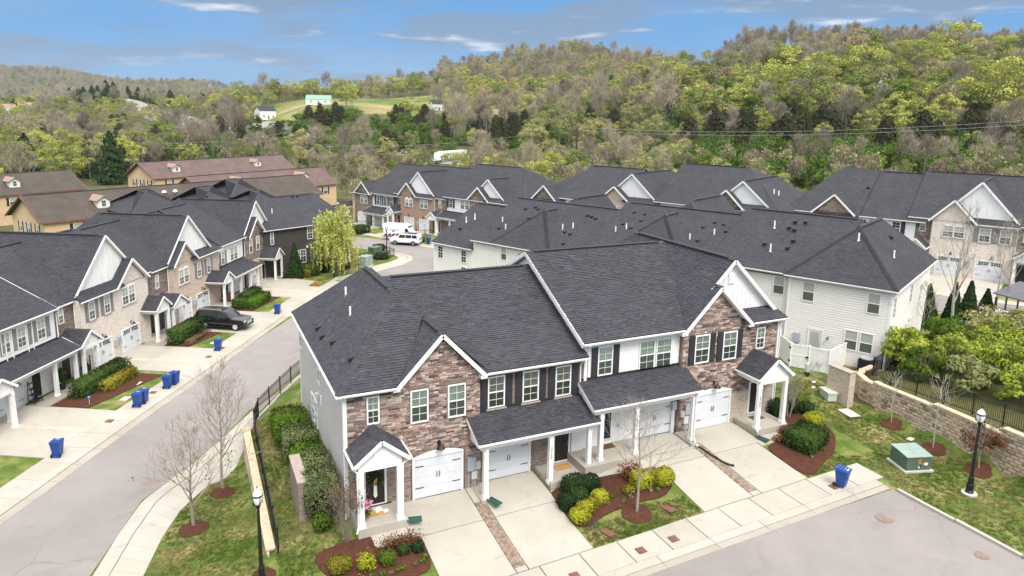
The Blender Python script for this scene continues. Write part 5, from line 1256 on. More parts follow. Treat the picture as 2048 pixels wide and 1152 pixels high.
def twin(O, ang, label, group, zb, x0, x1, mat, ze, zg, zu, zr, side, xg, hg, xu, hu, gar, arch, wins, shut, lites=True, inL=None, inR=None, style='grid', depth=14.3, lamps=(), doorL='door_black', doorR='door_black', archh=.28, ends='nn', rx=(0, 0), boxes=()):
    h = House('twin_townhouse', label, O, ang, group)
    h.wall(mat, x0, x1, 0, .25, zb-.6, ze, 'front_wall'); h.wall('grey_siding', x0, x1, depth-.2, depth, zb-1, ze, 'rear_wall')
    for xx in (x0, x1): h.wall(mat, xx if xx == x0 else xx-.2, xx+.2 if xx == x0 else xx, .25, 1.2, zb-.6, ze, 'return_wall')
    stacked_gable(h, mat, xg, hg, xu, hu, ze, zg, zu, side, x0, x1, depth=depth)
    main_roof(h, x0-(inL[0] if inL else 0)-rx[0], x1+(inR[0] if inR else 0)+rx[1], .75, depth, ze+.05, zr, ends)
    for x in gar: h.garage(x, zb, 2.45, 2.15, -.0, .0, lites, .09)
    for (x, z, w, hh, n) in arch:
        ww = w/n
        for i in range(n): h.window(x+ww*i, z, ww, hh, 0, style, sill='brick_cap', arch=archh if n == 1 else archh*.6)
    for x, z, w, hh in wins: h.window(x, z, w, hh, 0, style, sill='brick_cap')
    for x, z, w, hh in shut: h.shutter(x, z, w, hh, 0, 'shutter_grey')
    for x in lamps: h.lamp(x, zb+2.5, 0, 1.)
    for i, (ins, sg) in enumerate(((inL, -1), (inR, 1))):
        if not ins: continue
        w, yw, wx, wz, pz, dm = ins
        xa, xb = (x0-w, x0) if sg < 0 else (x1, x1+w)
        h.wall('stone_far', xa, xb, yw, yw+.2, zb+3.6, ze, 'stone_wall'); h.wall(mat, xa, xb, yw-.04, yw+.2, zb-.5, zb+3.6, 'brick_base')
        MB().box(xa, xb, yw-.1, yw+.1, zb+3.55, zb+3.68, 'brick_cap').build('brick_ledge', h.t)
        h.window(wx, wz, .6, 1.35, yw, 'grid')
        if pz: h.porch_gable(*pz[:2], pz[2], yw if (pz[0] < xa or sg < 0) else yw, pz[3], pz[4], pz[5], zb+.12)
        else: h.porch_gable(xa+.25 if sg < 0 else xa+.05, xb-.05 if sg < 0 else xb-.25, yw-2.3, yw, zb+3.05, zb+4.1, (xa+.55 if sg < 0 else xa+.35, xb-.35 if sg < 0 else xb-.55), zb+.12)
        h.door(xa+.9 if sg < 0 else xa+.45, zb+.14, .9, 1.98, yw-.04, dm)
        h.downspout([((xb if sg < 0 else xa)-sg*.12+sg*.2, yw-.12, ze-.1), ((xb if sg < 0 else xa)+sg*.08, yw-.1, ze-.5), ((xb if sg < 0 else xa)+sg*.08, yw-.1, zb+.2)])
    for x, z in boxes:
        MB().box(x, x+.35, -.16, 0, z, z+.6, 'grey_box').build('meter_box', h.t); MB().tube([(x+.18, -.08, z), (x+.18, -.08, zb)], .03, 5, 'pipe_grey').build('conduit', h.t)
    return h

# ----- row C along the side street (frame: x along the street, y away from it)
GC = 'townhouses along the side street'; CO = (C_O.x, C_O.y)
h = House('townhouse', 'white painted townhouse with grey shutters at the left edge of the picture', CO, 61, GC)
zb = -2.55
h.wall('brick_white', -19.6, -10.5, 0, .25, zb-.5, 3.6, 'front_wall'); h.wall('grey_siding', -19.6, -10.5, 14, 14.2, zb-.5, 3.6, 'rear_wall')
h.gable('white_siding', [(0.2, 3.4), (14, 3.4), (7.1, 7.2)], -10.62, .15, axis='x')
main_roof(h, -26, -10.55, 0, 14.2, 3.72, 7.55, 'gg', .12)
for x in (-17.4, -15.75, -14.28, -12.36): h.window(x, 1.72 if x > -15 else 1.75, .86, 1.55, 0, 'grid')
for x in (-15.85, -14.72, -13.32, -12.8, -11.45): h.shutter(x, 1.7, .42, 1.58, 0, 'shutter_grey')
for x in (-15.4, -14.8, -13.38, -12.86): MB().box(x, x+.09, -.06, 0, 1.2, 3.4, 'white_trim').build('pilaster', h.t)
h.shed(-17.35, -9.95, -1.6, 0, .48, 1.25, (-17.1, -12.6, -10.4), zb+.05)
h.garage(-16.7, zb, 2.4, 2.1, 0, 0, True, .09); h.door(-13.4, zb+.1, .85, 2.0, 0, 'door_black'); h.lamp(-14.1, zb+2.2, 0)
h.porch_gable(-20.0, -17.5, -2.4, 0, .45, 1.4, (-19.7, -17.8), zb+.05)
h.downspout([(-10.5, -.4, 3.55), (-10.4, -.12, 3.2), (-10.4, -.12, 1.35)])
h.pipe(-14, 10, 6.2)
zb = -2.8
t1 = twin(CO, 61, 'pale brick twin townhouse with the black car beside it, nearer of the two white gables', GC, zb, -7.6, 1.75, 'brick_pale', 3.45, 5.6, 8.1, 7.4, 'L', -.75, 2.42, -3.2, 4.75,
     (-6.6, -2.6), [(-2.2, 1.5, 1.9, 1.62, 2)], [(-6.62, 1.5, .78, 1.55), (-4.66, 1.48, .8, 1.58)], [(-7.05, 1.45, .4, 1.65), (-5.82, 1.45, .42, 1.65), (-5.1, 1.45, .42, 1.65), (-3.85, 1.45, .42, 1.65)],
     inL=(2.9, .55, -9.4, 2.0, (-10.0, -7.35, -1.55, .38, 1.5, (-9.5, -7.85)), 'door_black'), inR=(1.25, .55, 1.92, 2.05, (.3, 2.95, -1.55, .4, 1.5, (.62, 2.55)), 'door_black'), lamps=(-5.2, -1.25), boxes=((-3.75, zb+1.1), (-3.3, zb+1.25)), rx=(.1, 0))
t2 = twin(CO, 61, 'tan brick twin townhouse in the middle of the left row, second white gable', GC, zb-.1, 6.0, 15.55, 'brick_tan', 3.3, 5.45, 7.85, 7.25, 'R', 8.25, 2.42, 10.2, 4.75,
     (6.6, 10.3), [(7.12, 1.05, 1.9, 1.6, 2)], [(10.72, 1.02, .8, 1.6), (12.76, 1.02, .82, 1.6)], [(10.25, 1.0, .42, 1.65), (11.55, 1.0, .42, 1.65), (12.3, 1.0, .42, 1.65), (13.62, 1.0, .42, 1.65)],
     inL=(2.95, .55, 3.85, 1.5, (3.1, 5.95, -1.55, .0, .95, (3.4, 5.6)), 'door_navy'), inR=(1.0, .4, 15.7, 1.5, (12.2, 15.0, -2.1, .2, 1.2, (12.7, 14.5)), 'door_black'), lamps=(7.9, 11.5), boxes=((9.35, zb+1.1), (9.75, zb+1.1)))
zb = -3.1
h = House('townhouse', 'white painted townhouse near the far end of the left row', CO, 61, GC)
h.wall('brick_white', 16.35, 22.45, .4, .65, zb-.4, 3.3, 'front_wall'); h.wall('grey_siding', 16.3, 22.5, 14, 14.2, zb-.4, 3.3, 'rear_wall')
main_roof(h, 16.5, 23.0, .45, 14.2, 3.35, 7.35, 'nn')
h.window(16.9, 1.0, .82, 1.6, .4); h.window(19.1, 1.0, .9, 1.65, .4); h.window(20.05, 1.0, .9, 1.65, .4)
for x in (16.4, 17.75): h.shutter(x, .98, .42, 1.64, .4, 'shutter_grey')
h.shed(15.3, 22.5, -1.9, .4, .05, .82, (17.3, 19.8, 21.9), zb+.1); h.garage(19.9, zb, 2.3, 2.1, .4, 0, True, .09); h.door(17.2, zb+.1, .85, 2.0, .4, 'door_navy')
h.downspout([(22.5, .0, 3.2), (22.6, .25, 2.9), (22.6, .25, .8)])
h = House('townhouse', 'brown stone end townhouse of the left row beside the dark siding wall', CO, 61, GC)
h.wall('stone_far', 22.6, 29.65, 0, .25, zb+3.2, 3.25, 'stone_wall'); h.wall('brick_tan', 22.62, 29.65, -.04, .25, zb-.4, zb+3.2, 'brick_base'); h.wall('grey_siding', 29.4, 29.65, .25, 14.2, zb-.4, 3.2, 'side_wall')
stacked_gable(h, 'stone_far', 25.3, 2.42, 26.6, 4.2, 3.25, 5.45, 7.35, 'R', 22.6, 29.65)
for x, w in ((23.4, .9), (25.4, .9)): h.window(x, 1.1, w, 1.8, 0, 'plain')
h.window(27.95, 1.5, .62, 1.45, 0, 'plain'); h.garage(23.1, zb-.1, 2.4, 2.2, -.04, .15, True, .09); h.door(26.6, zb+.1, .85, 2.0, -.04, 'door_black')
h.porch_gable(25.95, 28.95, -2.2, 0, .03, 1.17, (26.35, 28.45), zb+.1); h.lamp(25.3, zb+2.6, -.04, .9)
for p in ((19, 5.2), (20.2, 5.2)): pass
# roofs of the tall vents on the left row
for o, pts in ((t1, ((-6, 9.5), )), (t2, ((6, 4.6), (7.2, 4.6)))):
    for x, y in pts:
        pass

# ----- row B: pale siding, its back turned to us (frame: x to the right along the back, y away)
GB = 'pale siding townhouses seen from behind'; BO = (B_O.x, B_O.y)
def siding(h, x0, x1, y, z0, z1, out=-1, ex=.185):
    n = int((z1-z0)/ex); w = h.wall('lap_shade', x0, x1, y, y+.2, z0-.9, z1, 'wall')
    mb = MB(); L_ = x1-x0
    mb.faces([(0, -.034, .022), (L_, -.034, .022), (L_, 0, .022), (0, 0, .022), (0, -.006, ex), (L_, -.006, ex), (L_, 0, ex), (0, 0, ex)], MB.BF, 'siding_beige'); me = mb.mesh('siding_board')
    for i in range(n): link('siding_board', me, w, (x0, y-.001, z0+i*ex))
def cornerb(h, x, y, z0, z1): MB().box(x-.09, x+.09, y-.045, y+.05, z0, z1, 'white_trim').build('corner_board', h.t)
def bump_roof(h, xc, hw, ze, zr, v1, front=None):
    depth_ = v1; k = 4.05
    h.slope([(xc-hw, -.35, ze), (xc+hw, -.35, ze), (xc, k, zr)]); h.slope([(xc-hw, depth_, ze), (xc-hw, -.35, ze), (xc, k, zr), (xc, depth_, zr)]); h.slope([(xc+hw, -.35, ze), (xc+hw, depth_, ze), (xc, depth_, zr), (xc, k, zr)])
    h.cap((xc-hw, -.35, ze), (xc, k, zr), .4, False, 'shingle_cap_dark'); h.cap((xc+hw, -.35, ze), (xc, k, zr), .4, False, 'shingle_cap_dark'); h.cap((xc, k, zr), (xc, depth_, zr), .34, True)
def pv(h, pipes, vents, ze, sl, yb=-.3):
    for x, y in pipes: h.pipe(x, y, ze+(y-yb)*sl, .55, .06)
    for x, y in vents: h.rvent(x, y, ze+(y-yb)*sl+.05, (0, -1, 0))
zb = 1.0
h = House('townhouse', 'pale siding corner townhouse with hip roof above the white yard fence', BO, -65, GB)
siding(h, -7.15, 0, 0, zb-.1, 7.05)
h.turned((0, 0, 0), 90, lambda: siding(h, 0.05, 14.3, 0.0, zb-.3, 7.05))
h.wall('grey_siding', -7.15, -.25, 14.1, 14.3, zb-.5, 7.0, 'front_wall')
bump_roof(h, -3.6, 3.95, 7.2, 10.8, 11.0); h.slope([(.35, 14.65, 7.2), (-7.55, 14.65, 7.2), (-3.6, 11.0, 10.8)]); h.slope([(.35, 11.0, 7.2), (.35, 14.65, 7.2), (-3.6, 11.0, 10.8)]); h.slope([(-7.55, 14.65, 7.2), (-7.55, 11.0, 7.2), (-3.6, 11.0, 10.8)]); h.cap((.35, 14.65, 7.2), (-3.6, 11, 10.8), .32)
h.gutter((-7.5, -.35, 7.16), (.35, -.35, 7.16)); h.gutter((.35, -.35, 7.16), (.35, 14.6, 7.16)); cornerb(h, -.05, 0, zb-.2, 7.0); cornerb(h, -7.1, 0, zb-.2, 7.0)
MB().box(-7.4, .3, -.32, 0, 7.04, 7.08, 'white_trim').build('soffit', h.t); MB().box(.06, .34, 0, 14.5, 7.04, 7.08, 'white_trim').build('soffit', h.t)
for x, z, w, hh in ((-6.12, 5.3, .92, 1.52), (-1.58, 5.22, .9, 1.54), (-2.85, 2.2, .95, 1.55), (-1.8, 2.2, .95, 1.55)): h.window(x, z, w, hh, -.03, 'plain')
dd = h.door(-5.32, zb+.1, .92, 2.1, -.03, 'white_door'); MB().box(-5.2, -4.55, -.075, -.06, zb+.35, zb+2.05, 'pane_blind').build('pane', dd)
MB().box(-7.0+.55, -5.95, -.2, -.02, 2.0, 2.7, 'grey_box').build('meter_box', h.t); MB().tube([(-6.2, -.1, 2.0), (-6.2, -.1, 1.2)], .04, 5, 'pipe_grey').build('conduit', h.t); h.lamp(-3.95, 2.75, -.03, .6)
h.turned((0, 0, 0), 90, lambda: [h.window(x, z, w, hh, -.03, 'dark') for x, z, w, hh in ((.5, 4.9, .75, 1.6), (6.2, 4.9, .75, 1.6), (3.2, 1.5, .8, 1.5))] + [MB().box(7.0, 7.25, -.2, -.03, 3.4, 3.7, 'white_trim').build('vent_cover', h.t), MB().box(6.0, 6.2, -.2, -.03, 3.2, 3.45, 'white_trim').build('vent_cover', h.t)])
h.turned((0, 0, 0), 0, lambda: None)
h.pipe(-3.3, 3.0, 10.0, .5, .06); h.pipe(-1.2, 5.2, 8.65, .5, .06); h.rvent(-2.2, 8.5, 9.6, (1, 0, 0))
MB().box(-.08, .08, -.12, -.02, 6.2, 7.0, 'white_trim').build('downspout', h.t)
h = House('townhouse', 'pale siding townhouse with broad plain roof left of the corner hip', BO, -65, GB)
siding(h, -13.3, -7.2, .3, zb-.1, 7.0); h.wall('grey_siding', -13.3, -7.2, 14.1, 14.3, zb-.5, 7.0, 'front_wall')
main_roof(h, -13.55, -3.9, .3, 14.0, 7.2, 11.0, 'gn', .15, rake=False); h.wall('grey_siding', -13.55, -13.35, .5, 14, zb, 7, 'end_wall'); h.gable('white_siding', [(0.6, 7.0), (13.8, 7.0), (7.15, 10.7)], -13.5, .15, axis='x')
h.window(-8.45, 5.35, .92, 1.5, .27, 'plain'); h.window(-11.8, 5.35, .92, 1.5, .27, 'plain'); MB().box(-8.3, -7.95, .1, .27, 2.3, 2.8, 'grey_box').build('meter_box', h.t)
pv(h, ((-10.3, 4.8), (-9.5, 2.0)), ((-8.9, 5.7), (-8.1, 5.8), (-9.1, 4.9), (-8.6, 4.7), (-8.2, 3.4), (-10.2, 2.6), (-8.3, 2.5)), 7.2, .53)
zb = .4
h = House('townhouse', 'pale siding townhouse with hip bay, third roof from the right in the back row', BO, -65, GB)
siding(h, -25.7, -13.6, 0, zb-.1, 6.4); main_roof(h, -25.85, -13.4, 0, 14.3, 6.55, 10.35, 'gn', .12, rake=False)
bump_roof(h, -20.1, 3.95, 6.5, 9.95, 7.2); h.gable('white_siding', [(0.3, 6.3), (14, 6.3), (7.15, 10.1)], -25.8, .15, axis='x')
h.slope([(-22.3, 10.6, 8.2), (-16.3, 10.6, 8.2), (-19.3, 7.8, 11.1)]); h.slope([(-22.3, 14.7, 8.2), (-22.3, 10.6, 8.2), (-19.3, 7.8, 11.1), (-19.3, 14.7, 11.1)]); h.slope([(-16.3, 10.6, 8.2), (-16.3, 14.7, 8.2), (-19.3, 14.7, 11.1), (-19.3, 7.8, 11.1)])
h.slope([(-22.4, 5.2, 8.1), (-16.2, 5.2, 8.1), (-19.3, 7.8, 11.1)]); h.slope([(-22.4, 10.6, 8.1), (-22.4, 5.2, 8.1), (-19.3, 7.8, 11.1)]); h.slope([(-16.2, 5.2, 8.1), (-16.2, 10.6, 8.1), (-19.3, 7.8, 11.1)])
h.cap((-19.3, 7.8, 11.1), (-19.3, 14.6, 11.1), .32, True); h.cap((-22.4, 5.2, 8.1), (-19.3, 7.8, 11.1), .3); h.cap((-16.2, 5.2, 8.1), (-19.3, 7.8, 11.1), .3)
pv(h, ((-17.0, 3.0), (-15.2, 4.0), (-23.6, 3.2), (-24.4, 2.6)), ((-15.0, 5.5), (-15.9, 5.6), (-16.6, 4.8), (-14.4, 4.6), (-16.2, 2.9), (-23.0, 5.6), (-24.2, 5.7), (-22.8, 4.6), (-24.3, 3.8), (-23.2, 3.4)), 6.55, .5)
h.gutter((-25.9, -.35, 6.5), (-13.4, -.35, 6.5))
for x in (-24.9, -20.6, -16.5): h.window(x, 4.7, .92, 1.5, -.03, 'plain')
zb = -.6
h = House('townhouse', 'pale siding townhouse with hip bay, second roof from the left in the back row', BO, -65, GB)
siding(h, -40.3, -25.9, 0, zb-.1, 5.4); main_roof(h, -40.4, -25.6, 0, 14.3, 5.55, 9.5, 'gn', .12, rake=False)
bump_roof(h, -34.0, 3.95, 5.5, 8.95, 7.0); h.gable('white_siding', [(0.3, 5.3), (14, 5.3), (7.15, 9.2)], -40.35, .15, axis='x')
h.slope([(-35.8, 5.4, 7.4), (-30.6, 5.4, 7.4), (-33.2, 8.3, 9.95)]); h.slope([(-35.8, 14.6, 7.4), (-35.8, 5.4, 7.4), (-33.2, 8.3, 9.95), (-33.2, 14.6, 9.95)]); h.slope([(-30.6, 5.4, 7.4), (-30.6, 14.6, 7.4), (-33.2, 14.6, 9.95), (-33.2, 8.3, 9.95)])
h.cap((-33.2, 8.3, 9.95), (-33.2, 14.5, 9.95), .32, True)
cornerb(h, -40.25, 0, zb, 5.4); cornerb(h, -36.9, -.03, zb, 5.4)
for x, z in ((-36.45, 4.2), (-34.2, 3.9), (-31.5, 4.0), (-28.0, 4.0)): h.window(x, z-.3, .82, 1.45, -.03, 'plain')
pv(h, ((-38.9, 3.0), (-37.6, 2.0), (-31.0, 3.2), (-30.0, 3.6)), ((-37.6, 5.4), (-36.6, 5.9), (-36.0, 5.6), (-38.4, 1.9), (-36.0, 4.0), (-29.6, 5.6), (-29.0, 5.5), (-28.4, 5.3), (-30.4, 2.8), (-29.6, 2.6), (-29.4, 1.2)), 5.55, .53)
zb = -1.7
h = House('townhouse', 'pale siding townhouse with the lowest roof at the left end of the back row', BO, -65, GB)
siding(h, -46.45, -40.35, .0, zb-.1, 4.35); main_roof(h, -46.5, -40.3, 0, 14.3, 4.5, 8.3, 'gn', .15, rake=False); cornerb(h, -46.4, 0, zb-.2, 4.4); cornerb(h, -40.5, -.03, zb, 4.4)
h.turned((-46.45, 14.3, 0), -90, lambda: siding(h, 0, 14.3, 0, zb, 4.35)); h.gable('white_siding', [(0.3, 4.3), (14, 4.3), (7.15, 8.0)], -46.43, .15, axis='x')
h.window(-42.2, 2.75, .84, 1.42, -.03, 'dark'); h.window(-45.8, 2.75, .84, 1.42, -.03, 'dark'); h.window(-42.2, .9, .84, 1.42, -.03, 'dark')
pv(h, ((-44.2, 4.3), (-44.9, 3.6)), ((-44.6, 2.3), ), 4.5, .53)

# ----- row D across the far street and row E on the right (frame: x to the right along the front, y away)
GD = 'brick townhouses facing the far street'; DO = (D_O.x, D_O.y)
h = House('townhouse', 'brown stone gabled townhouse at the left end of the far row, half behind the willow', DO, -65, GD)
zb = -2.8
h.wall('stone_far', -17.2, -12.2, 0, .25, zb-.4, 3.2, 'front_wall'); h.gable('stone_far', [(-16.9, 3.1), (-12.5, 3.1), (-14.7, 5.2)], 0); gable_roof(h, -14.7, 2.45, -.35, 4.5, 3.2, 5.45)
main_roof(h, -18.0, -11.5, 0, 16.4, 3.2, 8.4, 'hn')
h.window(-15.4, 1.25, 1.0, 1.6, 0, 'grid'); h.window(-14.3, 1.25, 1.0, 1.6, 0, 'grid'); h.wall('tan_siding', -18.0, -17.2, .1, 16, zb-.4, 3.1, 'side_wall'); h.window(-17.9, 1.3, .6, 1.4, .1, 'plain')
h.garage(-16.2, zb, 2.4, 2.15, 0); h.porch_gable(-20.4, -18.4, -2.4, 1, zb+3.1, zb+4.0, (-20.1, -18.7), zb)
h = House('townhouse', 'white townhouse with three black shuttered windows beside the red brick twin', DO, -65, GD); zb = -2.6
h.wall('white_siding', -12.2, -6.0, .3, .5, zb-.4, 3.5, 'front_wall'); main_roof(h, -13.5, -3.4, .3, 16.5, 3.5, 8.65, 'nn')
for x in (-11.0, -9.0, -7.1): h.window(x, 1.3, .95, 1.75, .3, 'half'); h.shutter(x-.48, 1.28, .42, 1.8, .3); h.shutter(x+1.0, 1.28, .42, 1.8, .3)
for x in (-11.62, -9.62, -7.7): MB().box(x, x+.1, .24, .3, .9, 3.4, 'white_trim').build('pilaster', h.t)
h.shed(-12.9, -6.6, -1.8, .3, -.05, .9, (-12.4, -9.8, -7.0), zb+.1); h.garage(-12.0, zb, 2.4, 2.1, .3); h.garage(-9.4, zb, 2.2, 2.1, .3)
twin(DO, -65, 'red brick twin townhouse with arched window behind the parked van', GD, -2.2, -3.7, 4.75, 'brick_red', 3.95, 6.25, 8.3, 8.85, 'R', -1.8, 2.42, .6, 4.55, (-2.7, 1.35), [(-2.5, 1.95, 1.0, 1.3, 1), (-1.45, 1.95, 1.0, 1.3, 1)], [(1.5, 1.95, .97, 1.55), (2.5, 1.95, .97, 1.55)], [], False,
     inL=(2.4, .5, -4.8, 2.2, 0, 'door_red'), inR=(2.9, .5, 5.75, 2.35, 0, 'door_navy'), depth=16, lamps=(-1.4, 2.4), archh=.35, rx=(0, .5), boxes=((.7, -1.2), ))
h = House('townhouse', 'white townhouse with lean-to porch, right of the red brick twin', DO, -65, GD); zb = -1.8
h.wall('brick_white', 8.0, 13.5, .3, .5, zb-.4, 4.5, 'front_wall'); main_roof(h, 7.6, 25.5, .3, 16.5, 4.55, 9.8, 'gh', .2, rake=False)
h.window(8.45, 2.7, .9, 1.55, .3, 'half'); h.shutter(7.98, 2.68, .42, 1.6, .3); h.shutter(9.4, 2.68, .42, 1.6, .3); h.window(11.2, 2.75, .95, 1.5, .3); h.window(12.25, 2.75, .95, 1.5, .3)
h.shed(6.9, 13.6, -1.6, .3, 1.15, 2.0, (7.2, 10.2, 13.2), zb+.1); h.door(8.3, zb+.1, .9, 2.0, .3, 'door_black'); h.wall('brick_red', 7.7, 9.8, .22, .31, zb, 1.2, 'brick_base')
def stone_double(O, label, group, zb, x0, x1, ze, zg, zu, side, xg, xu, hu=3.9, depth=16., hip=True, mat='stone_far', white=None, zr=None, rx=(0, 0)):
    h = House('townhouse', label, O, -65, group)
    h.wall(mat, x0, x1, 0, .25, zb-.4, ze, 'front_wall'); h.wall('grey_siding', x1-.2, x1, .25, depth, zb-.4, ze, 'side_wall')
    stacked_gable(h, mat, xg, 2.42, xu, hu, ze, zg, zu, side, x0, x1, depth=depth, yup=.9)
    for x in (x0+.9, x0+2.6): h.window(x, ze-2.3, .95, 1.55, 0)
    h.garage(x0+.8, zb, 2.4, 2.1, 0)
    if zr: main_roof(h, x0-rx[0], x0+2, .3, depth, ze, zr, 'gn', .2)
    return h
h = stone_double(DO, 'stone gabled end townhouse of the red brick building, three white pipes on its roof', GD, -1.6, 13.6, 20.4, 4.65, 6.85, 8.2, 'R', 15.6, 17.0, 3.9)
for x, y, z in ((20.0, 6, 6.2), (19.3, 5.0, 6.6), (20.2, 4.2, 5.6)): h.pipe(x, y, z, .7, .07)
GD2 = 'townhouses at the far end of the back street'
h = House('townhouse', 'stone gabled townhouse with hip roof, second building of the far row', DO, -65, GD2); zb = -.2
h.wall('stone_far', 26.0, 32.0, 0, .25, zb-.4, 6.0, 'front_wall'); h.gable('stone_far', [(27.1, 5.9), (31.3, 5.9), (29.2, 8.0)], 0); gable_roof(h, 29.2, 2.4, -.35, 4.4, 6.0, 8.25)
main_roof(h, 25.8, 33.0, 0, 16.4, 6.0, 11.0, 'hn')
h = House('townhouse', 'plain roofed townhouse between the stone gable and the tall white gable of the far row', DO, -65, GD2)
h.wall('brick_white', 32, 39.6, .3, .5, -.4, 6.5, 'front_wall'); main_roof(h, 32, 41.8, .3, 16.3, 6.6, 11.05, 'nn')
stone_double(DO, 'tan brick townhouse under a tall white gable, second building of the far row', GD2, .6, 39.4, 47.5, 7.15, 9.1, 10.95, 'R', 41.6, 43.8, 4.3, mat='brick_tan')
h = House('townhouse', 'white walled townhouse with broad roof right of the tall white gable', DO, -65, GD2)
h.wall('brick_white', 48.6, 56.5, .3, .5, .6, 7.4, 'front_wall'); main_roof(h, 48.0, 64.6, .3, 16.3, 7.55, 12.3, 'gh', .25, rake=False)
h = stone_double(DO, 'stone townhouse with double gable and two roof pipes, right end of the far row', GD2, 1.2, 56, 64.0, 7.75, 10.0, 11.15, 'R', 57.9, 59.6, 3.9)
for x, y, z in ((62.4, 5.6, 9.0), (62.0, 5.0, 9.2)): h.pipe(x, y, z, .8, .08)
GE = 'townhouses on the right behind the pines'; EO = (E_O.x, E_O.y)
h = House('townhouse', 'stone gabled corner townhouse at the left end of the right hand building', EO, -65, GE); zb = 2.0
h.wall('stone_tan', -17, -8.6, 0, .25, zb-.4, 7.7, 'front_wall'); h.gable('stone_tan', [(-13.6, 7.6), (-9.2, 7.6), (-11.4, 9.8)], 0); gable_roof(h, -11.4, 2.5, -.35, 4.4, 7.7, 10.05)
h.slope([(-17.4, -.3, 7.7), (-8.5, -.3, 7.7), (-8.5, 8, 12.6), (-12.6, 8, 12.9)]); h.slope([(-17.4, 16.4, 7.7), (-17.4, -.3, 7.7), (-12.6, 8, 12.9)]); h.cap((-17.4, -.3, 7.7), (-12.6, 8, 12.9)); h.cap((-12.6, 8, 12.9), (-12.6, 14, 12.9))
h.slope([(-8.5, 16.4, 7.7), (-17.4, 16.4, 7.7), (-12.6, 8, 12.9), (-8.5, 8, 12.6)]); h.wall('dark_siding', -17, -16.8, .25, 16, zb-.4, 7.6, 'side_wall')
h.gutter((-17.3, -.35, 7.66), (-13.9, -.35, 7.66)); h.rvent(-8.9, 4.6, 10.7, (0, -1, 0))
h = House('townhouse', 'white siding townhouse with low eave between the stone corner and the pale brick twin', EO, -65, GE)
h.wall('white_siding', -8.6, -2.6, .3, .5, zb-.4, 7.6, 'front_wall'); main_roof(h, -8.6, -1.5, .3, 16.3, 7.7, 12.55, 'nn'); h.window(-5.0, 5.9, .9, 1.5, .3, 'dark'); h.shutter(-4.05, 5.85, .45, 1.6, .3); h.window(-7.4, 5.9, .9, 1.5, .3, 'dark')
twin(EO, -65, 'pale brick twin townhouse with arched window pair and two garages at the right', GE, 2.0, -.9, 6.8, 'brick_pale', 8.1, 10.5, 12.6, 12.9, 'R', 1.0, 2.3, 3.2, 4.1, (-.1, 3.65), [(.15, 6.3, 2.1, 1.3, 2)], [(3.55, 6.15, 1.05, 1.5), (5.4, 6.15, 1.05, 1.55)], [(3.05, 6.1, .45, 1.6), (4.66, 6.1, .45, 1.6), (4.95, 6.1, .42, 1.6), (6.5, 6.1, .4, 1.6)],
     True, inL=(2.6, .5, -2.2, 6.6, 0, 'door_black'), inR=(2.8, .5, 7.4, 6.5, 0, 'door_black'), depth=16, lamps=(1.2, 5.0), rx=(0, 9), boxes=((2.75, 3.3), ), archh=.2)
# ----- house with the dark siding wall
h = House('townhouse', 'dark brown siding townhouse standing behind the weeping willow', (17.29, 98.35), 25, 'dark sided building by the willow'); zb = -2.7
h.wall('dark_siding', -9.6, 4.0, 0, .2, zb-.4, 3.2, 'side_wall'); h.wall('brick_tan', 3.85, 4.05, .2, 14, zb-.4, 3.2, 'front_wall'); MB().box(3.9, 4.1, -.05, .1, zb, 3.2, 'white_trim').build('corner_board', h.t)
h.slope([(-9.9, -.35, 3.35), (4.5, -.35, 3.35), (3.0, 6.8, 6.65), (-4.9, 6.8, 6.65)]); h.slope([(-9.9, 14, 3.35), (-9.9, -.35, 3.35), (-4.9, 6.8, 6.65)]); h.slope([(4.5, -.35, 3.35), (4.5, 14, 3.35), (3.0, 6.8, 6.65)]); h.slope([(4.5, 14, 3.35), (-9.9, 14, 3.35), (-4.9, 6.8, 6.65), (3.0, 6.8, 6.65)])
h.cap((-4.9, 6.8, 6.65), (3.0, 6.8, 6.65), .3, True); h.cap((-9.9, -.35, 3.35), (-4.9, 6.8, 6.65)); h.gutter((-9.8, -.35, 3.3), (4.45, -.35, 3.3)); MB().box(-9.7, 4.4, -.3, 0, 3.16, 3.2, 'white_trim').build('soffit', h.t)
for x, z, w, hh in ((-2.95, 1.35, .9, 1.65), (-8.55, 1.3, .5, 1.6), (-5.3, -1.75, .95, 1.75), (-4.2, -1.8, .95, 1.85)): h.window(x, z, w, hh, 0, 'half')
h.pipe(-6.2, 3.2, 5.0, .6, .06); h.rvent(-1.0, 6.3, 6.5, (0, -1, 0)); h.rvent(-.2, 6.3, 6.5, (0, -1, 0))
MB().box(-3.2, -3.0, -.2, 0, .2, .5, 'white_trim').build('security_lamp', h.t)
h.turned((4.05, 0, 0), 90, lambda: (h.porch_gable(3.0, 5.4, -2.4, 0, 4.0, 5.0, (3.3, 5.1), zb), ))
def hiproof_block(name, label, O, ang, L_, D, ze, zr, zb, wallmat, group):
    h = House('townhouse', label, O, ang, group); h.wall(wallmat, 0, L_, 0, .2, zb, ze); h.wall(wallmat, L_-.2, L_, .2, D-.2, zb, ze); h.wall(wallmat, 0, .2, .2, D-.2, zb, ze); h.wall(wallmat, 0, L_, D-.2, D, zb, ze); main_roof(h, 0, L_, 0, D, ze, zr, 'hh'); return h
GG = 'grey roofs beyond the left row'
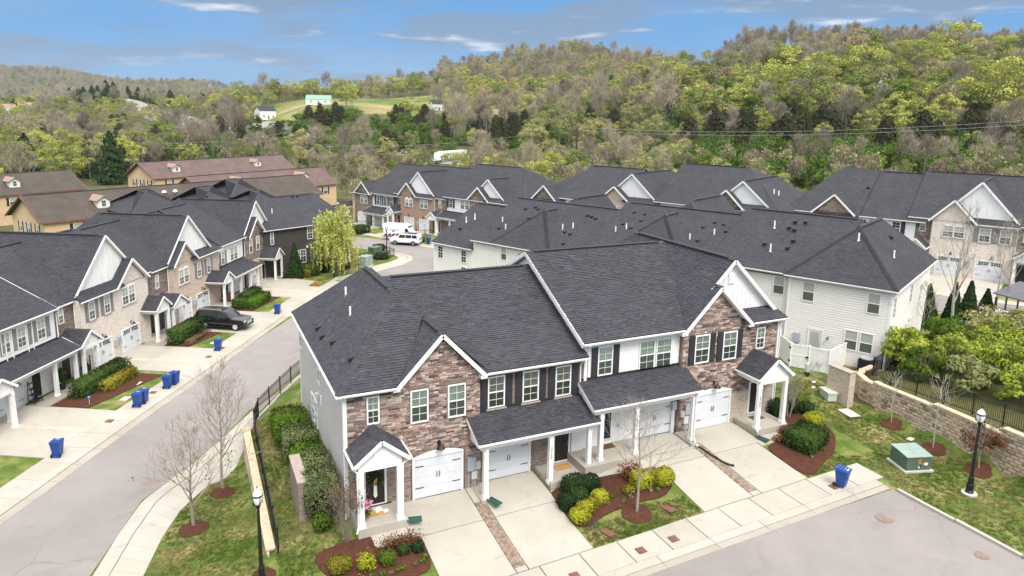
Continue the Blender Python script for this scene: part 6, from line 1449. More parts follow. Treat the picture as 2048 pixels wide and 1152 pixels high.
for i, (x, y, L_, D, ze, zr, lab) in enumerate(((-8.0, 121.0, 9, 12, 2.4, 5.6, 'low grey hip roofed house left of the dark sided building'), (1.5, 118.5, 8, 12, 2.8, 6.1, 'grey hip roofed house with small roof ridge behind the left row'), (6.5, 128.5, 8, 12, 2.9, 6.3, 'farthest grey hip roofed house in front of the red roofed apartments'), (8.5, 112.5, 9, 12, 2.7, 5.9, 'grey hip roofed house with three black vents beside the dark sided building'))):
    h = hiproof_block('townhouse', lab, (x, y), 25, L_, D, ze, zr, -3.2, 'dark_siding', GG)
    if i == 3:
        for q in range(3): h.rvent(2.5+q*1.1, 2.6, 4.3, (0, -1, 0))
    if i == 1: h.rvent(2.0, 3, 4.6, (0, -1, 0)); h.rvent(3, 3.2, 4.7, (0, -1, 0))
# ----- tan apartment blocks on the left
def apartment(label, O, ang, L_, zb, ze, zr, roofmat, dormers, group, half=6.3, wins=()):
    h = House('apartment_block', label, O, ang, group, 'apartment block')
    main_roof(h, 0, L_, .6, 2*half, ze, zr, 'gg', .7, roofmat, False)
    h.wall('tan_siding', 0, L_, .6, .8, zb, ze, 'front_wall'); h.wall('tan_siding', 0, .2, .8, 2*half-.6, zb, ze, 'end_wall'); h.wall('tan_siding', L_-.2, L_, .8, 2*half-.6, zb, ze, 'end_wall')
    ym = (.6+2*half)/2
    for xx in (0, L_-.2): h.gable('tan_siding', [(.8, ze), (2*half-.2, ze), (ym, zr-.35)], xx, .2, axis='x')
    for sg, a in ((0, -.7), (1, L_+.7)):
        for y0 in (.25, 2*half+.35): MB().beam((a, y0, ze-.12), (a, ym, zr-.12), .08, .22, 'leaf_tan' if False else 'wood_furniture').build('bargeboard', h.t)
    MB().box(-.6, L_+.6, .2, .27, ze-.2, ze-.02, 'wood_furniture').build('fascia', h.t)
    for x in dormers:
        b = House.__new__(House); b.t = link('dormer', None, h.t, (x, 2.2, ze+1.15)); b.near = False
        ym_, dz = 3.6, (zr-ze)/(half+.4)
        MB().faces([(-.95, 0, 0), (.95, 0, 0), (.95, 0, 1.35), (0, 0, 1.9), (-.95, 0, 1.35), (-.95, 3.0, 1.35), (.95, 3.0, 1.35), (0, 3.4, 1.9)], [(0, 1, 2, 3, 4), (0, 4, 5), (1, 6, 2)], 'house_white').build('dormer_wall', b.t)
        rf = MB(); 
        for sg in (-1, 1): rf.faces([(sg*1.25, -.3, 1.22), (0, -.3, 2.0), (0, 3.6, 2.0), (sg*1.25, 3.2, 1.22), (sg*1.25, -.3, 1.12), (0, -.3, 1.9), (0, 3.6, 1.9), (sg*1.25, 3.2, 1.12)], MB.BF, 'shingle_tan')
        rf.build('dormer_roof', b.t)
        q = MB(); q.box(-.28, .28, -.03, .02, .3, 1.2, 'pane_dark'); q.box(-.02, .02, -.05, -.02, .3, 1.2, 'white_trim'); q.box(-.28, .28, -.05, -.02, .73, .77, 'white_trim'); q.build('dormer_window', b.t)
    for x in wins: h.window(x, ze-2.2, 1.3, 1.6, .6, 'plain'); h.shutter(x-.5, ze-2.25, .45, 1.7, .6); h.shutter(x+1.35, ze-2.25, .45, 1.7, .6)
    def ends():
        for x in (2.6, 5.6, 8.6): h.window(-x-.9, ze-2.2, .9, 1.6, 0, 'plain'); h.shutter(-x-1.4, ze-2.25, .42, 1.7, 0); h.shutter(-x+.05, ze-2.25, .42, 1.7, 0)
    h.turned((0, 0, 0), -90, ends)
    return h
brickmat('shingle_tan', [(.30, .20, .14), (.36, .25, .18)], (.24, .16, .12), .3, .145, .014, noise_amt=.2)
GT = 'tan apartment blocks with dormers'
h = apartment('brown roofed tan apartment block with two silver roof turbines', (-19.4, 122.4), 30, 52, -4.6, 1.5, 5.15, 'shingle_brown', (9.5, 31.5), GT, wins=(4.0, 8.2, 24, 34))
for x in (20.0, 22.0): MB().lathe([(.2, -.3), (.2, .5), (.45, .55), (.5, .8), (.35, 1.1), (0, 1.2)], 10, 'chrome', (x, 3.0, 3.4)).build('roof_turbine', h.t)
apartment('dull brown roofed tan apartment block at the left edge behind the others', (-61, 143), 34, 50, -4.6, 1.5, 5.15, 'shingle_brown', (38, ), GT, wins=(30, 36, 42))
apartment('red roofed tan apartment block with its gable end and three shuttered windows showing', (-6.4, 190.4), 35, 44, -4.6, 1.5, 5.2, 'shingle_red', (7.0, 32.5), GT, wins=(3, 7.5, 22, 30, 36))
apartment('red roofed apartment block partly hidden by the dark roofs in front', (4.0, 150.0), 32, 34, -4.6, 1.5, 5.1, 'shingle_red', (9, 26), GT, wins=(26, 30))
# ---------------------------------------------------------------- walls, fences, street furniture
def block_proto(n, mat='block_single', rel=.05):
    out = []
    for k in range(n):
        b = MB(); r = lambda a: random.uniform(-a, a)
        V = [(-.5, -.5, -.5), (.5, -.5, -.5), (.5, -.5, .5), (-.5, -.5, .5), (-.47+r(.02), .5+r(.1), -.44+r(.03)), (.47+r(.02), .5+r(.1), -.44+r(.03)), (.47+r(.02), .5+r(.1), .43+r(.03)), (-.47+r(.02), .5+r(.1), .43+r(.03)), (r(.15), .72+r(.15), r(.15))]
        b.faces(V, [(0, 1, 2, 3), (1, 0, 4, 5), (2, 1, 5, 6), (3, 2, 6, 7), (0, 3, 7, 4), (5, 4, 8), (6, 5, 8), (7, 6, 8), (4, 7, 8)], mat); out.append(b.mesh('wall_block'))
    return out
BP = block_proto(8)
def path_pts(P, step):
    """points along a polyline with direction"""
    out = []; 
    segs = [(Vector((*P[i], 0)), Vector((*P[i+1], 0))) for i in range(len(P)-1)]; carry = 0.
    for a, b in segs:
        l = (b-a).length; d = (b-a)/l; t = carry
        while t < l: out.append((a+d*t, d)); t += step
        carry = t-l
    return out
def retaining(label, P, tops, bases, side, n_single, th=.32, bw=.42, bh=.19, capstep=3):
    """segmental block wall along P; side = +1 when the shown face is left of the walking direction"""
    t = thing('retaining_wall', label, 'retaining wall'); cum = [0]
    for i in range(len(P)-1): cum.append(cum[-1]+math.dist(P[i], P[i+1]))
    fz = lambda s, A: float(np.interp(s, cum, A)); pts = path_pts(P, bw); blocks = []
    b = MB()
    for i, (p, d) in enumerate(pts):
        s = i*bw; n = Vector((-d.y, d.x, 0))*side; zt = math.floor(fz(s, tops)/bh)*bh if capstep else fz(s, tops); zb = fz(s, bases)-.3
        zt = math.floor(fz(math.floor(s/4.2)*4.2+2.1, tops)/bh+.5)*bh
        row = 0; z = zt-bh
        while z > zb-bh:
            q = p + d*(bw/2+(bw/2 if int(round(z/bh)) % 2 else 0)); blocks.append((q, d, n, z+bh/2, (zt-z)/bh*.012)); z -= bh
        b.beam(p-n*.0+Vector((0, 0, zt+.05)), p+d*(bw*.985)+Vector((0, 0, zt+.05)), th+.10, .10, 'cap_stone')
        c = b.build('cap_stone', t); b = MB()
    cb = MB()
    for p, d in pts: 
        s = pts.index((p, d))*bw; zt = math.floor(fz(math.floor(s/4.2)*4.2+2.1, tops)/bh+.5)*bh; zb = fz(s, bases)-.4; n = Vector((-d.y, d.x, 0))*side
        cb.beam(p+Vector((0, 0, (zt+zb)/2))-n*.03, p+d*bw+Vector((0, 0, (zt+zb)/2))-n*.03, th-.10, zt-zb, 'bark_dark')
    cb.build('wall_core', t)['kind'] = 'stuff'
    blocks.sort(key=lambda q: (q[0]-Vector((4, 0, 0))).length if side > 0 else -q[0].y)
    rest = MB(); rest.mats = ['block_joined']
    for i, (q, d, n, z, off) in enumerate(blocks):
        w = Vector((q.x, q.y, z))+n*(th/2-.05+off)
        rotz = math.atan2(d.y, d.x) if side > 0 else math.atan2(d.y, d.x)+math.pi
        if i < n_single:
            o = link('wall_block', random.choice(BP), t, w, rotz); o.scale = (bw-.012, .10, bh-.012)
        else:
            me = random.choice(BP); Mx = Matrix.Translation(w) @ Matrix.Rotation(rotz, 4, 'Z') @ Matrix.Diagonal((bw-.012, .10, bh-.012, 1))
            rest.faces([Mx @ v.co for v in me.vertices], [tuple(p.vertices) for p in me.polygons], None, random.uniform(.01, 1))
    if rest.f: rest.build('wall_blocks_farther', t)['kind'] = 'stuff'
    return t
WP = [(x-.0, y) for x, y in WALLP]
retaining('long curved tan block retaining wall below the black fence on the right lawn', WP, [z-.02 for z in WALLT], WALLB, 1, 300)
LW = [(2.42, 43.7), (2.42, 30.3)]
retaining('narrow tan block retaining wall along the corner lawn by the grey side wall', LW, [-.72, -.68], [-2.3, -1.15], -1, 300)

def metal_fence(label, P, zs, hgt, post_every, step=.115, group=None, posts_only_tops=True):
    t = thing('metal_fence', label, 'fence', group=group); cum = [0]
    for i in range(len(P)-1): cum.append(cum[-1]+math.dist(P[i], P[i+1]))
    fz = lambda s: float(np.interp(s, cum, zs)); L_ = cum[-1]
    def at(s):
        x = np.interp(s, cum, [p[0] for p in P]); y = np.interp(s, cum, [p[1] for p in P]); return Vector((x, y, fz(s)))
    np_ = max(1, round(L_/post_every)); pm = MB().box(-.032, .032, -.032, .032, -.05, hgt+.08, 'black_metal').box(-.04, .04, -.04, .04, hgt+.08, hgt+.105, 'black_metal').mesh('post')
    km = MB().box(-.009, .009, -.009, .009, .08, hgt-.02, 'black_metal').mesh('picket')
    for i in range(np_+1): link('post', pm, t, at(L_*i/np_))
    for i in range(np_):
        a, b = at(L_*i/np_), at(L_*(i+1)/np_)
        for z in (.12, hgt-.16, hgt): MB().beam(a+Vector((0, 0, z)), b+Vector((0, 0, z)), .03, .032, 'black_metal').build('rail', t)
        n = max(2, int((b-a).length/step)); ang = math.atan2(b.y-a.y, b.x-a.x)
        for k in range(1, n): link('picket', km, t, a.lerp(b, k/n), ang)
    return t
fp = []
for i, (x, y) in enumerate(WALLP):
    x2, y2 = WALLP[min(i+1, len(WALLP)-1)]; x1, y1 = WALLP[max(i-1, 0)]; dx, dy = x2-x1, y2-y1; l = math.hypot(dx, dy); fp.append((x+.7*dy/l, y-.7*dx/l))
metal_fence('black metal picket fence on top of the curved retaining wall', fp, [z+.02 for z in WALLT], 1.2, 1.85)
metal_fence('black metal picket fence along the left retaining wall and bank', [(2.72, 30.0), (2.8, 36), (2.88, 43.6), (3.14, 45.3), (3.9, 46.9), (4.9, 48.8), (5.95, 50.7), (7.0, 52.4), (8.2, 54.3)], [-.8, -.85, -.9, -.93, -.98, -1.0, -1.0, -1.0, -1.0], 1.2, 1.95, .13)
metal_fence('black metal fence round the planted island at the road bend', [(17.0, 91.2), (20, 94.6), (22.9, 97.0), (25.6, 98.8), (27.6, 100.0), (28.0, 101.4), (27.0, 104.4)], [-2.7]*7, 1.1, 1.8, .16)
for i, (a, b, lab) in enumerate((((12.5, -7.0), (8.4, -2.6), 'low black fence in front of the white end garages across the far street'), ((-2.6, -5.6), (-6.2, -1.4), 'low black handrail beside the red brick driveway'))):
    pa, pb = bpt(D_O, *a), bpt(D_O, *b); metal_fence(lab, [pa, pb], [-2.3, -2.2], 1.0, 1.5, .2)

def white_fence():
    t = thing('vinyl_fence', 'white vinyl privacy fence with gate round the pale corner yard', 'fence'); hg = 1.78
    P = [(40.7, 37.9), (39.55, 35.45), (40.25, 34.4), (40.9, 33.2)]
    zz = [.9, .92, .92, .92]
    for i in range(3):
        a, b = Vector((*P[i], zz[i])), Vector((*P[i+1], zz[i+1])); d = (b-a); l = d.length; d.normalize(); n = max(1, int(l/.19))
        gate = (i == 1)
        for k in range(n): MB().beam(a+d*(l*(k+.03)/n)+Vector((0, 0, hg/2)), a+d*(l*(k+.97)/n)+Vector((0, 0, hg/2)), .03, hg-.2, 'white_trim').build('gate_board' if gate else 'fence_board', t)
        for z in (.12, hg-.08)+((hg*.55, ) if gate else ()): MB().beam(a+Vector((0, 0, z)), b+Vector((0, 0, z)), .06, .16, 'white_trim').build('rail', t)
    a, b = Vector((40.9, 33.2, .92)), Vector((44.3, 34.15, 1.0)); d = b-a; l = d.length; d.normalize()
    for k in range(17): MB().beam(a+d*(l*(k+.03)/17)+Vector((0, 0, hg/2)), a+d*(l*(k+.97)/17)+Vector((0, 0, hg/2)), .03, hg-.2, 'white_trim').build('fence_board', t)
    for z in (.12, hg-.08): MB().beam(a+Vector((0, 0, z)), b+Vector((0, 0, z)), .06, .16, 'white_trim').build('rail', t)
    a2, b2 = Vector((40.7, 37.9, .9)), Vector((41.6, 38.3, 1.0)); MB().beam(a2+Vector((0, 0, hg/2)), b2+Vector((0, 0, hg/2)), .03, hg-.1, 'white_trim').build('fence_board', t)
    for p in P+[(42.5, 33.65), (44.25, 34.1)]: MB().box(p[0]-.06, p[0]+.06, p[1]-.06, p[1]+.06, .8, .95+hg, 'white_trim').faces([(p[0]-.08, p[1]-.08, .95+hg), (p[0]+.08, p[1]-.08, .95+hg), (p[0]+.08, p[1]+.08, .95+hg), (p[0]-.08, p[1]+.08, .95+hg), (p[0], p[1], 1.05+hg)], [(0, 1, 4), (1, 2, 4), (2, 3, 4), (3, 0, 4), (3, 2, 1, 0)], 'white_trim').build('post', t)
    for x, y, z in ((39.55, 35.42, 1.35), (39.55, 35.42, 2.35), (40.22, 34.42, 1.8)): MB().box(x-.12, x-.05, y-.05, y+.1, z, z+.12, 'black_metal').build('hinge', t)
white_fence()
def brick_pier(label, x0, x1, y0, y1, zb, zt, mat):
    t = thing('brick_pier', label, 'brick wall'); MB().box(x0, x1, y0, y1, zb, zt, mat).build('brickwork', t); MB().box(x0-.03, x1+.03, y0-.03, y1+.03, zt, zt+.07, 'brick_cap').build('coping', t); return t
pr = brick_pier('free standing tan brick screen wall beside the white yard fence', 38.24, 38.78, 29.3, 31.0, .2, 2.72, 'brick_tan')
brick_pier('free standing brown brick screen wall next to the clipped hedges', 3.9, 4.36, 31.6, 34.5, -.8, 1.5, 'brick_brown')
t = thing('meter_cabinet', 'pale grey utility meters mounted behind the left brick screen wall', 'utility box')
MB().box(4.38, 4.66, 33.0, 34.3, .3, 1.35, 'box_green_pale').build('cabinet', t)
for i, y in enumerate((31.9, 32.25, 32.6, 33.0)): MB().lathe([(.0, 0), (.09, 0), (.09, .1), (.06, .16), (0, .17)], 8, 'lamp_globe', (0, 0, 0)).build('meter', t, (4.38, y, .9), (0, math.pi/2, 0))
MB().box(4.36, 4.42, 31.75, 33.1, .3, 1.2, 'grey_box').build('backboard', t)

def street_lamp(label, x, y, hgt=4.3):
    z = hz(x, y); t = thing('street_lamp', label, 'street lamp', (x, y, z-.02), 0, 'black lantern street lamps')
    MB().lathe([(.36, 0), (.36, .10), (.34, .12), (0, .12)], 18, 'concrete_base').build('footing', t)
    MB().lathe([(.20, .12), (.20, .2), (.165, .24), (.16, .55), (.13, .62), (.125, .95), (.10, 1.0), (.085, 1.05), (.06, hgt-.75), (.075, hgt-.72), (.05, hgt-.66), (.07, hgt-.55), (.13, hgt-.36), (.14, hgt-.34), (0, hgt-.34)], 12, 'black_metal').build('pole', t)
    l = MB().lathe([(.13, hgt-.34), (.185, hgt-.2), (.205, hgt-.02), (.20, hgt+.08), (.13, hgt+.22), (.06, hgt+.28), (.05, hgt+.33), (0, hgt+.34)], 14, 'lamp_globe').build('globe', t, smooth=True)
    rg = MB(); rg.lathe([(.207, hgt+.02), (.225, hgt+.02), (.225, hgt+.08), (.207, hgt+.08)], 14, 'black_metal')
    for k in range(4): a = k*math.pi/2+.4; rg.box(-.012, .012, .135, .215, 0, .4, 'black_metal', 0, Matrix.Translation((0, 0, hgt-.36)) @ Matrix.Rotation(a, 4, 'Z'))
    rg.build('cage', l); MB().lathe([(.02, hgt+.34), (.025, hgt+.38), (.006, hgt+.5), (0, hgt+.5)], 6, 'black_metal').build('finial', l); return t
street_lamp('black lantern street lamp standing in the right lawn near the block wall', 35.45, 19.57, 4.35)
street_lamp('black lantern street lamp on the corner lawn at the bottom edge', 1.86, 28.35, 4.25)
t = street_lamp('slim black street lamp inside the fenced island at the road bend', 27.0, 101.9, 4.3)

def make_bin(label):
    t = thing('recycling_bin', label, 'bin', group='blue wheeled bins put out along the drives')
    b = MB(); V = []
    for z, w, d, dy in ((.10, .215, .20, .0), (.55, .255, .255, .0), (.97, .285, .315, -.01)):
        V += [(-w, -d+dy, z), (w, -d+dy, z), (w, d+dy, z), (-w, d+dy, z)]
    F = [(3, 2, 1, 0)]
    for l in (0, 4):
        for i in range(4): F.append((l+i, l+(i+1) % 4, l+4+(i+1) % 4, l+4+i))
    b.faces(V, F, 'bin_blue'); b.box(-.30, .30, -.335, .32, .93, .985, 'bin_blue'); b.box(-.14, .14, -.30, -.255, .58, .86, 'bin_blue'); b.box(-.20, .20, .18, .30, .02, .14, 'bin_blue'); b.build('bin_body', t)
    l = MB(); l.faces([(-.31, -.36, .985), (.31, -.36, .985), (.31, .33, .985), (-.31, .33, .985), (-.29, -.33, 1.03), (.29, -.33, 1.03), (.27, .30, 1.07), (-.27, .30, 1.07)], MB.BF, 'bin_blue')
    for i in range(3): l.box(-.22, .22, -.22+.17*i, -.14+.17*i, 1.03+.012*i, 1.062+.012*i, 'bin_blue')
    lid = l.build('lid', t); MB().tube([(-.2, .33, 1.0), (-.2, .42, 1.0), (.2, .42, 1.0), (.2, .33, 1.0)], .018, 5, 'bin_blue').build('handle', t)
    MB().box(-.13, .13, -.27, -.12, 1.045, 1.052, 'white_print').build('lid_sticker', lid)
    w = MB().lathe([(0, -.03), (.05, -.032), (.12, -.028), (.125, -.015), (.125, .015), (.12, .028), (.05, .032), (0, .03)], 12, 'tyre').mesh('wheel')
    for sx in (-.24, .24): link('wheel', w, t, (sx, .26, .125), (0, math.pi/2, 0))
    m = MB()                                                     # recycling mark: three bent arrows on the front
    for k in range(3):
        Mx = Matrix.Translation((0, -.2675, .73)) @ Matrix.Rotation(k*2.0944, 4, 'Y'); q = lambda pts: [Mx @ Vector((a, 0, c)) for a, c in pts]
        m.poly(q([(-.035, .050), (.025, .050), (.025, .078), (-.050, .078)]), 'white_print'); m.poly(q([(.025, .038), (.058, .064), (.025, .092)]), 'white_print')
    m.build('recycling_mark', t); MB().box(-.1, .1, -.262, -.258, .60, .625, 'white_print').build('print', t)
    return t
BINS = [(30.1, 22.85, -.25, 'blue wheeled bin standing alone on the front walk near the green transformer', 0),
        (-2.3, 57.7, None, 'left one of the blue bin pair on the drive below the pale brick twin', .1), (-1.8, 58.35, None, 'right one of the blue bin pair on the drive below the pale brick twin', -.1),
        (-4.2, 54.5, None, 'left one of the blue bin pair beside the hedged lawn of the white townhouse', .15), (-3.85, 55.05, None, 'right one of the blue bin pair beside the hedged lawn of the white townhouse', 0),
        (-8.3, 48.1, None, 'blue wheeled bin alone at the lower left drive, nearest to the left edge', .2), (1.7, 65.9, None, 'blue wheeled bin alone on the walk in front of the parked black car', .1), (8.1, 76.5, None, 'blue wheeled bin by the small lawn near the far end of the left row', .05),
        (35.8, 108.4, None, 'small blue bin beside the long hedge across the far street', .6)]
b0 = make_bin(BINS[0][3])
for i, (x, y, a, lab, da) in enumerate(BINS):
    z = hz(x, y)+.055; rot = a if a is not None else R(61+90)+math.pi/2+da-math.pi/2+math.pi+math.pi/2*0
    if i and i < 8: rot = R(61)+math.pi*.5+da+.0
    if i == 0: b0.location = (x, y, z); b0.rotation_euler = (0, 0, .35)
    else: dup(b0, (x, y, z), rot, lab)

# small things on the ground
def flat_box(name, label, cat, x, y, w, d, mat, rot=0, h=.03, off=.055, group=None):
    t = tag(MB().box(-w/2, w/2, -d/2, d/2, 0, h, mat).box(-w/2+.03, w/2-.03, -d/2+.03, d/2-.03, h, h+.006, mat).build(name, None, (x, y, hz(x, y)+off), rot), label, cat, group); return t
GV = 'rusty utility covers in the walks'
for x, y, lab in ((17.65, 23.12, 'rusty square cover in the front walk, second from the bottom edge'), (19.49, 23.15, 'rusty square cover in the front walk below the small street tree'), (29.75, 23.0, 'rusty square cover in the front walk beside the lone blue bin'), (14.1, 22.95, 'rusty square cover in the front walk at the bottom edge of the picture')): flat_box('utility_cover', lab, 'cover', x, y, .42, .42, 'rust', 0, group=GV)
for u, v, lab in ((-16.2, -7.7, 'rusty square cover in the left walk near the lowest blue bin'), (-11.0, -7.7, 'rusty square cover in the left walk next to the bin pair by the hedge'), (-8.6, -7.8, 'rusty square cover in the left walk next to the bin pair on the drive'), (-2.6, -7.8, 'rusty square cover in the left walk below the lone bin'), (-.2, -7.8, 'rusty square cover in the left walk just beyond the lone bin'), (13.0, -7.8, 'farther rusty cover in the left walk beyond the last bin'), (12.2, -8.2, 'nearer rusty cover in the left walk beyond the last bin')):
    x, y = cpt(u, v); flat_box('utility_cover', lab, 'cover', x, y, .45, .45, 'rust', R(61), group=GV)
flat_box('valve_box', 'dark red meter lid in the lawn beside the small street tree', 'cover', 20.68, 25.15, .42, .75, 'rust', .25, off=.03)
flat_box('valve_box', 'dark red meter lid in the lawn strip left of the small street tree', 'cover', 17.0, 24.9, .4, .7, 'rust', .25, off=.03)
flat_box('valve_box', 'large pale concrete lid in the right lawn near the brick screen wall', 'cover', 37.6, 28.6, .8, 1.2, 'concrete_base', -.2, off=.04)
flat_box('valve_box', 'pair of green irrigation lids in the right lawn by the block wall', 'cover', 38.4, 24.9, .5, .3, 'box_pale', .2, off=.03)
for u, v, lab in ((-18.7, -6.6, 'tan meter lid in the lowest left lawn'), (-9.4, -5.4, 'tan meter lid in the lawn of the left hedge bed, upper one'), (-12.4, -6.4, 'tan meter lid in the lawn of the left hedge bed, lower one'), (1.2, -6.4, 'tan meter lid in the lawn in front of the black car')):
    x, y = cpt(u, v); flat_box('valve_box', lab, 'cover', x, y, .75, .55, 'tan_lid', R(61), off=.03)
def manhole(label, x, y, r=.42):
    o = MB().lathe([(r, 0), (r, .012), (r*.9, .014), (r*.88, .008), (r*.5, .008), (r*.48, .013), (0, .013)], 24, 'manhole_rust').build('manhole_cover', None, (x, y, hz(x, y)+.036)); tag(o, label, 'manhole cover')
manhole('round rusty manhole cover in the front road near the curb end', 29.67, 19.97); manhole('round rusty manhole cover in the front road at the right bottom edge', 31.0, 16.2, .3); manhole('round brown manhole cover in the side road behind the near bare tree', -2.95, 42.2, .45)
x, y = 35.3, 22.75; z = hz(x, y)
t = thing('transformer', 'green pad mounted transformer with orange warning labels on the right lawn', 'transformer', (x, y, z), -.32)
MB().box(-.85, .85, -.8, .8, 0, .10, 'concrete_base').build('pad', t)
b = MB(); b.faces([(-.72, -.68, .1), (.72, -.68, .1), (.72, .68, .1), (-.72, .68, .1), (-.72, -.68, .86), (.72, -.68, .86), (.72, .68, .95), (-.72, .68, .95)], MB.BF, 'box_green'); b.build('cabinet', t)
b = MB(); b.faces([(-.76, -.72, .86), (.76, -.72, .86), (.76, .02, .93), (-.76, .02, .93), (-.76, -.72, .90), (.76, -.72, .90), (.76, .02, .97), (-.76, .02, .97)], MB.BF, 'box_green_pale'); b.faces([(-.76, .04, .93), (.76, .04, .93), (.76, .72, .95), (-.76, .72, .95), (-.76, .04, .97), (.76, .04, .97), (.76, .72, .99), (-.76, .72, .99)], MB.BF, 'box_green_pale'); b.build('lid', t)
for x0, x1, z0, z1, mt in ((-.05, .16, .68, .74, 'warn_orange'), (-.05, .1, .56, .64, 'warn_orange'), (-.03, .22, .46, .52, 'warn_orange'), (.30, .52, .38, .52, 'white_print'), (.30, .52, .52, .56, 'warn_orange'), (-.02, .08, .22, .36, 'white_print')): MB().box(x0, x1, -.685, -.681, z0, z1, mt).build('warning_label', t)
MB().box(.04, .1, -.72, -.68, .3, .42, 'black_metal').build('lock', t)
x, y = 38.35, 30.8; t = thing('cable_cabinet', 'low pale louvred cabinet against the tan brick screen wall', 'utility box', (38.0, 30.6, hz(38.0, 30.6)), 1.2)
b = MB(); b.box(-.55, .55, -.3, .3, 0, .5, 'box_pale'); b.box(-.6, .6, -.35, .35, .5, .58, 'box_pale'); b.build('cabinet', t)
for i in range(4): MB().box(-.5, .5, -.325, -.3, .08+.1*i, .15+.1*i, 'box_pale').build('louvre', t)
x, y = 39.3, 33.6; t = thing('utility_pedestal', 'short grey green utility pedestal in front of the white gate', 'utility post', (x, y, hz(x, y))); MB().lathe([(.19, 0), (.19, .32), (.17, .34)], 12, 'black_metal').build('base', t); MB().lathe([(.17, .33), (.17, .85), (.13, .95), (0, .97)], 12, 'box_pale').build('cap', t)
for x, y, lab in ((38.9, 32.6, 'small white stone slab lying in the grass by the pedestal'), (38.2, 32.0, 'small white paver lying in the grass by the louvred cabinet')): flat_box('paver', lab, 'paver', x, y, .45, .22, 'concrete_base', .6, .04, .03)
x, y = 43.75, 32.35; z = hz(x, y); t = thing('air_conditioner', 'dark round cornered air conditioner unit behind the white yard fence', 'air conditioner', (x, y, z), .4)
b = MB(); b.box(-.45, .45, -.45, .45, .05, 1.0, 'black_metal'); b.build('casing', t); 
for i in range(9): MB().box(-.47, .47, -.47, .47, .12+.095*i, .155+.095*i, 'bin_dark').build('louvre', t)
MB().lathe([(.44, 1.0), (.46, 1.08), (.40, 1.1), (.37, 1.05), (0, 1.03)], 16, 'pipe_grey').build('fan_guard', t); MB().box(-.1, .15, -.48, -.475, .72, .8, 'print_red').build('badge', t); MB().box(-.55, .55, -.55, .55, 0, .05, 'concrete_base').build('pad', t)
def splash(label, x, y, z, rot):
    b = MB(); V = [(-.14, 0, 0), (.14, 0, 0), (.2, -.72, 0), (-.2, -.72, 0), (-.14, 0, .1), (.14, 0, .1), (.2, -.72, .06), (-.2, -.72, .06)]
    b.faces(V, [(0, 3, 2, 1), (0, 1, 5, 4), (1, 2, 6, 5), (3, 0, 4, 7)], 'splash_green')
    for i in (-1, 0, 1): b.box(i*.07-.012, i*.07+.012, -.7, -.02, .002, .02, 'splash_green')
    tag(b.build('splash_block', None, (x, y, z), rot), label, 'splash block', 'green splash blocks under downspouts')
splash('dark green splash block at the right column of the wreathed porch', 8.38, 28.85, .06, 1.35); splash('green splash block at the head of the left brick strip', 12.68, 29.0, .06, .35); splash('green splash block in front of the right end porch', 29.6, 28.4, hz(29.6, 28.4)+.07, .3)
b = MB(); pts = [(25.55, 28.75, .32), (25.62, 28.4, .25), (25.7, 27.8, .2), (25.85, 27.1, .14), (26.05, 26.7, .1), (26.25, 26.55, .09)]
pp = []; rr_ = []
for i in range(len(pts)-1):
    for k in range(9): pp.append(Vector(pts[i]).lerp(Vector(pts[i+1]), k/9)); rr_.append(.062 if k % 2 else .05)
for p in pp: p.z = hz(p.x, p.y)+.12
tag(b.tube(pp, rr_, 8, 'corrugated').build('drain_hose', None), 'black corrugated drain hose lying across the right brick strip', 'hose')
def mat_(label, x, y, z, w, d, m, rot=0): tag(MB().box(-w/2, w/2, -d/2, d/2, 0, .02, m).build('doormat', None, (x, y, z), rot), label, 'doormat', 'doormats on the front porches')
mat_('tan doormat with parcels before the wreathed door', 7.22, 29.85, .2, .95, .55, 'mat_tan'); mat_('plain yellow tan doormat on the brick townhouse porch', 17.45, 30.15, .2, .95, .55, 'mat_tan'); mat_('dark brown doormat before the navy door', 20.5, 30.45, .66, .85, .5, 'mat_brown'); mat_('brown doormat on the right end porch', 31.0, 29.9, .75, .9, .55, 'mat_brown')
x, y = cpt(28.2, -1.0); mat_('dark doormat on the stone porch at the far end of the left row', x, y, hz(x, y)+.1, .9, .6, 'mat_dark', R(61))
for x, y, w, d, h_, m, lab in ((7.3, 29.98, .38, .28, .09, 'paper', 'white padded parcel on the tan doormat'), (7.62, 29.78, .26, .22, .05, 'paper', 'flat white envelope on the tan doormat')): tag(MB().box(-w/2, w/2, -d/2, d/2, 0, h_, m).box(-w/2+.02, w/2-.02, -d/2+.02, d/2-.02, h_, h_+.01, m).build('parcel', None, (x, y, .222), .3), lab, 'parcel')
# wreath with a long ribbon
t = thing('wreath', 'green leafy wreath with long white ribbon on the black door', 'wreath', (7.3, 30.46, 1.62)); n = 700; a = RNG.random(n)*6.283; q = np.stack([np.cos(a)*.27, np.zeros(n), np.sin(a)*.27], 1)+RNG.normal(0, .04, (n, 3)); link('leaves', np_mesh('leaves', [(quads(q, unit(n), np.full(n, .06)), 'leaf_box', RNG.random(n)*.5)]), t)
MB().faces([(-.06, -.05, -.2), (.07, -.05, -.2), (.10, -.04, -.9), (.0, -.06, -.98), (-.08, -.04, -.86)], [(0, 4, 3, 2, 1)], 'ribbon').faces([(-.09, -.07, -.1), (.1, -.07, .06), (.08, -.08, -.2), (-.05, -.08, -.22)], [(0, 3, 2, 1)], 'mat_tan').build('ribbon', t)
t = thing('flower_pot', 'pot of pink flowers beside the left porch column', 'flowers', (6.52, 29.5, .2)); MB().lathe([(.12, 0), (.17, .3), (.19, .3), (.15, .28), (0, .27)], 10, 'pot_terracotta').build('pot', t)
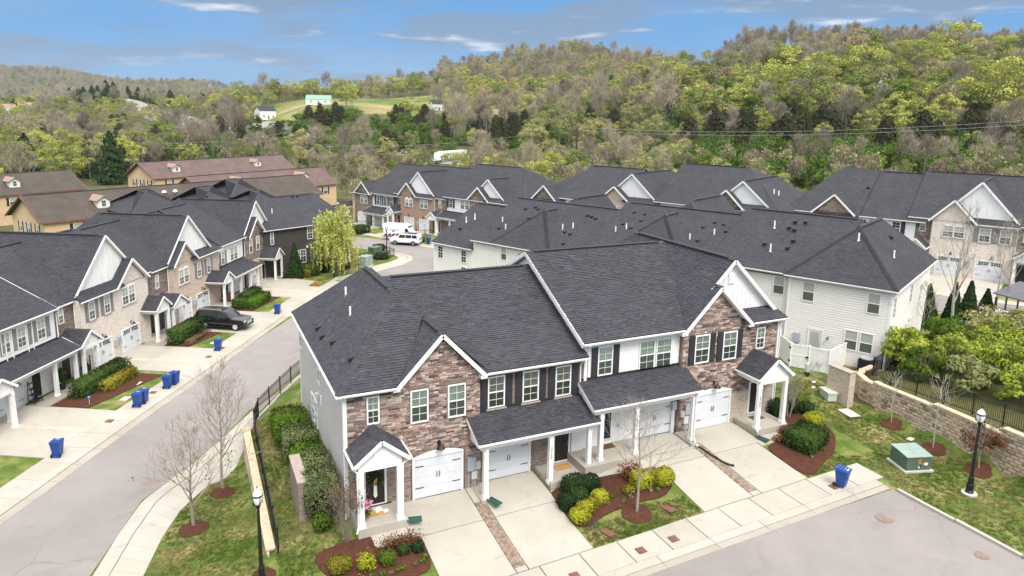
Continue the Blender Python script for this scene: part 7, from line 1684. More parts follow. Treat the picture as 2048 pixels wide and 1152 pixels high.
n = 260; q = RNG.normal(0, .13, (n, 3))+[0, 0, .5]; link('leaves', np_mesh('leaves', [(quads(q, unit(n), np.full(n, .09)), 'leaf_bright', RNG.random(n))]), t); n = 90; q = RNG.normal(0, .12, (n, 3))+[.08, -.1, .78]
pm = np_mesh('petals', [(quads(q, unit(n), np.full(n, .1)), 'petal_pink', RNG.random(n))]); link('petals', pm, t)
t = thing('hydrant', 'orange red fire hydrant on the small lawn at the road bend', 'fire hydrant', (14.0, 87.6, hz(14.0, 87.6)))
MB().lathe([(.19, 0), (.19, .05), (.12, .07), (.11, .52), (.15, .54), (.15, .58), (.12, .62), (.06, .74), (.03, .76), (.03, .82), (0, .82)], 12, 'hydrant_red').build('barrel', t)
for a in (0, 2.1, 4.2): MB().lathe([(.065, 0), (.065, .1), (.08, .1), (.08, .16), (0, .17)], 8, 'hydrant_red').build('outlet', t, (.09*math.cos(a), .09*math.sin(a), .42), (0, math.pi/2, a))
for x, y, lab, m, rot in ((22.4, 96.2, 'pale green utility cabinet by the fence of the island', 'box_green_pale', .7), (25.1, 101.5, 'dark green utility cabinet in the middle of the island', 'box_green', .5), (21.2, 103.5, 'narrow dark green utility cabinet half behind the willow', 'box_green', .5)):
    t = thing('utility_cabinet', lab, 'utility box', (x, y, hz(x, y)), rot); k = .55 if 'narrow' in lab else .85; MB().box(-k, k, -.6, .6, .1, 1.45, m).build('cabinet', t); MB().box(-k-.05, k+.05, -.65, .65, 1.45, 1.53, m).build('lid', t); MB().box(-k-.1, k+.1, -.7, .7, 0, .1, 'concrete_base').build('pad', t); MB().box(-.02, .02, -.61, -.6, .2, 1.4, 'bin_dark').build('door_seam', t)
# porch furniture of the left row
def shelf(label, x, y, z, rot):
    t = thing('plant_stand', label, 'plant stand', (x, y, z), rot)
    for sx in (-.4, .4):
        for y0 in (-.35, .2): MB().beam((sx, y0, 0), (sx*.6, .2, 1.75), .04, .04, 'black_metal').build('leg', t)
    for i in range(4): w = .42-.05*i; MB().box(-w, w, -.33+.13*i, .22, .22+.42*i, .25+.42*i, 'black_metal').build('shelf', t)
x, y = cpt(-13.95, -.55); shelf('black ladder shelf standing by the door of the white left townhouse', x, y, hz(x, y)+.06, R(61))
def potted(label, x, y, h_, r, leaf, n, m='black_metal', z=None):
    t = thing('potted_plant', label, 'potted plant', (x, y, (hz(x, y)+.08) if z is None else z)); MB().lathe([(r*.5, 0), (r*.75, .38), (r*.8, .38), (r*.6, .34), (0, .33)], 10, m).build('pot', t)
    q = unit(n)*RNG.random((n, 1))**.4*np.array([r, r, h_*.35])+[0, 0, h_*.65]; link('leaves', np_mesh('leaves', [(quads(q, unit(n), np.full(n, .1)), leaf, RNG.random(n))]), t); MB().tube([(0, 0, .3), (0, 0, h_*.6)], .025, 5, 'bark').build('stem', t)
for u, v, h_, r, lf, n, m, lab in ((-11.3, -.7, 1.75, .38, 'leaf_box', 500, 'black_metal', 'tall potted shrub between the porch columns of the white left townhouse'), (-9.6, -1.0, .75, .34, 'leaf_green', 250, 'pot_terracotta', 'terracotta pot of greenery on the white townhouse porch'), (-8.7, -1.5, .6, .3, 'leaf_green', 150, 'concrete_base', 'pale pot by the foot of a left porch column'), (-8.3, -.5, 1.0, .36, 'leaf_box', 250, 'black_metal', 'dark leafy pot on the stone porch of the left row'), (2.3, -1.4, .8, .25, 'leaf_box', 160, 'black_metal', 'small dark pot by the doors of the pale brick twin')):
    x, y = cpt(u, v); potted(lab, x, y, h_, r, lf, n, m)
t = thing('trellis', 'black lattice trellis on the porch of the left row', 'trellis', (*cpt(-9.0, -1.15), hz(*cpt(-9.0, -1.15))+.1), R(61))
for i in range(7): MB().beam((-.4, 0, .15+.2*i), (.4, 0, .55+.2*i), .02, .03, 'black_metal').build('lattice_bar', t); MB().beam((.4, .02, .15+.2*i), (-.4, .02, .55+.2*i), .02, .03, 'black_metal').build('lattice_bar', t)
for sx in (-.42, .42): MB().box(sx-.03, sx+.03, -.03, .03, 0, 1.85, 'black_metal').build('frame', t)
x, y = cpt(15.8, -1.0); t = thing('porch_bench', 'brown wooden bench on the porch near the middle of the left row', 'bench', (x, y, hz(x, y)+.1), R(61)); MB().box(-.6, .6, -.2, .2, .4, .45, 'wood_furniture').build('seat', t); MB().box(-.6, .6, .16, .2, .5, .95, 'wood_furniture').build('backrest', t)
for sx in (-.5, .5): MB().box(sx-.04, sx+.04, -.2, .2, 0, .4, 'wood_furniture').build('leg', t)
x, y = 33.6, 35.9; t = thing('flag', 'red garden flag hanging behind the right end townhouse', 'flag', (36.9, 39.3, 0)); MB().tube([(0, 0, .6), (0, 0, 3.2)], .025, 6, 'black_metal').build('flagpole', t); MB().box(-.28, .0, -.012, .012, 1.7, 3.1, 'cloth_red').build('cloth', t)
for x, y, lab in ((16.55, 25.35, 'small blue solar light stake at the edge of the mulch bed'), (8.9, 24.0, 'blue stake at the bottom of the first drive')):
    t = thing('garden_light', lab, 'garden light', (x, y, hz(x, y)+.03)); MB().tube([(0, 0, 0), (0, 0, .3)], .012, 5, 'bin_dark').build('stake', t); MB().lathe([(.05, .3), (.06, .36), (0, .4)], 8, 'bin_blue').build('head', t)
x, y = cpt(-13.8, -4.6); t = thing('garden_sign', 'small blue round yard sign at the corner of the left hedge bed', 'sign', (x, y, hz(x, y)+.05), R(20)); MB().tube([(0, 0, 0), (0, 0, .5)], .012, 5, 'white_print').build('stake', t); MB().lathe([(0, -.012), (.14, -.012), (.14, .012), (0, .012)], 8, 'bin_blue').build('plate', t, (0, 0, .58), (math.pi/2, 0, 0)); MB().box(-.08, .08, -.018, -.012, .55, .6, 'white_print').build('print', t)

# ---------------------------------------------------------------- vehicles
def body(stations, m, glass_m='car_glass'):
    """loft of cross sections along x: (x, half width low, z bottom, z belt, half width roof, z roof)"""
    b = MB(); n = 12; b.mat(m)
    for x, w, zb, zl, wr, zr in stations:
        R_ = [(w*.86, zb), (w*.97, zb+.12), (w, zb+(zl-zb)*.55), (w*.98, zl), (wr*1.02, zl+(zr-zl)*.82), (wr*.9, zr)]
        b.v += [(x, -a, c) for a, c in R_]+[(x, a, c) for a, c in reversed(R_)]
    for i in range(len(stations)-1):
        for j in range(n-1): b.f.append((i*n+j, i*n+j+1, (i+1)*n+j+1, (i+1)*n+j)); b.mi.append(0); b.t.append(0.)
        b.f.append((i*n+n-1, i*n, (i+1)*n, (i+1)*n+n-1)); b.mi.append(0); b.t.append(0.)
    b.f.append(tuple(range(n))); b.f.append(tuple((len(stations)-1)*n+j for j in reversed(range(n)))); b.mi += [0, 0]; b.t += [0., 0.]
    return b
def wheel_parts(t, x, y, r, w):
    s = 1 if y > 0 else -1
    o = MB().lathe([(r*.6, -w/2), (r*.93, -w/2), (r, -w*.35), (r, w*.35), (r*.93, w/2), (r*.6, w/2)], 18, 'tyre').build('tyre', t, (x, y, r), (math.pi/2, 0, 0))
    b = MB().lathe([(0, -.02), (r*.2, -.03), (r*.6, -.01), (r*.62, .04)], 16, 'rim')
    for k in range(6): b.box(-.02, .02, .05, r*.6, -.045, -.015, 'rim', 0, Matrix.Rotation(k*math.pi/3, 4, 'Z'))
    b.build('rim', o, (0, 0, (w/2-.03)*(1 if s > 0 else -1)*-1+0), (0 if s < 0 else math.pi, 0, 0) if False else (0, 0, 0))
    return o
def side_glass(t, xs, zb, zt, yb, yt, name='side_window', tw=.0):
    for s in (-1, 1):
        for (a0, a1, c0, c1) in xs:
            MB().poly([(a0, s*yb, zb), (a1, s*yb, zb), (c1, s*yt, zt), (c0, s*yt, zt)][::s], 'car_glass').build(name, t)
def suv_black():
    x, y = cpt(5.95, -5.1); t = thing('parked_car', 'black four door sport utility car parked nose out on the left drive', 'car', (x, y, hz(x, y)+.06), R(61-90)-.06)
    st = [(-2.62, .86, .55, .95, .78, .98), (-2.58, .95, .42, 1.12, .80, 1.60), (-2.42, .99, .38, 1.18, .80, 1.86), (-1.2, 1.0, .36, 1.18, .82, 1.93), (0, 1.0, .36, 1.16, .82, 1.92), (.55, 1.0, .36, 1.15, .80, 1.84), (1.25, 1.0, .36, 1.14, .86, 1.20), (2.2, .99, .38, 1.08, .84, 1.12), (2.55, .95, .42, .98, .8, 1.02), (2.66, .86, .5, .86, .76, .9)]
    body(st, 'car_black').build('body', t, smooth=True)
    side_glass(t, [(-2.25, -1.35, -2.15, -1.35), (-1.25, -.30, -1.25, -.32), (-.2, .88, -.22, .45)], 1.24, 1.74, .99, .875)
    MB().poly([(1.16, -.84, 1.24), (1.16, .84, 1.24), (.60, .76, 1.80), (.60, -.76, 1.80)], 'car_glass').build('windscreen', t); MB().poly([(-2.60, .76, 1.2), (-2.60, -.76, 1.2), (-2.47, -.72, 1.75), (-2.47, .72, 1.75)], 'car_glass').build('rear_window', t)
    MB().box(-.45, .2, -.45, .45, 1.928, 1.936, 'car_glass').build('sunroof', t)
    for s in (-1, 1):
        MB().tube([(-2.1, s*.66, 1.93), (-2.0, s*.66, 2.0), (-.1, s*.66, 2.0), (.1, s*.66, 1.92)], .025, 5, 'chrome').build('roof_rail', t)
        MB().box(-1.5, 1.4, s*1.005-.012, s*1.005+.012, .66, .72, 'chrome').build('side_trim', t); MB().box(.75, .95, min(s*1.0, s*1.2), max(s*1.0, s*1.2), 1.18, 1.34, 'car_black').build('mirror', t)
        MB().box(2.42, 2.62, min(s*.5, s*.9), max(s*.5, s*.9), .84, 1.0, 'headlamp').build('headlight', t); MB().box(-2.66, -2.58, min(s*.62, s*.9), max(s*.62, s*.9), .95, 1.4, 'lamp_red').build('tail_light', t); MB().box(-1.5, 1.3, s*1.0-.1, s*1.0+.1, .34, .4, 'black_metal').build('running_board', t)
        for xx in (-1.25, -.25): MB().box(xx+.08, xx+.3, s*1.005-.02, s*1.005+.02, 1.06, 1.1, 'chrome').build('door_handle', t)
        for xx in (-1.55, 1.65): wheel_parts(t, xx, s*.86, .40, .28)
        for xx in (-1.3, -.25): MB().box(xx-.006, xx+.006, s*.999-.012, s*.999+.006, .5, 1.2, 'black_metal').build('door_seam', t)
    MB().box(2.62, 2.68, -.45, .45, .62, .92, 'chrome').build('grille', t); MB().box(2.6, 2.7, -.85, .85, .42, .56, 'car_black').build('bumper', t)
suv_black()
def suv_white():
    x, y = 32.2, 109.3; t = thing('parked_car', 'white boxy sport utility car parked at the far street, black roof glass', 'car', (x, y, hz(x, y)+.05), R(-35)+math.pi)
    st = [(-2.5, .88, .55, 1.0, .8, 1.05), (-2.46, .97, .42, 1.15, .84, 1.5), (-2.3, 1.0, .4, 1.2, .84, 1.82), (-.6, 1.01, .38, 1.2, .85, 1.9), (.4, 1.01, .38, 1.2, .84, 1.88), (.9, 1.01, .38, 1.2, .84, 1.7), (1.3, 1.0, .38, 1.18, .88, 1.26), (2.3, 1.0, .4, 1.12, .88, 1.18), (2.52, .95, .5, 1.0, .82, 1.05)]
    body(st, 'car_white').build('body', t, smooth=True); side_glass(t, [(-2.2, -1.3, -2.1, -1.3), (-1.22, -.22, -1.22, -.22), (-.14, 1.0, -.14, .72)], 1.25, 1.76, 1.0, .895); MB().box(-1.9, .5, -.68, .68, 1.885, 1.905, 'car_glass').build('glass_roof', t); MB().poly([(1.24, -.86, 1.28), (1.24, .86, 1.28), (.86, .8, 1.74), (.86, -.8, 1.74)], 'car_glass').build('windscreen', t); MB().poly([(-2.5, .8, 1.2), (-2.5, -.8, 1.2), (-2.36, -.78, 1.72), (-2.36, .78, 1.72)], 'car_glass').build('rear_window', t)
    for s in (-1, 1):
        MB().box(-2.3, 2.3, s*.99-.03, s*.99+.03, .36, .5, 'black_metal').build('sill', t)
        for xx in (-1.5, 1.55): wheel_parts(t, xx, s*.88, .41, .28)
        MB().tube([(-2, s*.7, 1.9), (-1.9, s*.7, 1.97), (.2, s*.7, 1.97), (.4, s*.7, 1.88)], .025, 5, 'black_metal').build('roof_rail', t)
    MB().box(2.5, 2.56, -.85, .85, .92, .97, 'headlamp').build('light_bar', t); MB().box(-2.54, -2.48, -.85, .85, 1.02, 1.08, 'lamp_red').build('tail_light', t)
suv_white()
def van():
    x, y = 32.6, 113.3; t = thing('parked_van', 'white tall panel van with red lettering and blue red stripes by the red brick twin', 'van', (x, y, hz(x, y)+.05), R(-38))
    st = [(-2.9, .98, .5, 1.3, .88, 2.55), (-2.85, 1.0, .42, 1.4, .88, 2.65), (.9, 1.0, .42, 1.4, .88, 2.68), (1.35, 1.0, .42, 1.38, .84, 2.45), (2.05, 1.0, .42, 1.3, .84, 1.45), (2.75, .97, .45, 1.1, .8, 1.15), (2.9, .88, .55, .95, .75, 1.0)]
    body(st, 'car_white').build('body', t, smooth=True); side_glass(t, [(1.0, 1.75, 1.0, 1.42)], 1.42, 2.05, 1.0, .93); MB().poly([(2.0, -.84, 1.5), (2.0, .84, 1.5), (1.42, .78, 2.36), (1.42, -.78, 2.36)], 'car_glass').build('windscreen', t)
    for s in (-1, 1):
        for xx in (-1.85, 1.75): wheel_parts(t, xx, s*.87, .37, .24)
        MB().box(-2.8, 2.2, s*1.003-.01, s*1.003+.01, .55, .72, 'print_red').build('stripe', t)
        for i in range(7): a = -2.7+i*.68; MB().faces([(a, s*1.008, .74), (a+.5, s*1.008, .74), (a+.62, s*1.008, 1.0+.04*i), (a+.1, s*1.008, .98+.04*i)], [(0, 1, 2, 3)[::s]], 'print_blue').build('stripe', t)
        for i in range(5): a = -1.6+i*.3; MB().box(a, a+.18, s*.975-.01, s*.975+.012, 1.62, 1.8, 'print_red').build('lettering', t)
        MB().poly([(-1.05-.0+.3*math.cos(k*1.2566+1.57)*(.8 if True else 1)*(1), s*.985, 1.45+.16*math.sin(k*1.2566+1.57)) for k in range(5)][::s], 'print_red').build('emblem', t)
        MB().box(-2.5, -2.0, s*.975-.01, s*.975+.012, 1.9, 2.1, 'print_red').build('lettering', t); MB().box(1.5, 1.62, min(s, s*1.25), max(s, s*1.25), 1.4, 1.75, 'black_metal').build('mirror', t)
        MB().box(-2.93, -2.86, min(s*.8, s*.96), max(s*.8, s*.96), .9, 1.5, 'lamp_red').build('tail_light', t)
    MB().box(-2.925, -2.89, -.5, .5, 1.9, 2.1, 'print_red').build('lettering', t); MB().box(-2.92, -2.88, -.01, .01, .6, 2.5, 'pipe_grey').build('door_seam', t); MB().box(-2.95, -2.86, -.9, .9, .42, .58, 'black_metal').build('bumper', t)
van()
def trailer(label, px, r, ang, L_=15.5, z=None):
    x, y = at_range(px, r); t = thing('truck', label, 'truck', (x, y, hz(x, y)+.1), ang); MB().box(-L_/2, L_/2, -1.3, 1.3, 1.15, 4.1, 'trailer_white').build('trailer', t)
    for i in range(12): MB().box(-L_/2+.3+i*L_/12, -L_/2+.34+i*L_/12, -1.32, -1.3, 1.2, 4.05, 'pipe_white').build('panel_seam', t)
    b = body([(L_/2+.8, 1.2, .6, 2.2, 1.1, 3.8), (L_/2+2.6, 1.2, .6, 2.2, 1.1, 3.6), (L_/2+3.1, 1.2, .6, 2.1, 1.0, 2.3), (L_/2+4.6, 1.0, .6, 1.7, .8, 1.85)], 'trailer_white'); b.build('cab', t); MB().box(-L_/2, L_/2+4, -.5, .5, .8, 1.15, 'black_metal').build('chassis', t)
    for xx in (-L_/2+1.2, -L_/2+2.4, L_/2+1.0, L_/2+2.1, L_/2+4.0):
        for s in (-1, 1): MB().lathe([(0, -.2), (.5, -.2), (.52, 0), (.5, .2), (0, .2)], 12, 'tyre').build('wheel', t, (xx, s*1.0, .52), (math.pi/2, 0, 0))
# ---------------------------------------------------------------- planting near the houses
def at_ground(x, y, d=.02): return (x, y, hz(x, y)+d)
GHS = 'clipped bushes along the grey side wall'
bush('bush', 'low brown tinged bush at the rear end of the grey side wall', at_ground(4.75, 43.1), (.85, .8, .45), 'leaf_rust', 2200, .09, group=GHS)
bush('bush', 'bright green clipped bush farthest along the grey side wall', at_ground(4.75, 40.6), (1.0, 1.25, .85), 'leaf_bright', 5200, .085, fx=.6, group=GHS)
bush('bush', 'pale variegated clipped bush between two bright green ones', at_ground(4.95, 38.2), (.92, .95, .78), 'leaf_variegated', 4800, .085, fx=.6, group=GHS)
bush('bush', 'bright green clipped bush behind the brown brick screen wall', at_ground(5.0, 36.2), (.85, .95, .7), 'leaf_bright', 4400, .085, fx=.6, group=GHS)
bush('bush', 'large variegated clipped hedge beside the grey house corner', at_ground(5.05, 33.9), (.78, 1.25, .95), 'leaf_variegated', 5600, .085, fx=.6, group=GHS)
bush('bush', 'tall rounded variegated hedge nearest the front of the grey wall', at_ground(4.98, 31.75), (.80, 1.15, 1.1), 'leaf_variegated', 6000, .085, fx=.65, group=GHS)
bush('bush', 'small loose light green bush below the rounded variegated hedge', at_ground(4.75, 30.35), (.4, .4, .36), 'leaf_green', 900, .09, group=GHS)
GB1 = 'plants in the bed left of the first drive'
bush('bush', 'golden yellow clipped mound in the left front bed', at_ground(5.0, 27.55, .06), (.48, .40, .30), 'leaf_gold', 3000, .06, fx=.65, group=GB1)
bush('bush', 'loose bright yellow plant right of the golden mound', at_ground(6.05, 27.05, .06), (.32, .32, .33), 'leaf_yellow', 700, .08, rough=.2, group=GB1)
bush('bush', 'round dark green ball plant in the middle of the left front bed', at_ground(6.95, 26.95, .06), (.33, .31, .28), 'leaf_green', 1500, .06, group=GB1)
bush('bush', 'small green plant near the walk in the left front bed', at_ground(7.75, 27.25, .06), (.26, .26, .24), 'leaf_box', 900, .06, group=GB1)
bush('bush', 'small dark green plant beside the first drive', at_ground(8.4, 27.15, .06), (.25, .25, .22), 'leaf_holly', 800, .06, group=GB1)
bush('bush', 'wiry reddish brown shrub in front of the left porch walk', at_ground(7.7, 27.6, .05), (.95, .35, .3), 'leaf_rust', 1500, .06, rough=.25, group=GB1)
sm = []
for k in range(3):
    n = 60; q = unit(n)*RNG.random((n, 1))*np.array([.13, .13, .12])+[0, 0, .10]; sm.append(np_mesh('sprout', [(quads(q, unit(n), np.full(n, .07)), 'leaf_bright' if k else 'leaf_variegated', RNG.uniform(.5, 1, n))]))
GS = 'small sprouting perennials in the mulch beds'
for i, (x, y) in enumerate(((5.75, 26.55), (6.15, 26.5), (6.6, 26.4), (6.95, 26.3), (7.25, 26.3), (7.5, 26.35), (8.05, 26.35), (8.4, 26.4), (8.55, 26.6), (17.5, 26.75), (18.1, 26.6), (18.6, 26.9), (19.4, 26.5), (17.0, 26.3), (19.9, 27.1), (20.6, 26.5), (21.0, 26.4), (21.5, 26.6), (31.0, 25.6), (31.8, 26.0), (32.2, 25.9), (18.9, 26.35))):
    tag(link('sprout', sm[i % 3], None, at_ground(x, y, .06), random.random()*6), 'small pale green sprouting perennial in a front mulch bed', 'plant', GS)
GB2 = 'bushes in the bed before the brick townhouse'
for x, y, s, mt, n, lab in ((17.05, 28.15, (.62, .55, .48), 'leaf_holly', 3600, 'dark green bush nearest the brick porch'), (17.85, 27.9, (.48, .45, .46), 'leaf_holly', 2600, 'dark green bush right of the one nearest the brick porch'), (16.1, 27.2, (.42, .42, .4), 'leaf_holly', 2200, 'dark green bush at the corner of the second drive'), (16.75, 27.3, (.48, .45, .44), 'leaf_holly', 2600, 'dark green bush between the corner bush and the porch'),
                            (17.85, 26.95, (.36, .35, .32), 'leaf_yellow', 2000, 'round bright yellow bush left of the small street tree'), (16.75, 26.65, (.38, .34, .27), 'leaf_yellow', 1600, 'loose yellow bush behind the yellow corner bush'), (17.2, 26.75, (.36, .3, .28), 'leaf_gold', 1100, 'straggly olive yellow bush beside the loose yellow one'), (16.2, 26.15, (.45, .42, .3), 'leaf_yellow', 2200, 'yellow bush at the near corner of the middle bed'),
                            (20.35, 27.0, (.5, .48, .42), 'leaf_yellow', 2600, 'yellow green bush just right of the small street tree'), (21.05, 27.0, (.4, .4, .4), 'leaf_gold', 1700, 'olive yellow bush between the two larger yellow ones'), (21.6, 26.75, (.52, .45, .42), 'leaf_yellow', 2600, 'rightmost yellow bush beside the third drive'), (19.5, 26.85, (.3, .25, .2), 'leaf_gold', 500, 'tiny olive plant at the foot of the small street tree'), (20.3, 27.9, (.6, .4, .35), 'leaf_rust', 900, 'twiggy reddish shrub behind the yellow bushes')):
    bush('bush', lab, at_ground(x, y, .06), s, mt, n, .065 if 'yellow' in mt or 'gold' in mt else .06, group=GB2, rough=.12 if 'straggly' in lab or 'loose' in lab or 'twiggy' in lab else .06)
GB3 = 'plants in the bed by the right end porch'
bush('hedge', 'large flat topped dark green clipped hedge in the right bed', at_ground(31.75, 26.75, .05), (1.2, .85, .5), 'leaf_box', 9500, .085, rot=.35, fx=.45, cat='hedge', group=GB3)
for x, y, s, mt, n, lab in ((33.95, 28.2, (.52, .5, .45), 'leaf_yellow', 3000, 'round bright yellow bush beyond the big clipped hedge'), (32.9, 30.3, (.5, .5, .55), 'leaf_holly', 2200, 'dark bush at the corner of the right end townhouse'), (34.2, 30.2, (.45, .45, .5), 'leaf_holly', 1800, 'dark bush right of the multi stemmed shrub'), (34.9, 29.6, (.4, .4, .4), 'leaf_holly', 1500, 'outermost small dark bush of the right bed'), (31.7, 28.1, (.4, .35, .22), 'leaf_rust', 600, 'dry brown plant in front of the right porch'), (30.6, 27.6, (.4, .3, .16), 'leaf_rust', 400, 'low dry brown plant by the fourth drive')):
    bush('bush', lab, at_ground(x, y, .05), s, mt, n, .065, group=GB3)
GL = 'clipped hedges in front of the left row'
def chedge(lab, u, v, su, sv, sz, mt, n, leaf=.12):
    x, y = cpt(u, v); bush('hedge', lab, at_ground(x, y), (su, sv, sz), mt, n, leaf, rot=R(61), fx=.5, cat='hedge', group=GL)
chedge('long dark clipped hedge beside the white left townhouse porch', -10.0, -2.95, 2.95, .62, .62, 'leaf_box', 7500); chedge('lower olive hedge in front of the long dark hedge', -9.6, -4.15, 1.9, .42, .42, 'leaf_gold', 3500)
chedge('long dark clipped hedge behind the black car', 2.2, -3.15, 2.4, .62, .72, 'leaf_box', 7000); chedge('low bare brownish plant row below the hedge behind the black car', 2.0, -4.4, 2.0, .35, .22, 'leaf_brown', 1400, .09)
chedge('dark hedge nearest the stepped porch in the middle of the left row', 13.3, -3.3, .9, .6, .55, 'leaf_box', 3000); chedge('dark hedge right of the one nearest the stepped porch', 16.6, -3.0, 1.9, .6, .6, 'leaf_box', 5000); chedge('light green clipped hedge before the dark ones in the middle of the left row', 15.0, -4.6, 2.3, .6, .5, 'leaf_bright', 5000)
chedge('small rounded dark hedge by the stone end porch of the left row', 28.6, -3.3, 1.6, .7, .55, 'leaf_box', 3500); chedge('small olive rounded hedge by the lawn with the hydrant', 29.6, -4.9, 1.2, .75, .5, 'leaf_gold', 2800); chedge('golden low hedge at the lower left edge of the picture', -22.3, -2.9, 1.0, .55, .4, 'leaf_gold', 2500); chedge('dark clipped bush at the lower left edge of the picture', -23.6, -1.9, .9, .6, .5, 'leaf_box', 2200)
# ---- bare street trees
def bare(label, x, y, h, seed, group='bare young street trees', mats='bark_mid', lean=0, leaf=None, nleaf=0, **k):
    t = thing('bare_tree', label, 'tree', at_ground(x, y, 0), 0, group); tr, br, tips = bare_tree(h, seed=seed, m=mats, **k); tr.build('trunk', t, smooth=True); br.build('branches', t, smooth=True)
    if leaf and tips:
        P = np.array([tuple(p) for p, d in tips]); i = RNG.integers(0, len(P), nleaf); q = P[i]+RNG.normal(0, .1, (nleaf, 3)); q = q[q[:, 2] < h*.62]; link('leaves', np_mesh('leaves', [(quads(q, unit(len(q)), np.full(len(q), .07)), leaf, RNG.random(len(q)))]), t)
    return t
bare('bare young tree with a few green buds, nearer one on the corner lawn', -.74, 35.18, 5.6, 5, leaf='leaf_bright', nleaf=900, first=.2, nb=20, spread=.62, levels=3, blen=.46, trunk_r=.085)
bare('bare young tree on the corner lawn beside the side road, farther one', .77, 38.47, 6.6, 9, first=.26, nb=22, spread=.5, levels=3, blen=.42, trunk_r=.085)
bare('slender bare tree in a mulch ring before the brick and white townhouses', 19.07, 25.5, 5.4, 14, first=.30, nb=15, spread=.62, levels=3, blen=.5, trunk_r=.08, minr=.006)
bare('thin pale sapling on the right lawn, farthest from the street', 38.76, 26.48, 3.3, 3, mats='bark_pale', first=.4, nb=8, spread=.45, levels=2, blen=.4, trunk_r=.035)
bare('thin pale sapling on the right lawn behind the green transformer', 38.35, 23.48, 4.4, 4, mats='bark_pale', first=.4, nb=10, spread=.6, levels=2, blen=.4, trunk_r=.04)
t = bare('small rusty leaved tree beside the right street lamp', 38.15, 20.76, 2.5, 8, first=.3, nb=14, spread=.5, levels=3, blen=.5, trunk_r=.05); n = 1300; q, ti = crown_leaves(n, .85, .8, 1.7, .075, 22, .4, .3); link('leaves', np_mesh('leaves', [(q, 'leaf_rust', ti)]), t)
t = bare('small white blossoming shrub at the right edge of the lawn', 38.6, 17.6, 1.9, 11, first=.15, nb=14, spread=.6, levels=2, blen=.55, trunk_r=.04); q, ti = crown_leaves(700, .75, .65, 1.25, .07, 24, .3, .5); link('blossom', np_mesh('blossom', [(q, 'leaf_blossom', ti)]), t)
def multistem(label, x, y, h, r, n, seed, leaf=None, nl=0, mats='bark', group=None):
    random.seed(seed); t = thing('shrub', label, 'shrub', at_ground(x, y), 0, group); mb = MB(); tips = []
    for k in range(n):
        a = k*2.4; grow(mb, (math.cos(a)*.08, math.sin(a)*.08, 0), (math.cos(a)*r, math.sin(a)*r, 1), h*.62, .022, 3, .5, (2, 4), 5, .22, mats, tips, 4, 0, .004)
    mb.build('branches', t)
    if leaf:
        P = np.array([tuple(p) for p, d in tips]); i = RNG.integers(0, len(P), nl); q = P[i]+RNG.normal(0, .12, (nl, 3)); link('leaves', np_mesh('leaves', [(quads(q, unit(nl), np.full(nl, .045)), leaf, RNG.random(nl))]), t)
    return t
multistem('dense bare brown shrub with many stems left of the wreathed porch', 5.55, 28.9, 2.5, .35, 12, 31, 'leaf_brown', 900, 'bark'); multistem('vase shaped olive stemmed shrub beside the right end porch', 33.55, 29.75, 2.6, .22, 11, 32, 'leaf_gold', 700, 'bark_pale')
multistem('small bare twiggy shrub in front of the white gate', 39.6, 33.2, 1.1, .5, 6, 33, mats='bark_pale')
# ---- willow and island planting
def willow():
    x, y = 17.2, 91.6; t = thing('willow_tree', 'weeping willow with yellow green hanging strands in front of the dark siding wall', 'willow', at_ground(x, y)); tr = MB(); random.seed(3)
    tr.tube([(0, 0, 0), (.1, 0, 2.2), (.1, .1, 5.2), (0, .1, 9.2)], [.3, .24, .18, .05], 7, 'bark_dark'); limbs = []
    for k in range(17):
        a = k*2.4; p = [Vector((0, 0, 2.4+.36*k))]; d = Vector((math.cos(a)*.75, math.sin(a)*.75, .75)); l = random.uniform(2.6, 5.2)*(1-k*.028)
        for i in range(5): d.z -= .16; p.append(p[-1]+d.normalized()*l/5)
        tr.tube(p, [.08, .06, .05, .035, .02, .01], 5, 'bark_dark'); limbs.append(p)
    tr.build('trunk', t); Q = []; st = MB()
    for k in range(480):
        p = random.choice(limbs); i = random.randint(1, 4); q = p[i].lerp(p[i+1], random.random()) + Vector((random.gauss(0, .35), random.gauss(0, .35), random.gauss(0, .35))); d = Vector((random.gauss(0, .5), random.gauss(0, .5), .3)); ln = random.uniform(.8, 3.4)
        n = int(ln*10); pts = []
        for j in range(n): d += Vector((0, 0, -.22)); d.x *= .93; d.y *= .93; q = q+d.normalized()*ln/n; pts.append(tuple(q))
        pts = [a for a in pts if a[2] > .35]; Q += pts
        if k % 2 == 0 and len(pts) > 4: st.tube(pts[::4], .012, 3, 'bark', cap=False)
    Q = np.array(Q)+RNG.normal(0, .05, (len(Q), 3)); st.build('strands', t); link('leaves', np_mesh('leaves', [(quads(Q, unit(len(Q)), RNG.uniform(.08, .18, len(Q)), 1.2), 'leaf_willow', RNG.random(len(Q)))]), t)
willow()
def conifer(n, h, r, leaf, seed, sharp=.9, ragged=.12):
    z = RNG.random(n)**1.3*h; rr_ = r*np.clip((1-z/h), 0, 1)**sharp*np.clip(z/h*8+.35, 0, 1); a = RNG.random(n)*6.283
    k = 1+ragged*np.sin(a*5+z*3.1+seed)+RNG.normal(0, ragged, n); ra = rr_*k*RNG.random(n)**.35
    c = np.stack([np.cos(a)*ra, np.sin(a)*ra, z+.05], 1); nr = np.stack([np.cos(a), np.sin(a), np.full(n, .45)], 1)+.6*unit(n); nr /= np.linalg.norm(nr, axis=1)[:, None]
    return quads(c, nr, leaf*RNG.uniform(.6, 1.3, n), 1.5), np.clip(RNG.normal(.45, .25, n), 0, 1)
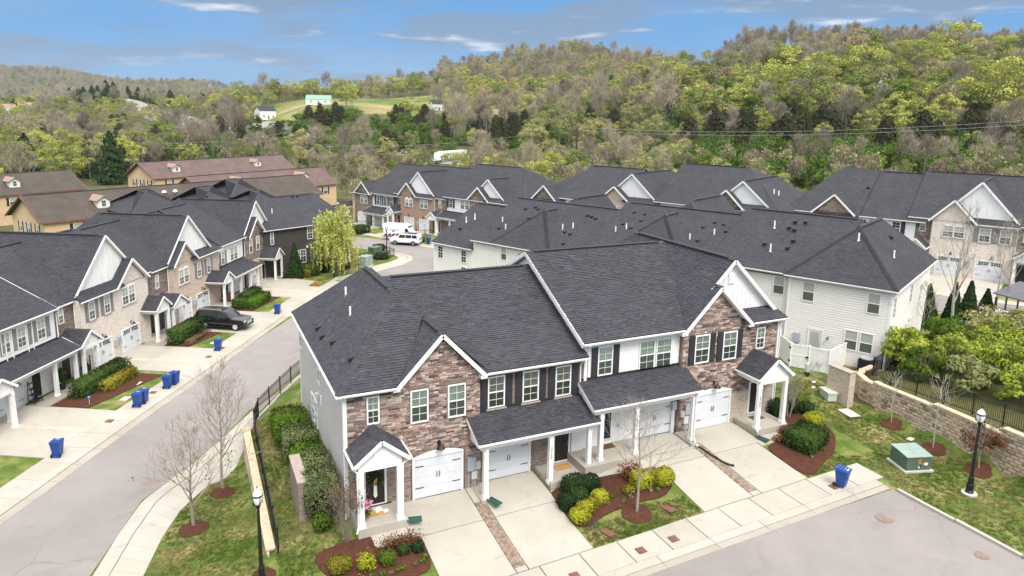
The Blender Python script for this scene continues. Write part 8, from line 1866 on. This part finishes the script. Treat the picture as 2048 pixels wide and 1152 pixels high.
def arb(label, x, y, h, r, n=2600, leaf=.16, group='pointed dark evergreens'):
    t = thing('arborvitae', label, 'evergreen', at_ground(x, y), 0, group); q, ti = conifer(n, h, r, leaf, x, .75, .08); link('foliage', np_mesh('foliage', [(q, 'leaf_arb', ti)]), t); MB().lathe([(.1, 0), (r*.5, .3), (r*.4, h*.4), (.02, h*.9), (0, h*.9)], 8, 'bark_dark').build('trunk', t)
arb('pointed dark evergreen beside the stone end porch of the left row', 12.2, 92.4, 4.6, 1.15)
for x, y, s, mt, lab in ((14.6, 93.8, (1.1, .8, .8), 'leaf_green', 'loose green shrub under the double window of the dark wall'), (16.3, 95.6, (.9, .8, .7), 'leaf_holly', 'dark shrub left of the willow trunk'), (25.6, 99.6, (1.0, .8, .45), 'leaf_holly', 'low dark bush in the fenced island'), (24.0, 100.6, (1.0, .7, .4), 'leaf_green', 'low green bush behind the pale cabinet of the island'), (26.8, 105.8, (1.0, .8, .5), 'leaf_holly', 'low bush at the far tip of the island'), (19.5, 96.8, (.9, .7, .4), 'leaf_brown', 'brownish low bush beside the island walk')): bush('bush', lab, at_ground(x, y), s, mt, 1500, .14, group='bushes on the island at the bend')
for u, v, su, sv, sz, mt, n, lab in ((-6.3, -7.2, .6, 2.3, .62, 'leaf_box', 3500, 'long dark hedge beside the parked white car'), (-8.0, -6.8, .6, 1.8, .45, 'leaf_green', 2200, 'lighter hedge behind the small blue bin'), (6.0, -7.4, 1.5, 1.5, .7, 'leaf_holly', 2600, 'dark bushy mound left of the parked van'), (9.0, -7.4, 1.2, 1.3, .6, 'leaf_green', 1800, 'green bushy mound behind the willow by the far street')):
    x, y = bpt(D_O, u, v); bush('hedge', lab, at_ground(x, y), (su, sv, sz), mt, n, .15, rot=R(-65), cat='hedge', group='hedges along the far street')
# ---- the bank on the right: green thicket, bare trees, dark cones, blossom
def thicket(label, x, y, rx, rz, mat, n, leaf, group, blossom=0, z=None):
    t = thing('shrub', label, 'shrub', at_ground(x, y, -.1), RNG.random()*6, group); q, ti = crown_leaves(n, rx, rz, rz*.85, leaf, 26, .36, .45, -.6); P = [(q, mat, ti)]
    link('foliage', np_mesh('foliage', P), t); random.seed(int(x*10)); mb = MB()
    for k in range(7): a = k*.9; grow(mb, (0, 0, 0), (math.cos(a)*.5, math.sin(a)*.5, 1), rz*1.1, .035, 2, .5, (2, 4), 4, .1, 'bark', None, 4, 0, .007)
    mb.build('branches', t)
    if blossom: q, ti = crown_leaves(blossom, rx*1.05, rz, rz*.9, .13, 40, .2, .6, -.3); link('blossom', np_mesh('blossom', [(q, 'leaf_blossom', ti)]), t)
GR = 'green thicket on the bank behind the black fence'
TH = [(45.4, 30.6, 1.5, 1.75, 'leaf_fresh', 'bright green shrub at the corner of the pale siding house'), (46.2, 30.3, 1.4, 1.3, 'leaf_fresh', 'green shrub beside the corner shrub of the pale house'), (43.2, 27.8, 1.3, 1.1, 'leaf_green', 'green shrub just behind the curve of the black fence'), (46.5, 27.8, 1.6, 1.35, 'leaf_fresh', 'yellow green shrub in the middle of the bank'), (49.5, 30.2, 1.8, 1.5, 'leaf_green', 'broad green shrub under the dark cones'), (43.6, 25.0, 1.5, 1.1, 'leaf_olive', 'olive shrub behind the straight part of the black fence'), (47.0, 25.0, 1.8, 1.4, 'leaf_fresh', 'yellow green shrub right of the bank centre'), (50.5, 27.2, 2.0, 1.5, 'leaf_fresh', 'large green shrub on the upper bank'), (53.5, 29.6, 2.0, 1.6, 'leaf_olive', 'olive shrub behind the white blossom'), (43.8, 21.8, 1.5, 1.15, 'leaf_fresh', 'green shrub behind the right street lamp'), (47.2, 21.6, 1.9, 1.4, 'leaf_olive', 'olive shrub at the right edge of the bank'), (51.0, 23.6, 2.2, 1.6, 'leaf_fresh', 'yellow green shrub at the right edge higher up'), (54.6, 26.0, 2.2, 1.7, 'leaf_green', 'green shrub at the far right of the bank'), (57.5, 29.4, 2.0, 1.6, 'leaf_olive', 'olive shrub near the corrugated roof'), (44.5, 18.6, 1.7, 1.2, 'leaf_olive', 'olive shrub low at the right edge'), (48.6, 18.0, 2.0, 1.4, 'leaf_green', 'green shrub at the lower right edge of the bank'), (52.2, 32.0, 1.6, 1.4, 'leaf_bright', 'bright green shrub below the dark cones'), (47.6, 31.8, 1.1, 1.0, 'leaf_olive', 'small olive shrub against the pale side wall')]
leafmat('leaf_fresh', (.14, .19, .02), (.38, .44, .075), .22)
for x, y, rx, rz, m, lab in TH: thicket(lab, x, y, rx, rz, m, int(1900*rx), .15, GR)
thicket('white blossoming dogwood shrub on the upper bank', 55.0, 31.2, 1.9, 1.7, 'leaf_olive', 1500, .13, GR, 420); thicket('smaller white blossoming shrub right of the dogwood', 58.8, 31.4, 1.4, 1.3, 'leaf_olive', 900, .13, GR, 200)
for i, (x, y, h) in enumerate(((57.6, 37.4, 3.7), (60.2, 36.8, 3.6), (62.0, 36.6, 3.5), (62.6, 35.5, 2.9))): arb(('tall pointed dark evergreen at the drive of the right building, leftmost of four', 'pointed dark evergreen second of the four at the right drive', 'pointed dark evergreen third of the four at the right drive', 'shortest pointed dark evergreen at the right end of the four')[i], x, y, h, .85 if i else 1.0, 3000, .15, 'four pointed evergreens at the right drive')
bare('tall leaning bare tree on the right bank before the pale brick twin', 52.9, 32.2, 10.6, 41, group='bare trees on the right bank', first=.3, nb=15, spread=.42, levels=3, blen=.32, trunk_r=.14, mats='bark_pale'); bare('bare tree right of the tall leaning one', 66.0, 36.6, 8.6, 42, group='bare trees on the right bank', first=.3, nb=13, spread=.42, levels=3, blen=.30, trunk_r=.10, mats='bark_pale'); bare('bare tree near the right edge above the blossom', 63.4, 34.4, 8.8, 43, group='bare trees on the right bank', first=.35, nb=12, spread=.42, levels=3, blen=.3, trunk_r=.10); bare('small bare tree against the pale side wall of the corner house', 54.6, 35.6, 4.6, 44, group='bare trees on the right bank', first=.2, nb=12, spread=.45, levels=3, blen=.4, trunk_r=.06, mats='bark_pale')
bare('bare tree in the olive shrubs at the right edge', 54.0, 22.5, 6.5, 45, group='bare trees on the right bank', first=.25, nb=14, spread=.5, levels=3, blen=.42, trunk_r=.08)
t = thing('carport', 'grey metal shelter roof half hidden behind the blossom at the right', 'shelter', (65.4, 33.4, hz(65.4, 33.4)), R(14)); MB().faces([(-3.5, -2, 2.3), (3.5, -2, 2.3), (3.5, 2, 2.7), (-3.5, 2, 2.7), (-3.5, -2, 2.4), (3.5, -2, 2.4), (3.5, 2, 2.8), (-3.5, 2, 2.8)], MB.BF, 'roof_grey').build('roof', t)
for x in (-3.2, 3.2):
    for y in (-1.8, 1.8): MB().box(x-.06, x+.06, y-.06, y+.06, 0, 2.4, 'black_metal').build('post', t)
# ---- grass blades on the near lawns (one object, nobody could count them)
def grass():
    pr = []
    for k in range(4):
        n = 26; a = RNG.random(n)*6.283; r = RNG.random(n)*.11; h = RNG.uniform(.035, .085, n); c = np.stack([np.cos(a)*r, np.sin(a)*r, np.zeros(n)], 1); w = RNG.normal(size=(n, 3))*[1, 1, 0]; w /= np.linalg.norm(w, axis=1)[:, None]; w *= .006; tip = c+np.stack([RNG.normal(0, .035, n), RNG.normal(0, .035, n), h], 1)
        pr.append(np_mesh('grass_tuft', [(np.stack([c-w, c+w, tip], 1), 'grass_blade' if k < 2 else 'grass_dry', RNG.random(n))]))
    P = []
    def area(x0, x1, y0, y1, n, inside): 
        q = np.stack([RNG.uniform(x0, x1, n), RNG.uniform(y0, y1, n)], 1); P.append(q[[inside(*a) for a in q]])
    def seg(x, y): return np.interp(y, [p[1] for p in WI], [p[0] for p in WI])
    area(-3, 2.1, 27, 43, 7000, lambda x, y: x > seg(x, y)+.15); area(2.6, 5.6, 27, 45, 5500, lambda x, y: not (x > 4.3 and y > 30.5) and not (x > 4.2 and y < 29) and not (3.85 < x < 4.4 and 31.5 < y < 34.6))
    area(15.9, 22.1, 24.25, 26.3, 1700, lambda x, y: y < 26.0-.35*abs(math.sin(x*.8)) and (x-19.07)**2+(y-25.5)**2 > .7); area(32.6, 39.3, 14, 33, 9000, lambda x, y: x < np.interp(y, [p[1] for p in WALLP[:5]], [p[0] for p in WALLP[:5]])-.35 and not (x < 35.2 and 24.8 < y < 30.6) and not (x < 33 and y > 22)); area(29.3, 33, 24.3, 26, 500, lambda x, y: y < 24.4+.35*(x-29.2))
    P = np.concatenate(P); n = len(P); dry = RNG.random(n); f = np.array([(math.sin(x*1.1+y*.7)+math.sin(x*.5-y*1.3+2))*.25+.5 for x, y in P])
    scatter('lawn_grass', np.column_stack([P, hzs(P)-.005]), RNG.uniform(.7, 1.3, n), RNG.random(n)*6.28, np.where(dry < f*.9, RNG.integers(2, 4, n), RNG.integers(0, 2, n)), pr)
grass()
# ---------------------------------------------------------------- highway, poles, far houses, forest
def polar_road(pts, w, name, mat='highway', off=.5):
    P = [Vector(at_range(c, r)) for c, r in pts]; Lp, Rp = [], []
    for i, p in enumerate(P):
        d = (P[min(i+1, len(P)-1)]-P[max(i-1, 0)]).normalized(); n = Vector((-d.y, d.x)); Lp.append(tuple(p+n*w/2)); Rp.append(tuple(p-n*w/2))
    return road(Lp, Rp, off, mat, name, 6, 3)
HW = [(1230, 258), (1100, 264), (900, 292), (700, 340), (500, 430), (390, 510), (250, 680), (150, 900)]
LR = [(520, 228), (470, 236), (400, 252), (300, 277), (160, 365), (80, 405), (-60, 470)]
polar_road(HW, 26, 'highway', off=.35); polar_road(LR, 9, 'country_road', off=.25)
trailer('white semi trailer truck on the highway behind the far townhouses', 905, 290, math.atan2(-1, -3)+.35, 19); trailer('smaller white trailer truck on the highway at the left', 392, 500, 2.6, 15)
for c, r, a, lab in ((268*.0+272, 650, 2.2, 'distant dark car on the far highway bend'), (470, 236, .9, 'white car on the country road at the left')):
    x, y = at_range(c, r); t = thing('distant_car', lab, 'car', (x, y, hz(x, y)+.5), a); m_ = 'car_black' if 'dark' in lab else 'car_white'
    body([(-2.2, .85, .4, .9, .7, .95), (-2.0, .9, .3, 1.0, .7, 1.35), (.4, .9, .3, 1.0, .72, 1.4), (1.1, .9, .3, .95, .8, 1.0), (2.2, .85, .4, .8, .7, .85)], m_).build('body', t); side_glass(t, [(-1.6, .5, -1.5, .3)], 1.0, 1.3, .91, .78)
    for xx in (-1.3, 1.3):
        for s in (-1, 1): MB().lathe([(0, -.1), (.3, -.1), (.3, .1), (0, .1)], 10, 'tyre').build('wheel', t, (xx, s*.8, .3), (math.pi/2, 0, 0))
def pole(label, c, r, h, mat='pole_wood', arms=1, group='utility poles', rad=.17):
    x, y = at_range(c, r); z = hz(x, y); t = thing('utility_pole', label, 'utility pole', (x, y, z), R(20), group); MB().tube([(0, 0, -.3), (0, 0, h)], [rad, rad*.65], 8, mat).build('pole', t)
    for i in range(arms): MB().box(-1.4, 1.4, -.07, .07, h-.7-1.2*i, h-.52-1.2*i, mat).build('crossarm', t)
    for s in (-1.2, -.5, .5, 1.2): MB().lathe([(.05, 0), (.06, .12), (0, .2)], 6, 'pole_grey').build('insulator', t, (s, 0, h-.52))
    return Vector((x, y, z+h))
p1 = pole('tall reddish brown utility pole rising behind the far townhouses', 1155, 205, 14.5, 'pole_red', 0, rad=.36); q1 = pole('grey utility pole with crossarm behind the red roofed apartments, right one', 658, 262, 9.5, 'pole_grey'); q2 = pole('tall wooden utility pole with two crossarms right of the apartments', 577, 268, 14, 'pole_wood', 2); q3 = pole('wooden utility pole with transformer beside the country road', 279, 255, 11.5, 'pole_wood', 1); q4 = pole('wooden utility pole far up the country road at the left', 119, 370, 12, 'pole_wood', 1); q5 = pole('slim street light pole at the gable of the red roofed apartments', 246, 245, 6.5, 'pole_wood', 0, rad=.1)
far_r = pole('utility pole beyond the right edge', 2300, 190, 14, 'pole_red', 0, rad=.24)
x_, y_ = q3.x, q3.y; tt = [o for o in COL.objects if o.get('label', '').startswith('wooden utility pole with transformer')][0]; MB().lathe([(0, 0), (.3, 0), (.3, .9), (.2, 1.0), (0, 1.0)], 10, 'pole_grey').build('transformer', tt, (.4, 0, 8.2))
def wire(label, a, b, sag, dz=0, rad=.035):
    pts = [a.lerp(b, i/24)-Vector((0, 0, sag*4*(i/24)*(1-i/24)-dz)) for i in range(25)]; tag(MB().tube(pts, rad, 4, 'wire', cap=False).build('power_line', None), label, 'power line', 'power lines behind the houses')
wire('upper power line from the reddish pole to the left', p1, q1, 2.2); wire('upper power line from the reddish pole to the right edge', p1, far_r, 2.6); wire('second power line just below the upper one on the right', p1, far_r, 2.6, -.9); wire('low power line above the far roofs on the left', p1, q1, 1.5, -6.5); wire('low power line above the far roofs on the right', p1, far_r, 1.8, -8)
for i, (a, b) in enumerate(((q1, q2), (q2, q3), (q3, q4))):
    wire(('short power line between the two poles by the red roofs', 'power line from the two armed pole over the red roof to the transformer pole', 'power line climbing along the country road')[i], a, b, 1.5); wire(('lower short cable between the two poles by the red roofs', 'lower cable over the red roof', 'lower cable along the country road')[i], a, b, 1.6, -1.6)
def cottage(label, c, r, w, d, hh, wall, roofm, ang=20., rise=2.6):
    x, y = at_range(c, r); z = hz(x, y); h = House('house', label, (x, y), ang, 'houses on the far hillside', 'house'); h.t.location.z = z
    h.wall(wall, -w/2, w/2, 0, d, -.5, hh); main_roof(h, -w/2, w/2, .2, d-.2, hh, hh+rise, 'gg', .4, roofm, False)
    for sx in (-w/2, w/2-.2): h.gable(wall, [(0, hh), (d, hh), (d/2, hh+rise-.3)], sx, .2, axis='x')
    for i in range(3): h.window(-w/2+w*(i+.6)/3.4, .9, 1.0, 1.4, 0, 'dark')
    h.door(-.2, 0, .9, 2.0, 0, 'door_black')
cottage('white two storey house with dark roof on the far hillside field', 537, 455, 10, 8, 5, 'house_white', 'shingle', 20); cottage('low white house with pale green metal roof on the far hillside', 637, 462, 15, 9, 3, 'house_white', 'roof_green', -20, 2.8)
cottage('pale roofed house half hidden in the right hillside trees', 1758, 372, 9, 7, 3.5, 'house_white', 'pipe_grey', -30); cottage('low house among the trees below the middle hill', 1000, 420, 9, 7, 3, 'house_white', 'shingle_tan', -20); cottage('small white house in the trees left of the middle hill', 878, 455, 8, 7, 4, 'house_white', 'shingle', 0)
for i, (c, r, lab) in enumerate(((20, 760, 'pale house at the left edge of the far village'), (45, 820, 'second pale house of the far village'), (62, 780, 'third pale house of the far village, nearest the highway'))): cottage(lab, c, r, 13, 10, 6, 'house_white', 'shingle_tan', 30-20*i, 3.5)
def leafy(h, rx, rz, leafm, n, leaf, seed, clumps=26, bark='bark', hollow=.5, cr=.34, zc=None, trunk=.16):
    random.seed(seed); zc = zc or h-rz; q, ti = crown_leaves(n, rx, rz, zc, leaf, clumps, cr, hollow, -.85); mb = MB()
    mb.tube([(0, 0, -.6), (.05, 0, zc*.5), (0, .1, zc+rz*.3)], [trunk, trunk*.75, trunk*.3], 6, bark, tint=.5)
    for k in range(9): a = k*2.4; grow(mb, (0, 0, zc*(.35+.05*k)), (math.cos(a)*.8, math.sin(a)*.8, 1), rx*1.0, trunk*.45, 1, .5, (2, 3), 3, .1, bark, None, 4, 0, .012)
    return mb, (q, leafm, ti)
def twiggy(h, seed, n=900, rx=.34, tw='twig_grey', bark='bark', w=.07, up=.8, trunk=.15, low=.3, lf=None, nl=0):
    """leafless crown: limbs plus a haze of fine twigs"""
    random.seed(seed); tr, br, tips = bare_tree(h, .5, 2, trunk, low, 16, bark, .02, seed, .12, rx*1.25); br2 = MB(); br2.v = tr.v+br.v; k = len(tr.v); br2.f = tr.f+[tuple(i+k for i in f) for f in br.f]; br2.mi = [0]*len(br2.f); br2.t = [.5]*len(br2.f); br2.mats = [bark]
    P = np.array([tuple(p) for p, d in tips]); D_ = np.array([tuple(d) for p, d in tips]); i = RNG.integers(0, len(P), n); L_ = RNG.uniform(.5, 1.5, n)*h/11
    base = P[i]+RNG.normal(0, .35*h/11, (n, 3)); d = D_[i]+RNG.normal(0, .5, (n, 3))+[0, 0, up*.5]; d /= np.linalg.norm(d, axis=1)[:, None]; s = np.cross(d, unit(n)); s /= np.linalg.norm(s, axis=1)[:, None]; ww = w*RNG.uniform(.5, 1.2, n)[:, None]
    tri = np.stack([base-s*ww*.5, base+s*ww*.5, base+d*L_[:, None]], 1); parts = [(br2, bark, .5), (tri, tw, RNG.random(n))]
    if lf: j = RNG.integers(0, len(P), nl); q = P[j]+RNG.normal(0, .5, (nl, 3)); parts.append((quads(q, unit(nl), RNG.uniform(.15, .34, nl)), lf, RNG.random(nl)))
    return parts
PROTO = {}
def reg(kind, parts): PROTO.setdefault(kind, []).append(parts)
for s in range(4): mb, f = leafy(10+s*.8, 3.6+.5*s, 3.4+.3*s, 'leaf_spring', 2900, .29, s+1, 30+4*s, hollow=.74, cr=.30); reg('spring', [(mb, 'bark', .5), f])
for s in range(3): mb, f = leafy(10+s, 3.4+.4*s, 3.9, 'leaf_olive', 2300, .26, s+11, 30, hollow=.5, cr=.32); reg('olive', [(mb, 'bark', .5), f])
for s in range(2): mb, f = leafy(10+s, 3.9, 3.9, 'leaf_tan', 1500, .30, s+21, 34, hollow=.3); reg('tan', [(mb, 'bark', .5), f])
for s in range(2): mb, f = leafy(9+s, 3.6, 3.8, 'leaf_green', 1600, .36, s+25, 30); reg('green', [(mb, 'bark', .5), f])
for s in range(5): reg('bare', twiggy(11+s*.6, s+31, 1700, .30+.03*(s % 3), w=.075))
for s in range(2): reg('bare', twiggy(11, s+41, 1100, .34, bark='bark_pale', w=.07, lf='leaf_olive', nl=260))
for s in range(3): reg('ridge', twiggy(13.5+s*.6, s+51, 1300, .20, w=.06, low=.34, lf='leaf_olive', nl=90, trunk=.17))
for s in range(3): q, ti = conifer(2600, 8.5+s, 2.9+.25*s, .40, s+61, .5, .30); t_ = MB().tube([(0, 0, -.5), (0, 0, 7+s)], [.2, .03], 6, 'bark_dark', tint=.5); reg('cedar', [(t_, 'bark_dark', .5), (q, 'leaf_dark', ti)])
for s in range(2):
    q, ti = conifer(2400, 13+s, 4.4, .46, s+65, .75, .34); t_ = MB().tube([(0, 0, -.5), (0, 0, 11+s)], [.22, .03], 6, 'bark_dark', tint=.5); reg('pine', [(t_, 'bark_dark', .5), (q, 'leaf_holly', ti)])
for s in range(3): mb, f = leafy(4.2+.5*s, 2.9+.3*s, 2.0, 'leaf_bright', 1200, .34, s+71, 26, hollow=.55, zc=2.2, trunk=.07); reg('bush', [(mb, 'bark', .5), f])
for s in range(3): reg('scrub', twiggy(5.5+s*.5, s+81, 1000, .42, w=.06, low=.12, trunk=.07, lf=('leaf_olive', 'leaf_brown', 'leaf_olive')[s], nl=220))
WHOLE = {k: [np_mesh(k+'_tree', p) for p in v] for k, v in PROTO.items()}
PARTS = {k: [(np_mesh('trunk', p[:1]), np_mesh('crown', p[1:])) for p in v] for k, v in PROTO.items()}
def inrect(x, y, O, ang, x0, x1, y0, y1):
    a = R(ang); dx, dy = x-O[0], y-O[1]; u = dx*np.cos(a)+dy*np.sin(a); v = -dx*np.sin(a)+dy*np.cos(a); return (u > x0) & (u < x1) & (v > y0) & (v < y1)
def near_road(c, r, pts, w):
    cc = [p[0] for p in pts][::-1]; rr_ = [p[1] for p in pts][::-1]; rr0 = np.interp(c, cc, rr_); sl = np.abs(np.interp(c+20, cc, rr_)-np.interp(c-20, cc, rr_))/40*1390/np.maximum(rr0, 1)
    return (np.abs(r-rr0) < w*np.sqrt(1+sl**2)*.5) & (c > cc[0]) & (c < cc[-1])
def kinds(c, r):
    """mix of species by part of the landscape: column (left to right) and range"""
    if c > 1380:
        if r < 158: return ((('scrub', .5), ('bush', .3), ('olive', .2)), .5)
        if r < 198: return ((('scrub', .28), ('bush', .54), ('green', .06), ('bare', .12)), .66)
        if r < 250: return ((('bush', .76), ('cedar', .12), ('green', .08), ('bare', .04)), .95)
        if r < 285: return ((('cedar', .52), ('bare', .16), ('bush', .14), ('spring', .18)), .95)
        if r < 400: return ((('spring', .38), ('olive', .20), ('bare', .18), ('cedar', .08), ('tan', .08), ('green', .08)), .92)
        if r < 466: return ((('bare', .52), ('tan', .24), ('olive', .16), ('cedar', .02), ('spring', .06)), 1.0)
        if r < 500: return ((('bare', 1.0), ), .25)
        return ((('bare', 1.), ), .0)
    if c > 880:
        if r < 250: return ((('scrub', .40), ('bare', .22), ('olive', .22), ('bush', .10), ('spring', .06)), .85)
        if r < 312: return ((('scrub', .4), ('olive', .35), ('bare', .1), ('bush', .15)), .7)
        if r < 345: return ((('bush', .78), ('cedar', .12), ('bare', .1)), .85)
        if r < 400: return ((('cedar', .46), ('bare', .34), ('olive', .1), ('spring', .1)), .95)
        if r < 530: return ((('spring', .44), ('bare', .24), ('olive', .16), ('tan', .1), ('cedar', .06)), .95)
        if r < 900: return ((('bare', .50), ('tan', .16), ('olive', .24), ('spring', .10)), 1.0)
        return ((('bare', 1.), ), .0)
    if c > 420:
        if r < 300: return ((('scrub', .3), ('bare', .26), ('olive', .26), ('bush', .12), ('green', .06)), .6)
        if r < 410: return ((('bush', .80), ('cedar', .10), ('green', .05), ('bare', .05)), .95)
        if r < 436: return ((('bush', .45), ('spring', .2), ('cedar', .2), ('bare', .15)), .8)
        if 5 < (c-560)/60 < 0 or (r < 545 and c > 520): return ((('spring', .6), ('olive', .4)), .07)
        if r < 545: return ((('spring', .4), ('olive', .3), ('bare', .3)), .6)
        if r < 640: return ((('spring', .46), ('olive', .24), ('bare', .26), ('green', .04)), .95)
        return ((('bare', .5), ('olive', .5)), .25 if r > 1200 else .3)
    if r < 235: return ((('spring', .3), ('bare', .3), ('pine', .2), ('olive', .2)), .10)
    if r < 300: return ((('pine', .30), ('spring', .26), ('olive', .2), ('cedar', .14), ('bare', .1)), .40)
    if r < 440: return ((('cedar', .3), ('bush', .38), ('bare', .2), ('olive', .12)), .85)
    if r < 520: return ((('bush', .5), ('cedar', .25), ('olive', .25)), .9) if c > 200 else ((('cedar', .4), ('bare', .3), ('olive', .3)), .85)
    if r < 640: return ((('spring', .52), ('olive', .28), ('bare', .2)), .95)
    if r < 760: return ((('pine', .75 if 150 < c < 300 else .1), ('olive', .3), ('spring', .2), ('bare', .3)), .85)
    if r < 1200: return ((('olive', .45), ('spring', .35), ('cedar', .2)), .5)
    return ((('bare', .50), ('olive', .34), ('green', .16)), .95)
TREES = []
r = 128.
while r < 2700:
    sp = 5.2+r*.0065 if r < 262 else 6.6+r*.0075 if r < 1000 else 15.5
    for c in np.arange(-140, 2190, sp/r*1390):
        cc, rr_ = c+RNG.normal(0, .3)*sp/r*1390, r+RNG.normal(0, .3)*sp
        if rr_ > 1000 and cc > 620: continue
        mixk, dens = kinds(cc, rr_)
        if RNG.random() > dens: continue
        TREES.append((cc, rr_, mixk, RNG.random()))
    r += sp*.86
TC = np.array([(t[0], t[1]) for t in TREES]); XY = np.array([at_range(*q) for q in TC]); tx, ty = XY[:, 0], XY[:, 1]
for c in np.arange(1445, 2110, 7.0):
    for r0 in (468, 484): TREES.append((c+RNG.normal(0, 3), r0+RNG.normal(0, 5), (('ridge', 1.0), ), .5))
TC = np.array([(t[0], t[1]) for t in TREES]); XY = np.array([at_range(*q) for q in TC]); tx, ty = XY[:, 0], XY[:, 1]
bad = (TC[:, 0] > 215) & (TC[:, 0] < 335) & (TC[:, 1] < 228)
bad |= inrect(tx, ty, (D_O.x, D_O.y), -65, -28, 74, -22, 22) | inrect(tx, ty, (E_O.x, E_O.y), -65, -22, 60, -30, 22) | inrect(tx, ty, (-19.4, 122.4), 30, -8, 58, -18, 18) | inrect(tx, ty, (-61, 143), 34, -60, 56, -16, 19) | inrect(tx, ty, (-6.4, 190.4), 35, -6, 50, -24, 17) | inrect(tx, ty, (4, 150), 32, -6, 40, -14, 16) | inrect(tx, ty, (17.3, 98.4), 25, -40, 22, -30, 40)
bad |= near_road(TC[:, 0], TC[:, 1], HW, np.where((TC[:, 0] > 430) & (TC[:, 0] < 800), 4, 22)) | near_road(TC[:, 0], TC[:, 1], LR, 19)
for c, r0, w in ((537, 455, 60), (637, 462, 90), (1000, 420, 35), (878, 455, 32), (1758, 372, 40), (35, 790, 60)): bad |= (np.abs(TC[:, 0]-c) < w*.55) & (TC[:, 1] < r0+12) & (TC[:, 1] > r0-(38 if c != 35 else 160))
bad |= (np.abs(TC[:, 0]-908) < 48) & (TC[:, 1] > 205) & (TC[:, 1] < 300) & (TC[:, 0] > 0)
bad |= (np.abs(TC[:, 0]-392) < 40) & (TC[:, 1] > 430) & (TC[:, 1] < 505); bad |= (np.abs(TC[:, 0]-1995) < 40) & (TC[:, 1] > 262) & (TC[:, 1] < 288)
tz = hzs(XY)
HS = dict(spring=1.05, olive=1.0, tan=1.05, green=1.0, bare=1.0, ridge=1.0, cedar=1.0, pine=1.0, bush=1.2, scrub=1.0)
NAMES = dict(spring=('spring_tree', 'yellow green budding tree'), olive=('budding_tree', 'thin olive green budding tree'), tan=('tan_tree', 'bronze tan budding tree'), green=('leafy_tree', 'fresh green leafy tree'), bare=('leafless_tree', 'leafless grey brown tree'), ridge=('ridge_tree', 'tall leafless tree'), cedar=('cedar_tree', 'dark green cedar'), pine=('pine_tree', 'green pine'), bush=('wild_bush', 'bright green wild bush'), scrub=('scrub_bush', 'brownish bare scrub bush'))
CATN = dict(bush='bush', scrub='bush'); rows = {}
for i, (cc, rr_, mixk, u) in enumerate(TREES):
    if bad[i]: continue
    a = 0; kk = mixk[-1][0]; tot = sum(p for _, p in mixk)
    for k, p in mixk:
        a += p/tot
        if u < a: kk = k; break
    # patches of one species: neighbours follow a slow field
    rows.setdefault(kk, []).append((rr_, cc, tx[i], ty[i], tz[i]))
def zone(c, r):
    a = 'beyond the tan apartments' if c < 420 else 'beyond the dark sided house' if c < 700 else 'beyond the red brick twin' if c < 950 else 'beyond the reddish pole' if c < 1300 else 'beyond the corner hip roof' if c < 1650 else 'beyond the pale right houses'
    b = 'low' if r < 210 else 'by the highway' if r < 300 else 'mid slope' if r < 400 else 'high up'
    return a, b
for kk, L_ in rows.items():
    L_.sort(); nm, desc = NAMES[kk]; P = WHOLE[kk]; nsg = 290 if kk != 'ridge' else 190; sp_ = []
    rest = []
    for j, (r_, c, x, y, z) in enumerate(L_):
        far = r_ > 1000; s = RNG.uniform(.78, 1.22)*HS[kk]*((.8 if c < 420 and 500 < r_ < 1000 else 1.0 if c < 880 or r_ > 530 else 1.34 if r_ < 400 else .98)*RNG.choice([.75, 1, 1, 1.25]) if r_ > 285 and kk in ('spring', 'olive', 'tan', 'bare', 'green') else 1.0)*(1.0 if r_ > 255 or kk in ('bush', 'scrub', 'cedar') or c < 420 else .68)*(.9 if kk == 'ridge' else 1)
        if far: s *= 1.35
        vis = -40 < c < 2090
        if j < nsg*3 and len(sp_) < nsg and vis and not far:
            a, b = zone(c, r_); sz = 'small' if s < .93 else 'very large' if s > 1.5 else 'large' if s > 1.15 else 'middling'; lab = f'{sz} {desc} {a}, {b}'; grp = f'{sz} {desc}s {a}, {b}'.replace('bushs', 'bushes'); k = RNG.integers(0, len(P)); rot = RNG.random()*6.283
            if r_ < 255 and kk in ('spring', 'olive', 'cedar', 'pine', 'green', 'tan'):
                t = thing(nm, lab, CATN.get(kk, 'tree'), (x, y, z), rot, grp); t.scale = (s, s, s*RNG.uniform(.92, 1.1)); link('trunk', PARTS[kk][k][0], t); link('crown', PARTS[kk][k][1], t)
            else:
                t = tag(link(nm, P[k], None, (x, y, z), rot), lab, CATN.get(kk, 'tree'), grp); t.scale = (s, s, s*RNG.uniform(.92, 1.1))
            sp_.append(1)
        else: rest.append((x, y, z, s, RNG.random()*6.283, RNG.integers(0, len(P))))
    if rest: A = np.array(rest); scatter(nm+'s_farther', A[:, :3], A[:, 3], A[:, 4], A[:, 5].astype(int), P)
# ---------------------------------------------------------------- air: far things fade to blue
m = MatB('air'); o = m.nt.nodes['Material Output']; m.nt.nodes.remove(m.b)
v = m.n('ShaderNodeVolumePrincipled'); v.inputs['Density'].default_value = .00007; v.inputs['Color'].default_value = (.80, .88, .97, 1); v.inputs['Anisotropy'].default_value = .1
m.l(v.outputs[0], o.inputs['Volume'])
zl = float(Z.min())-1.5
hzb = tag(MB().box(-2300, 2500, -100, 3400, zl, 200, 'air').build('haze', None), kind='stuff')
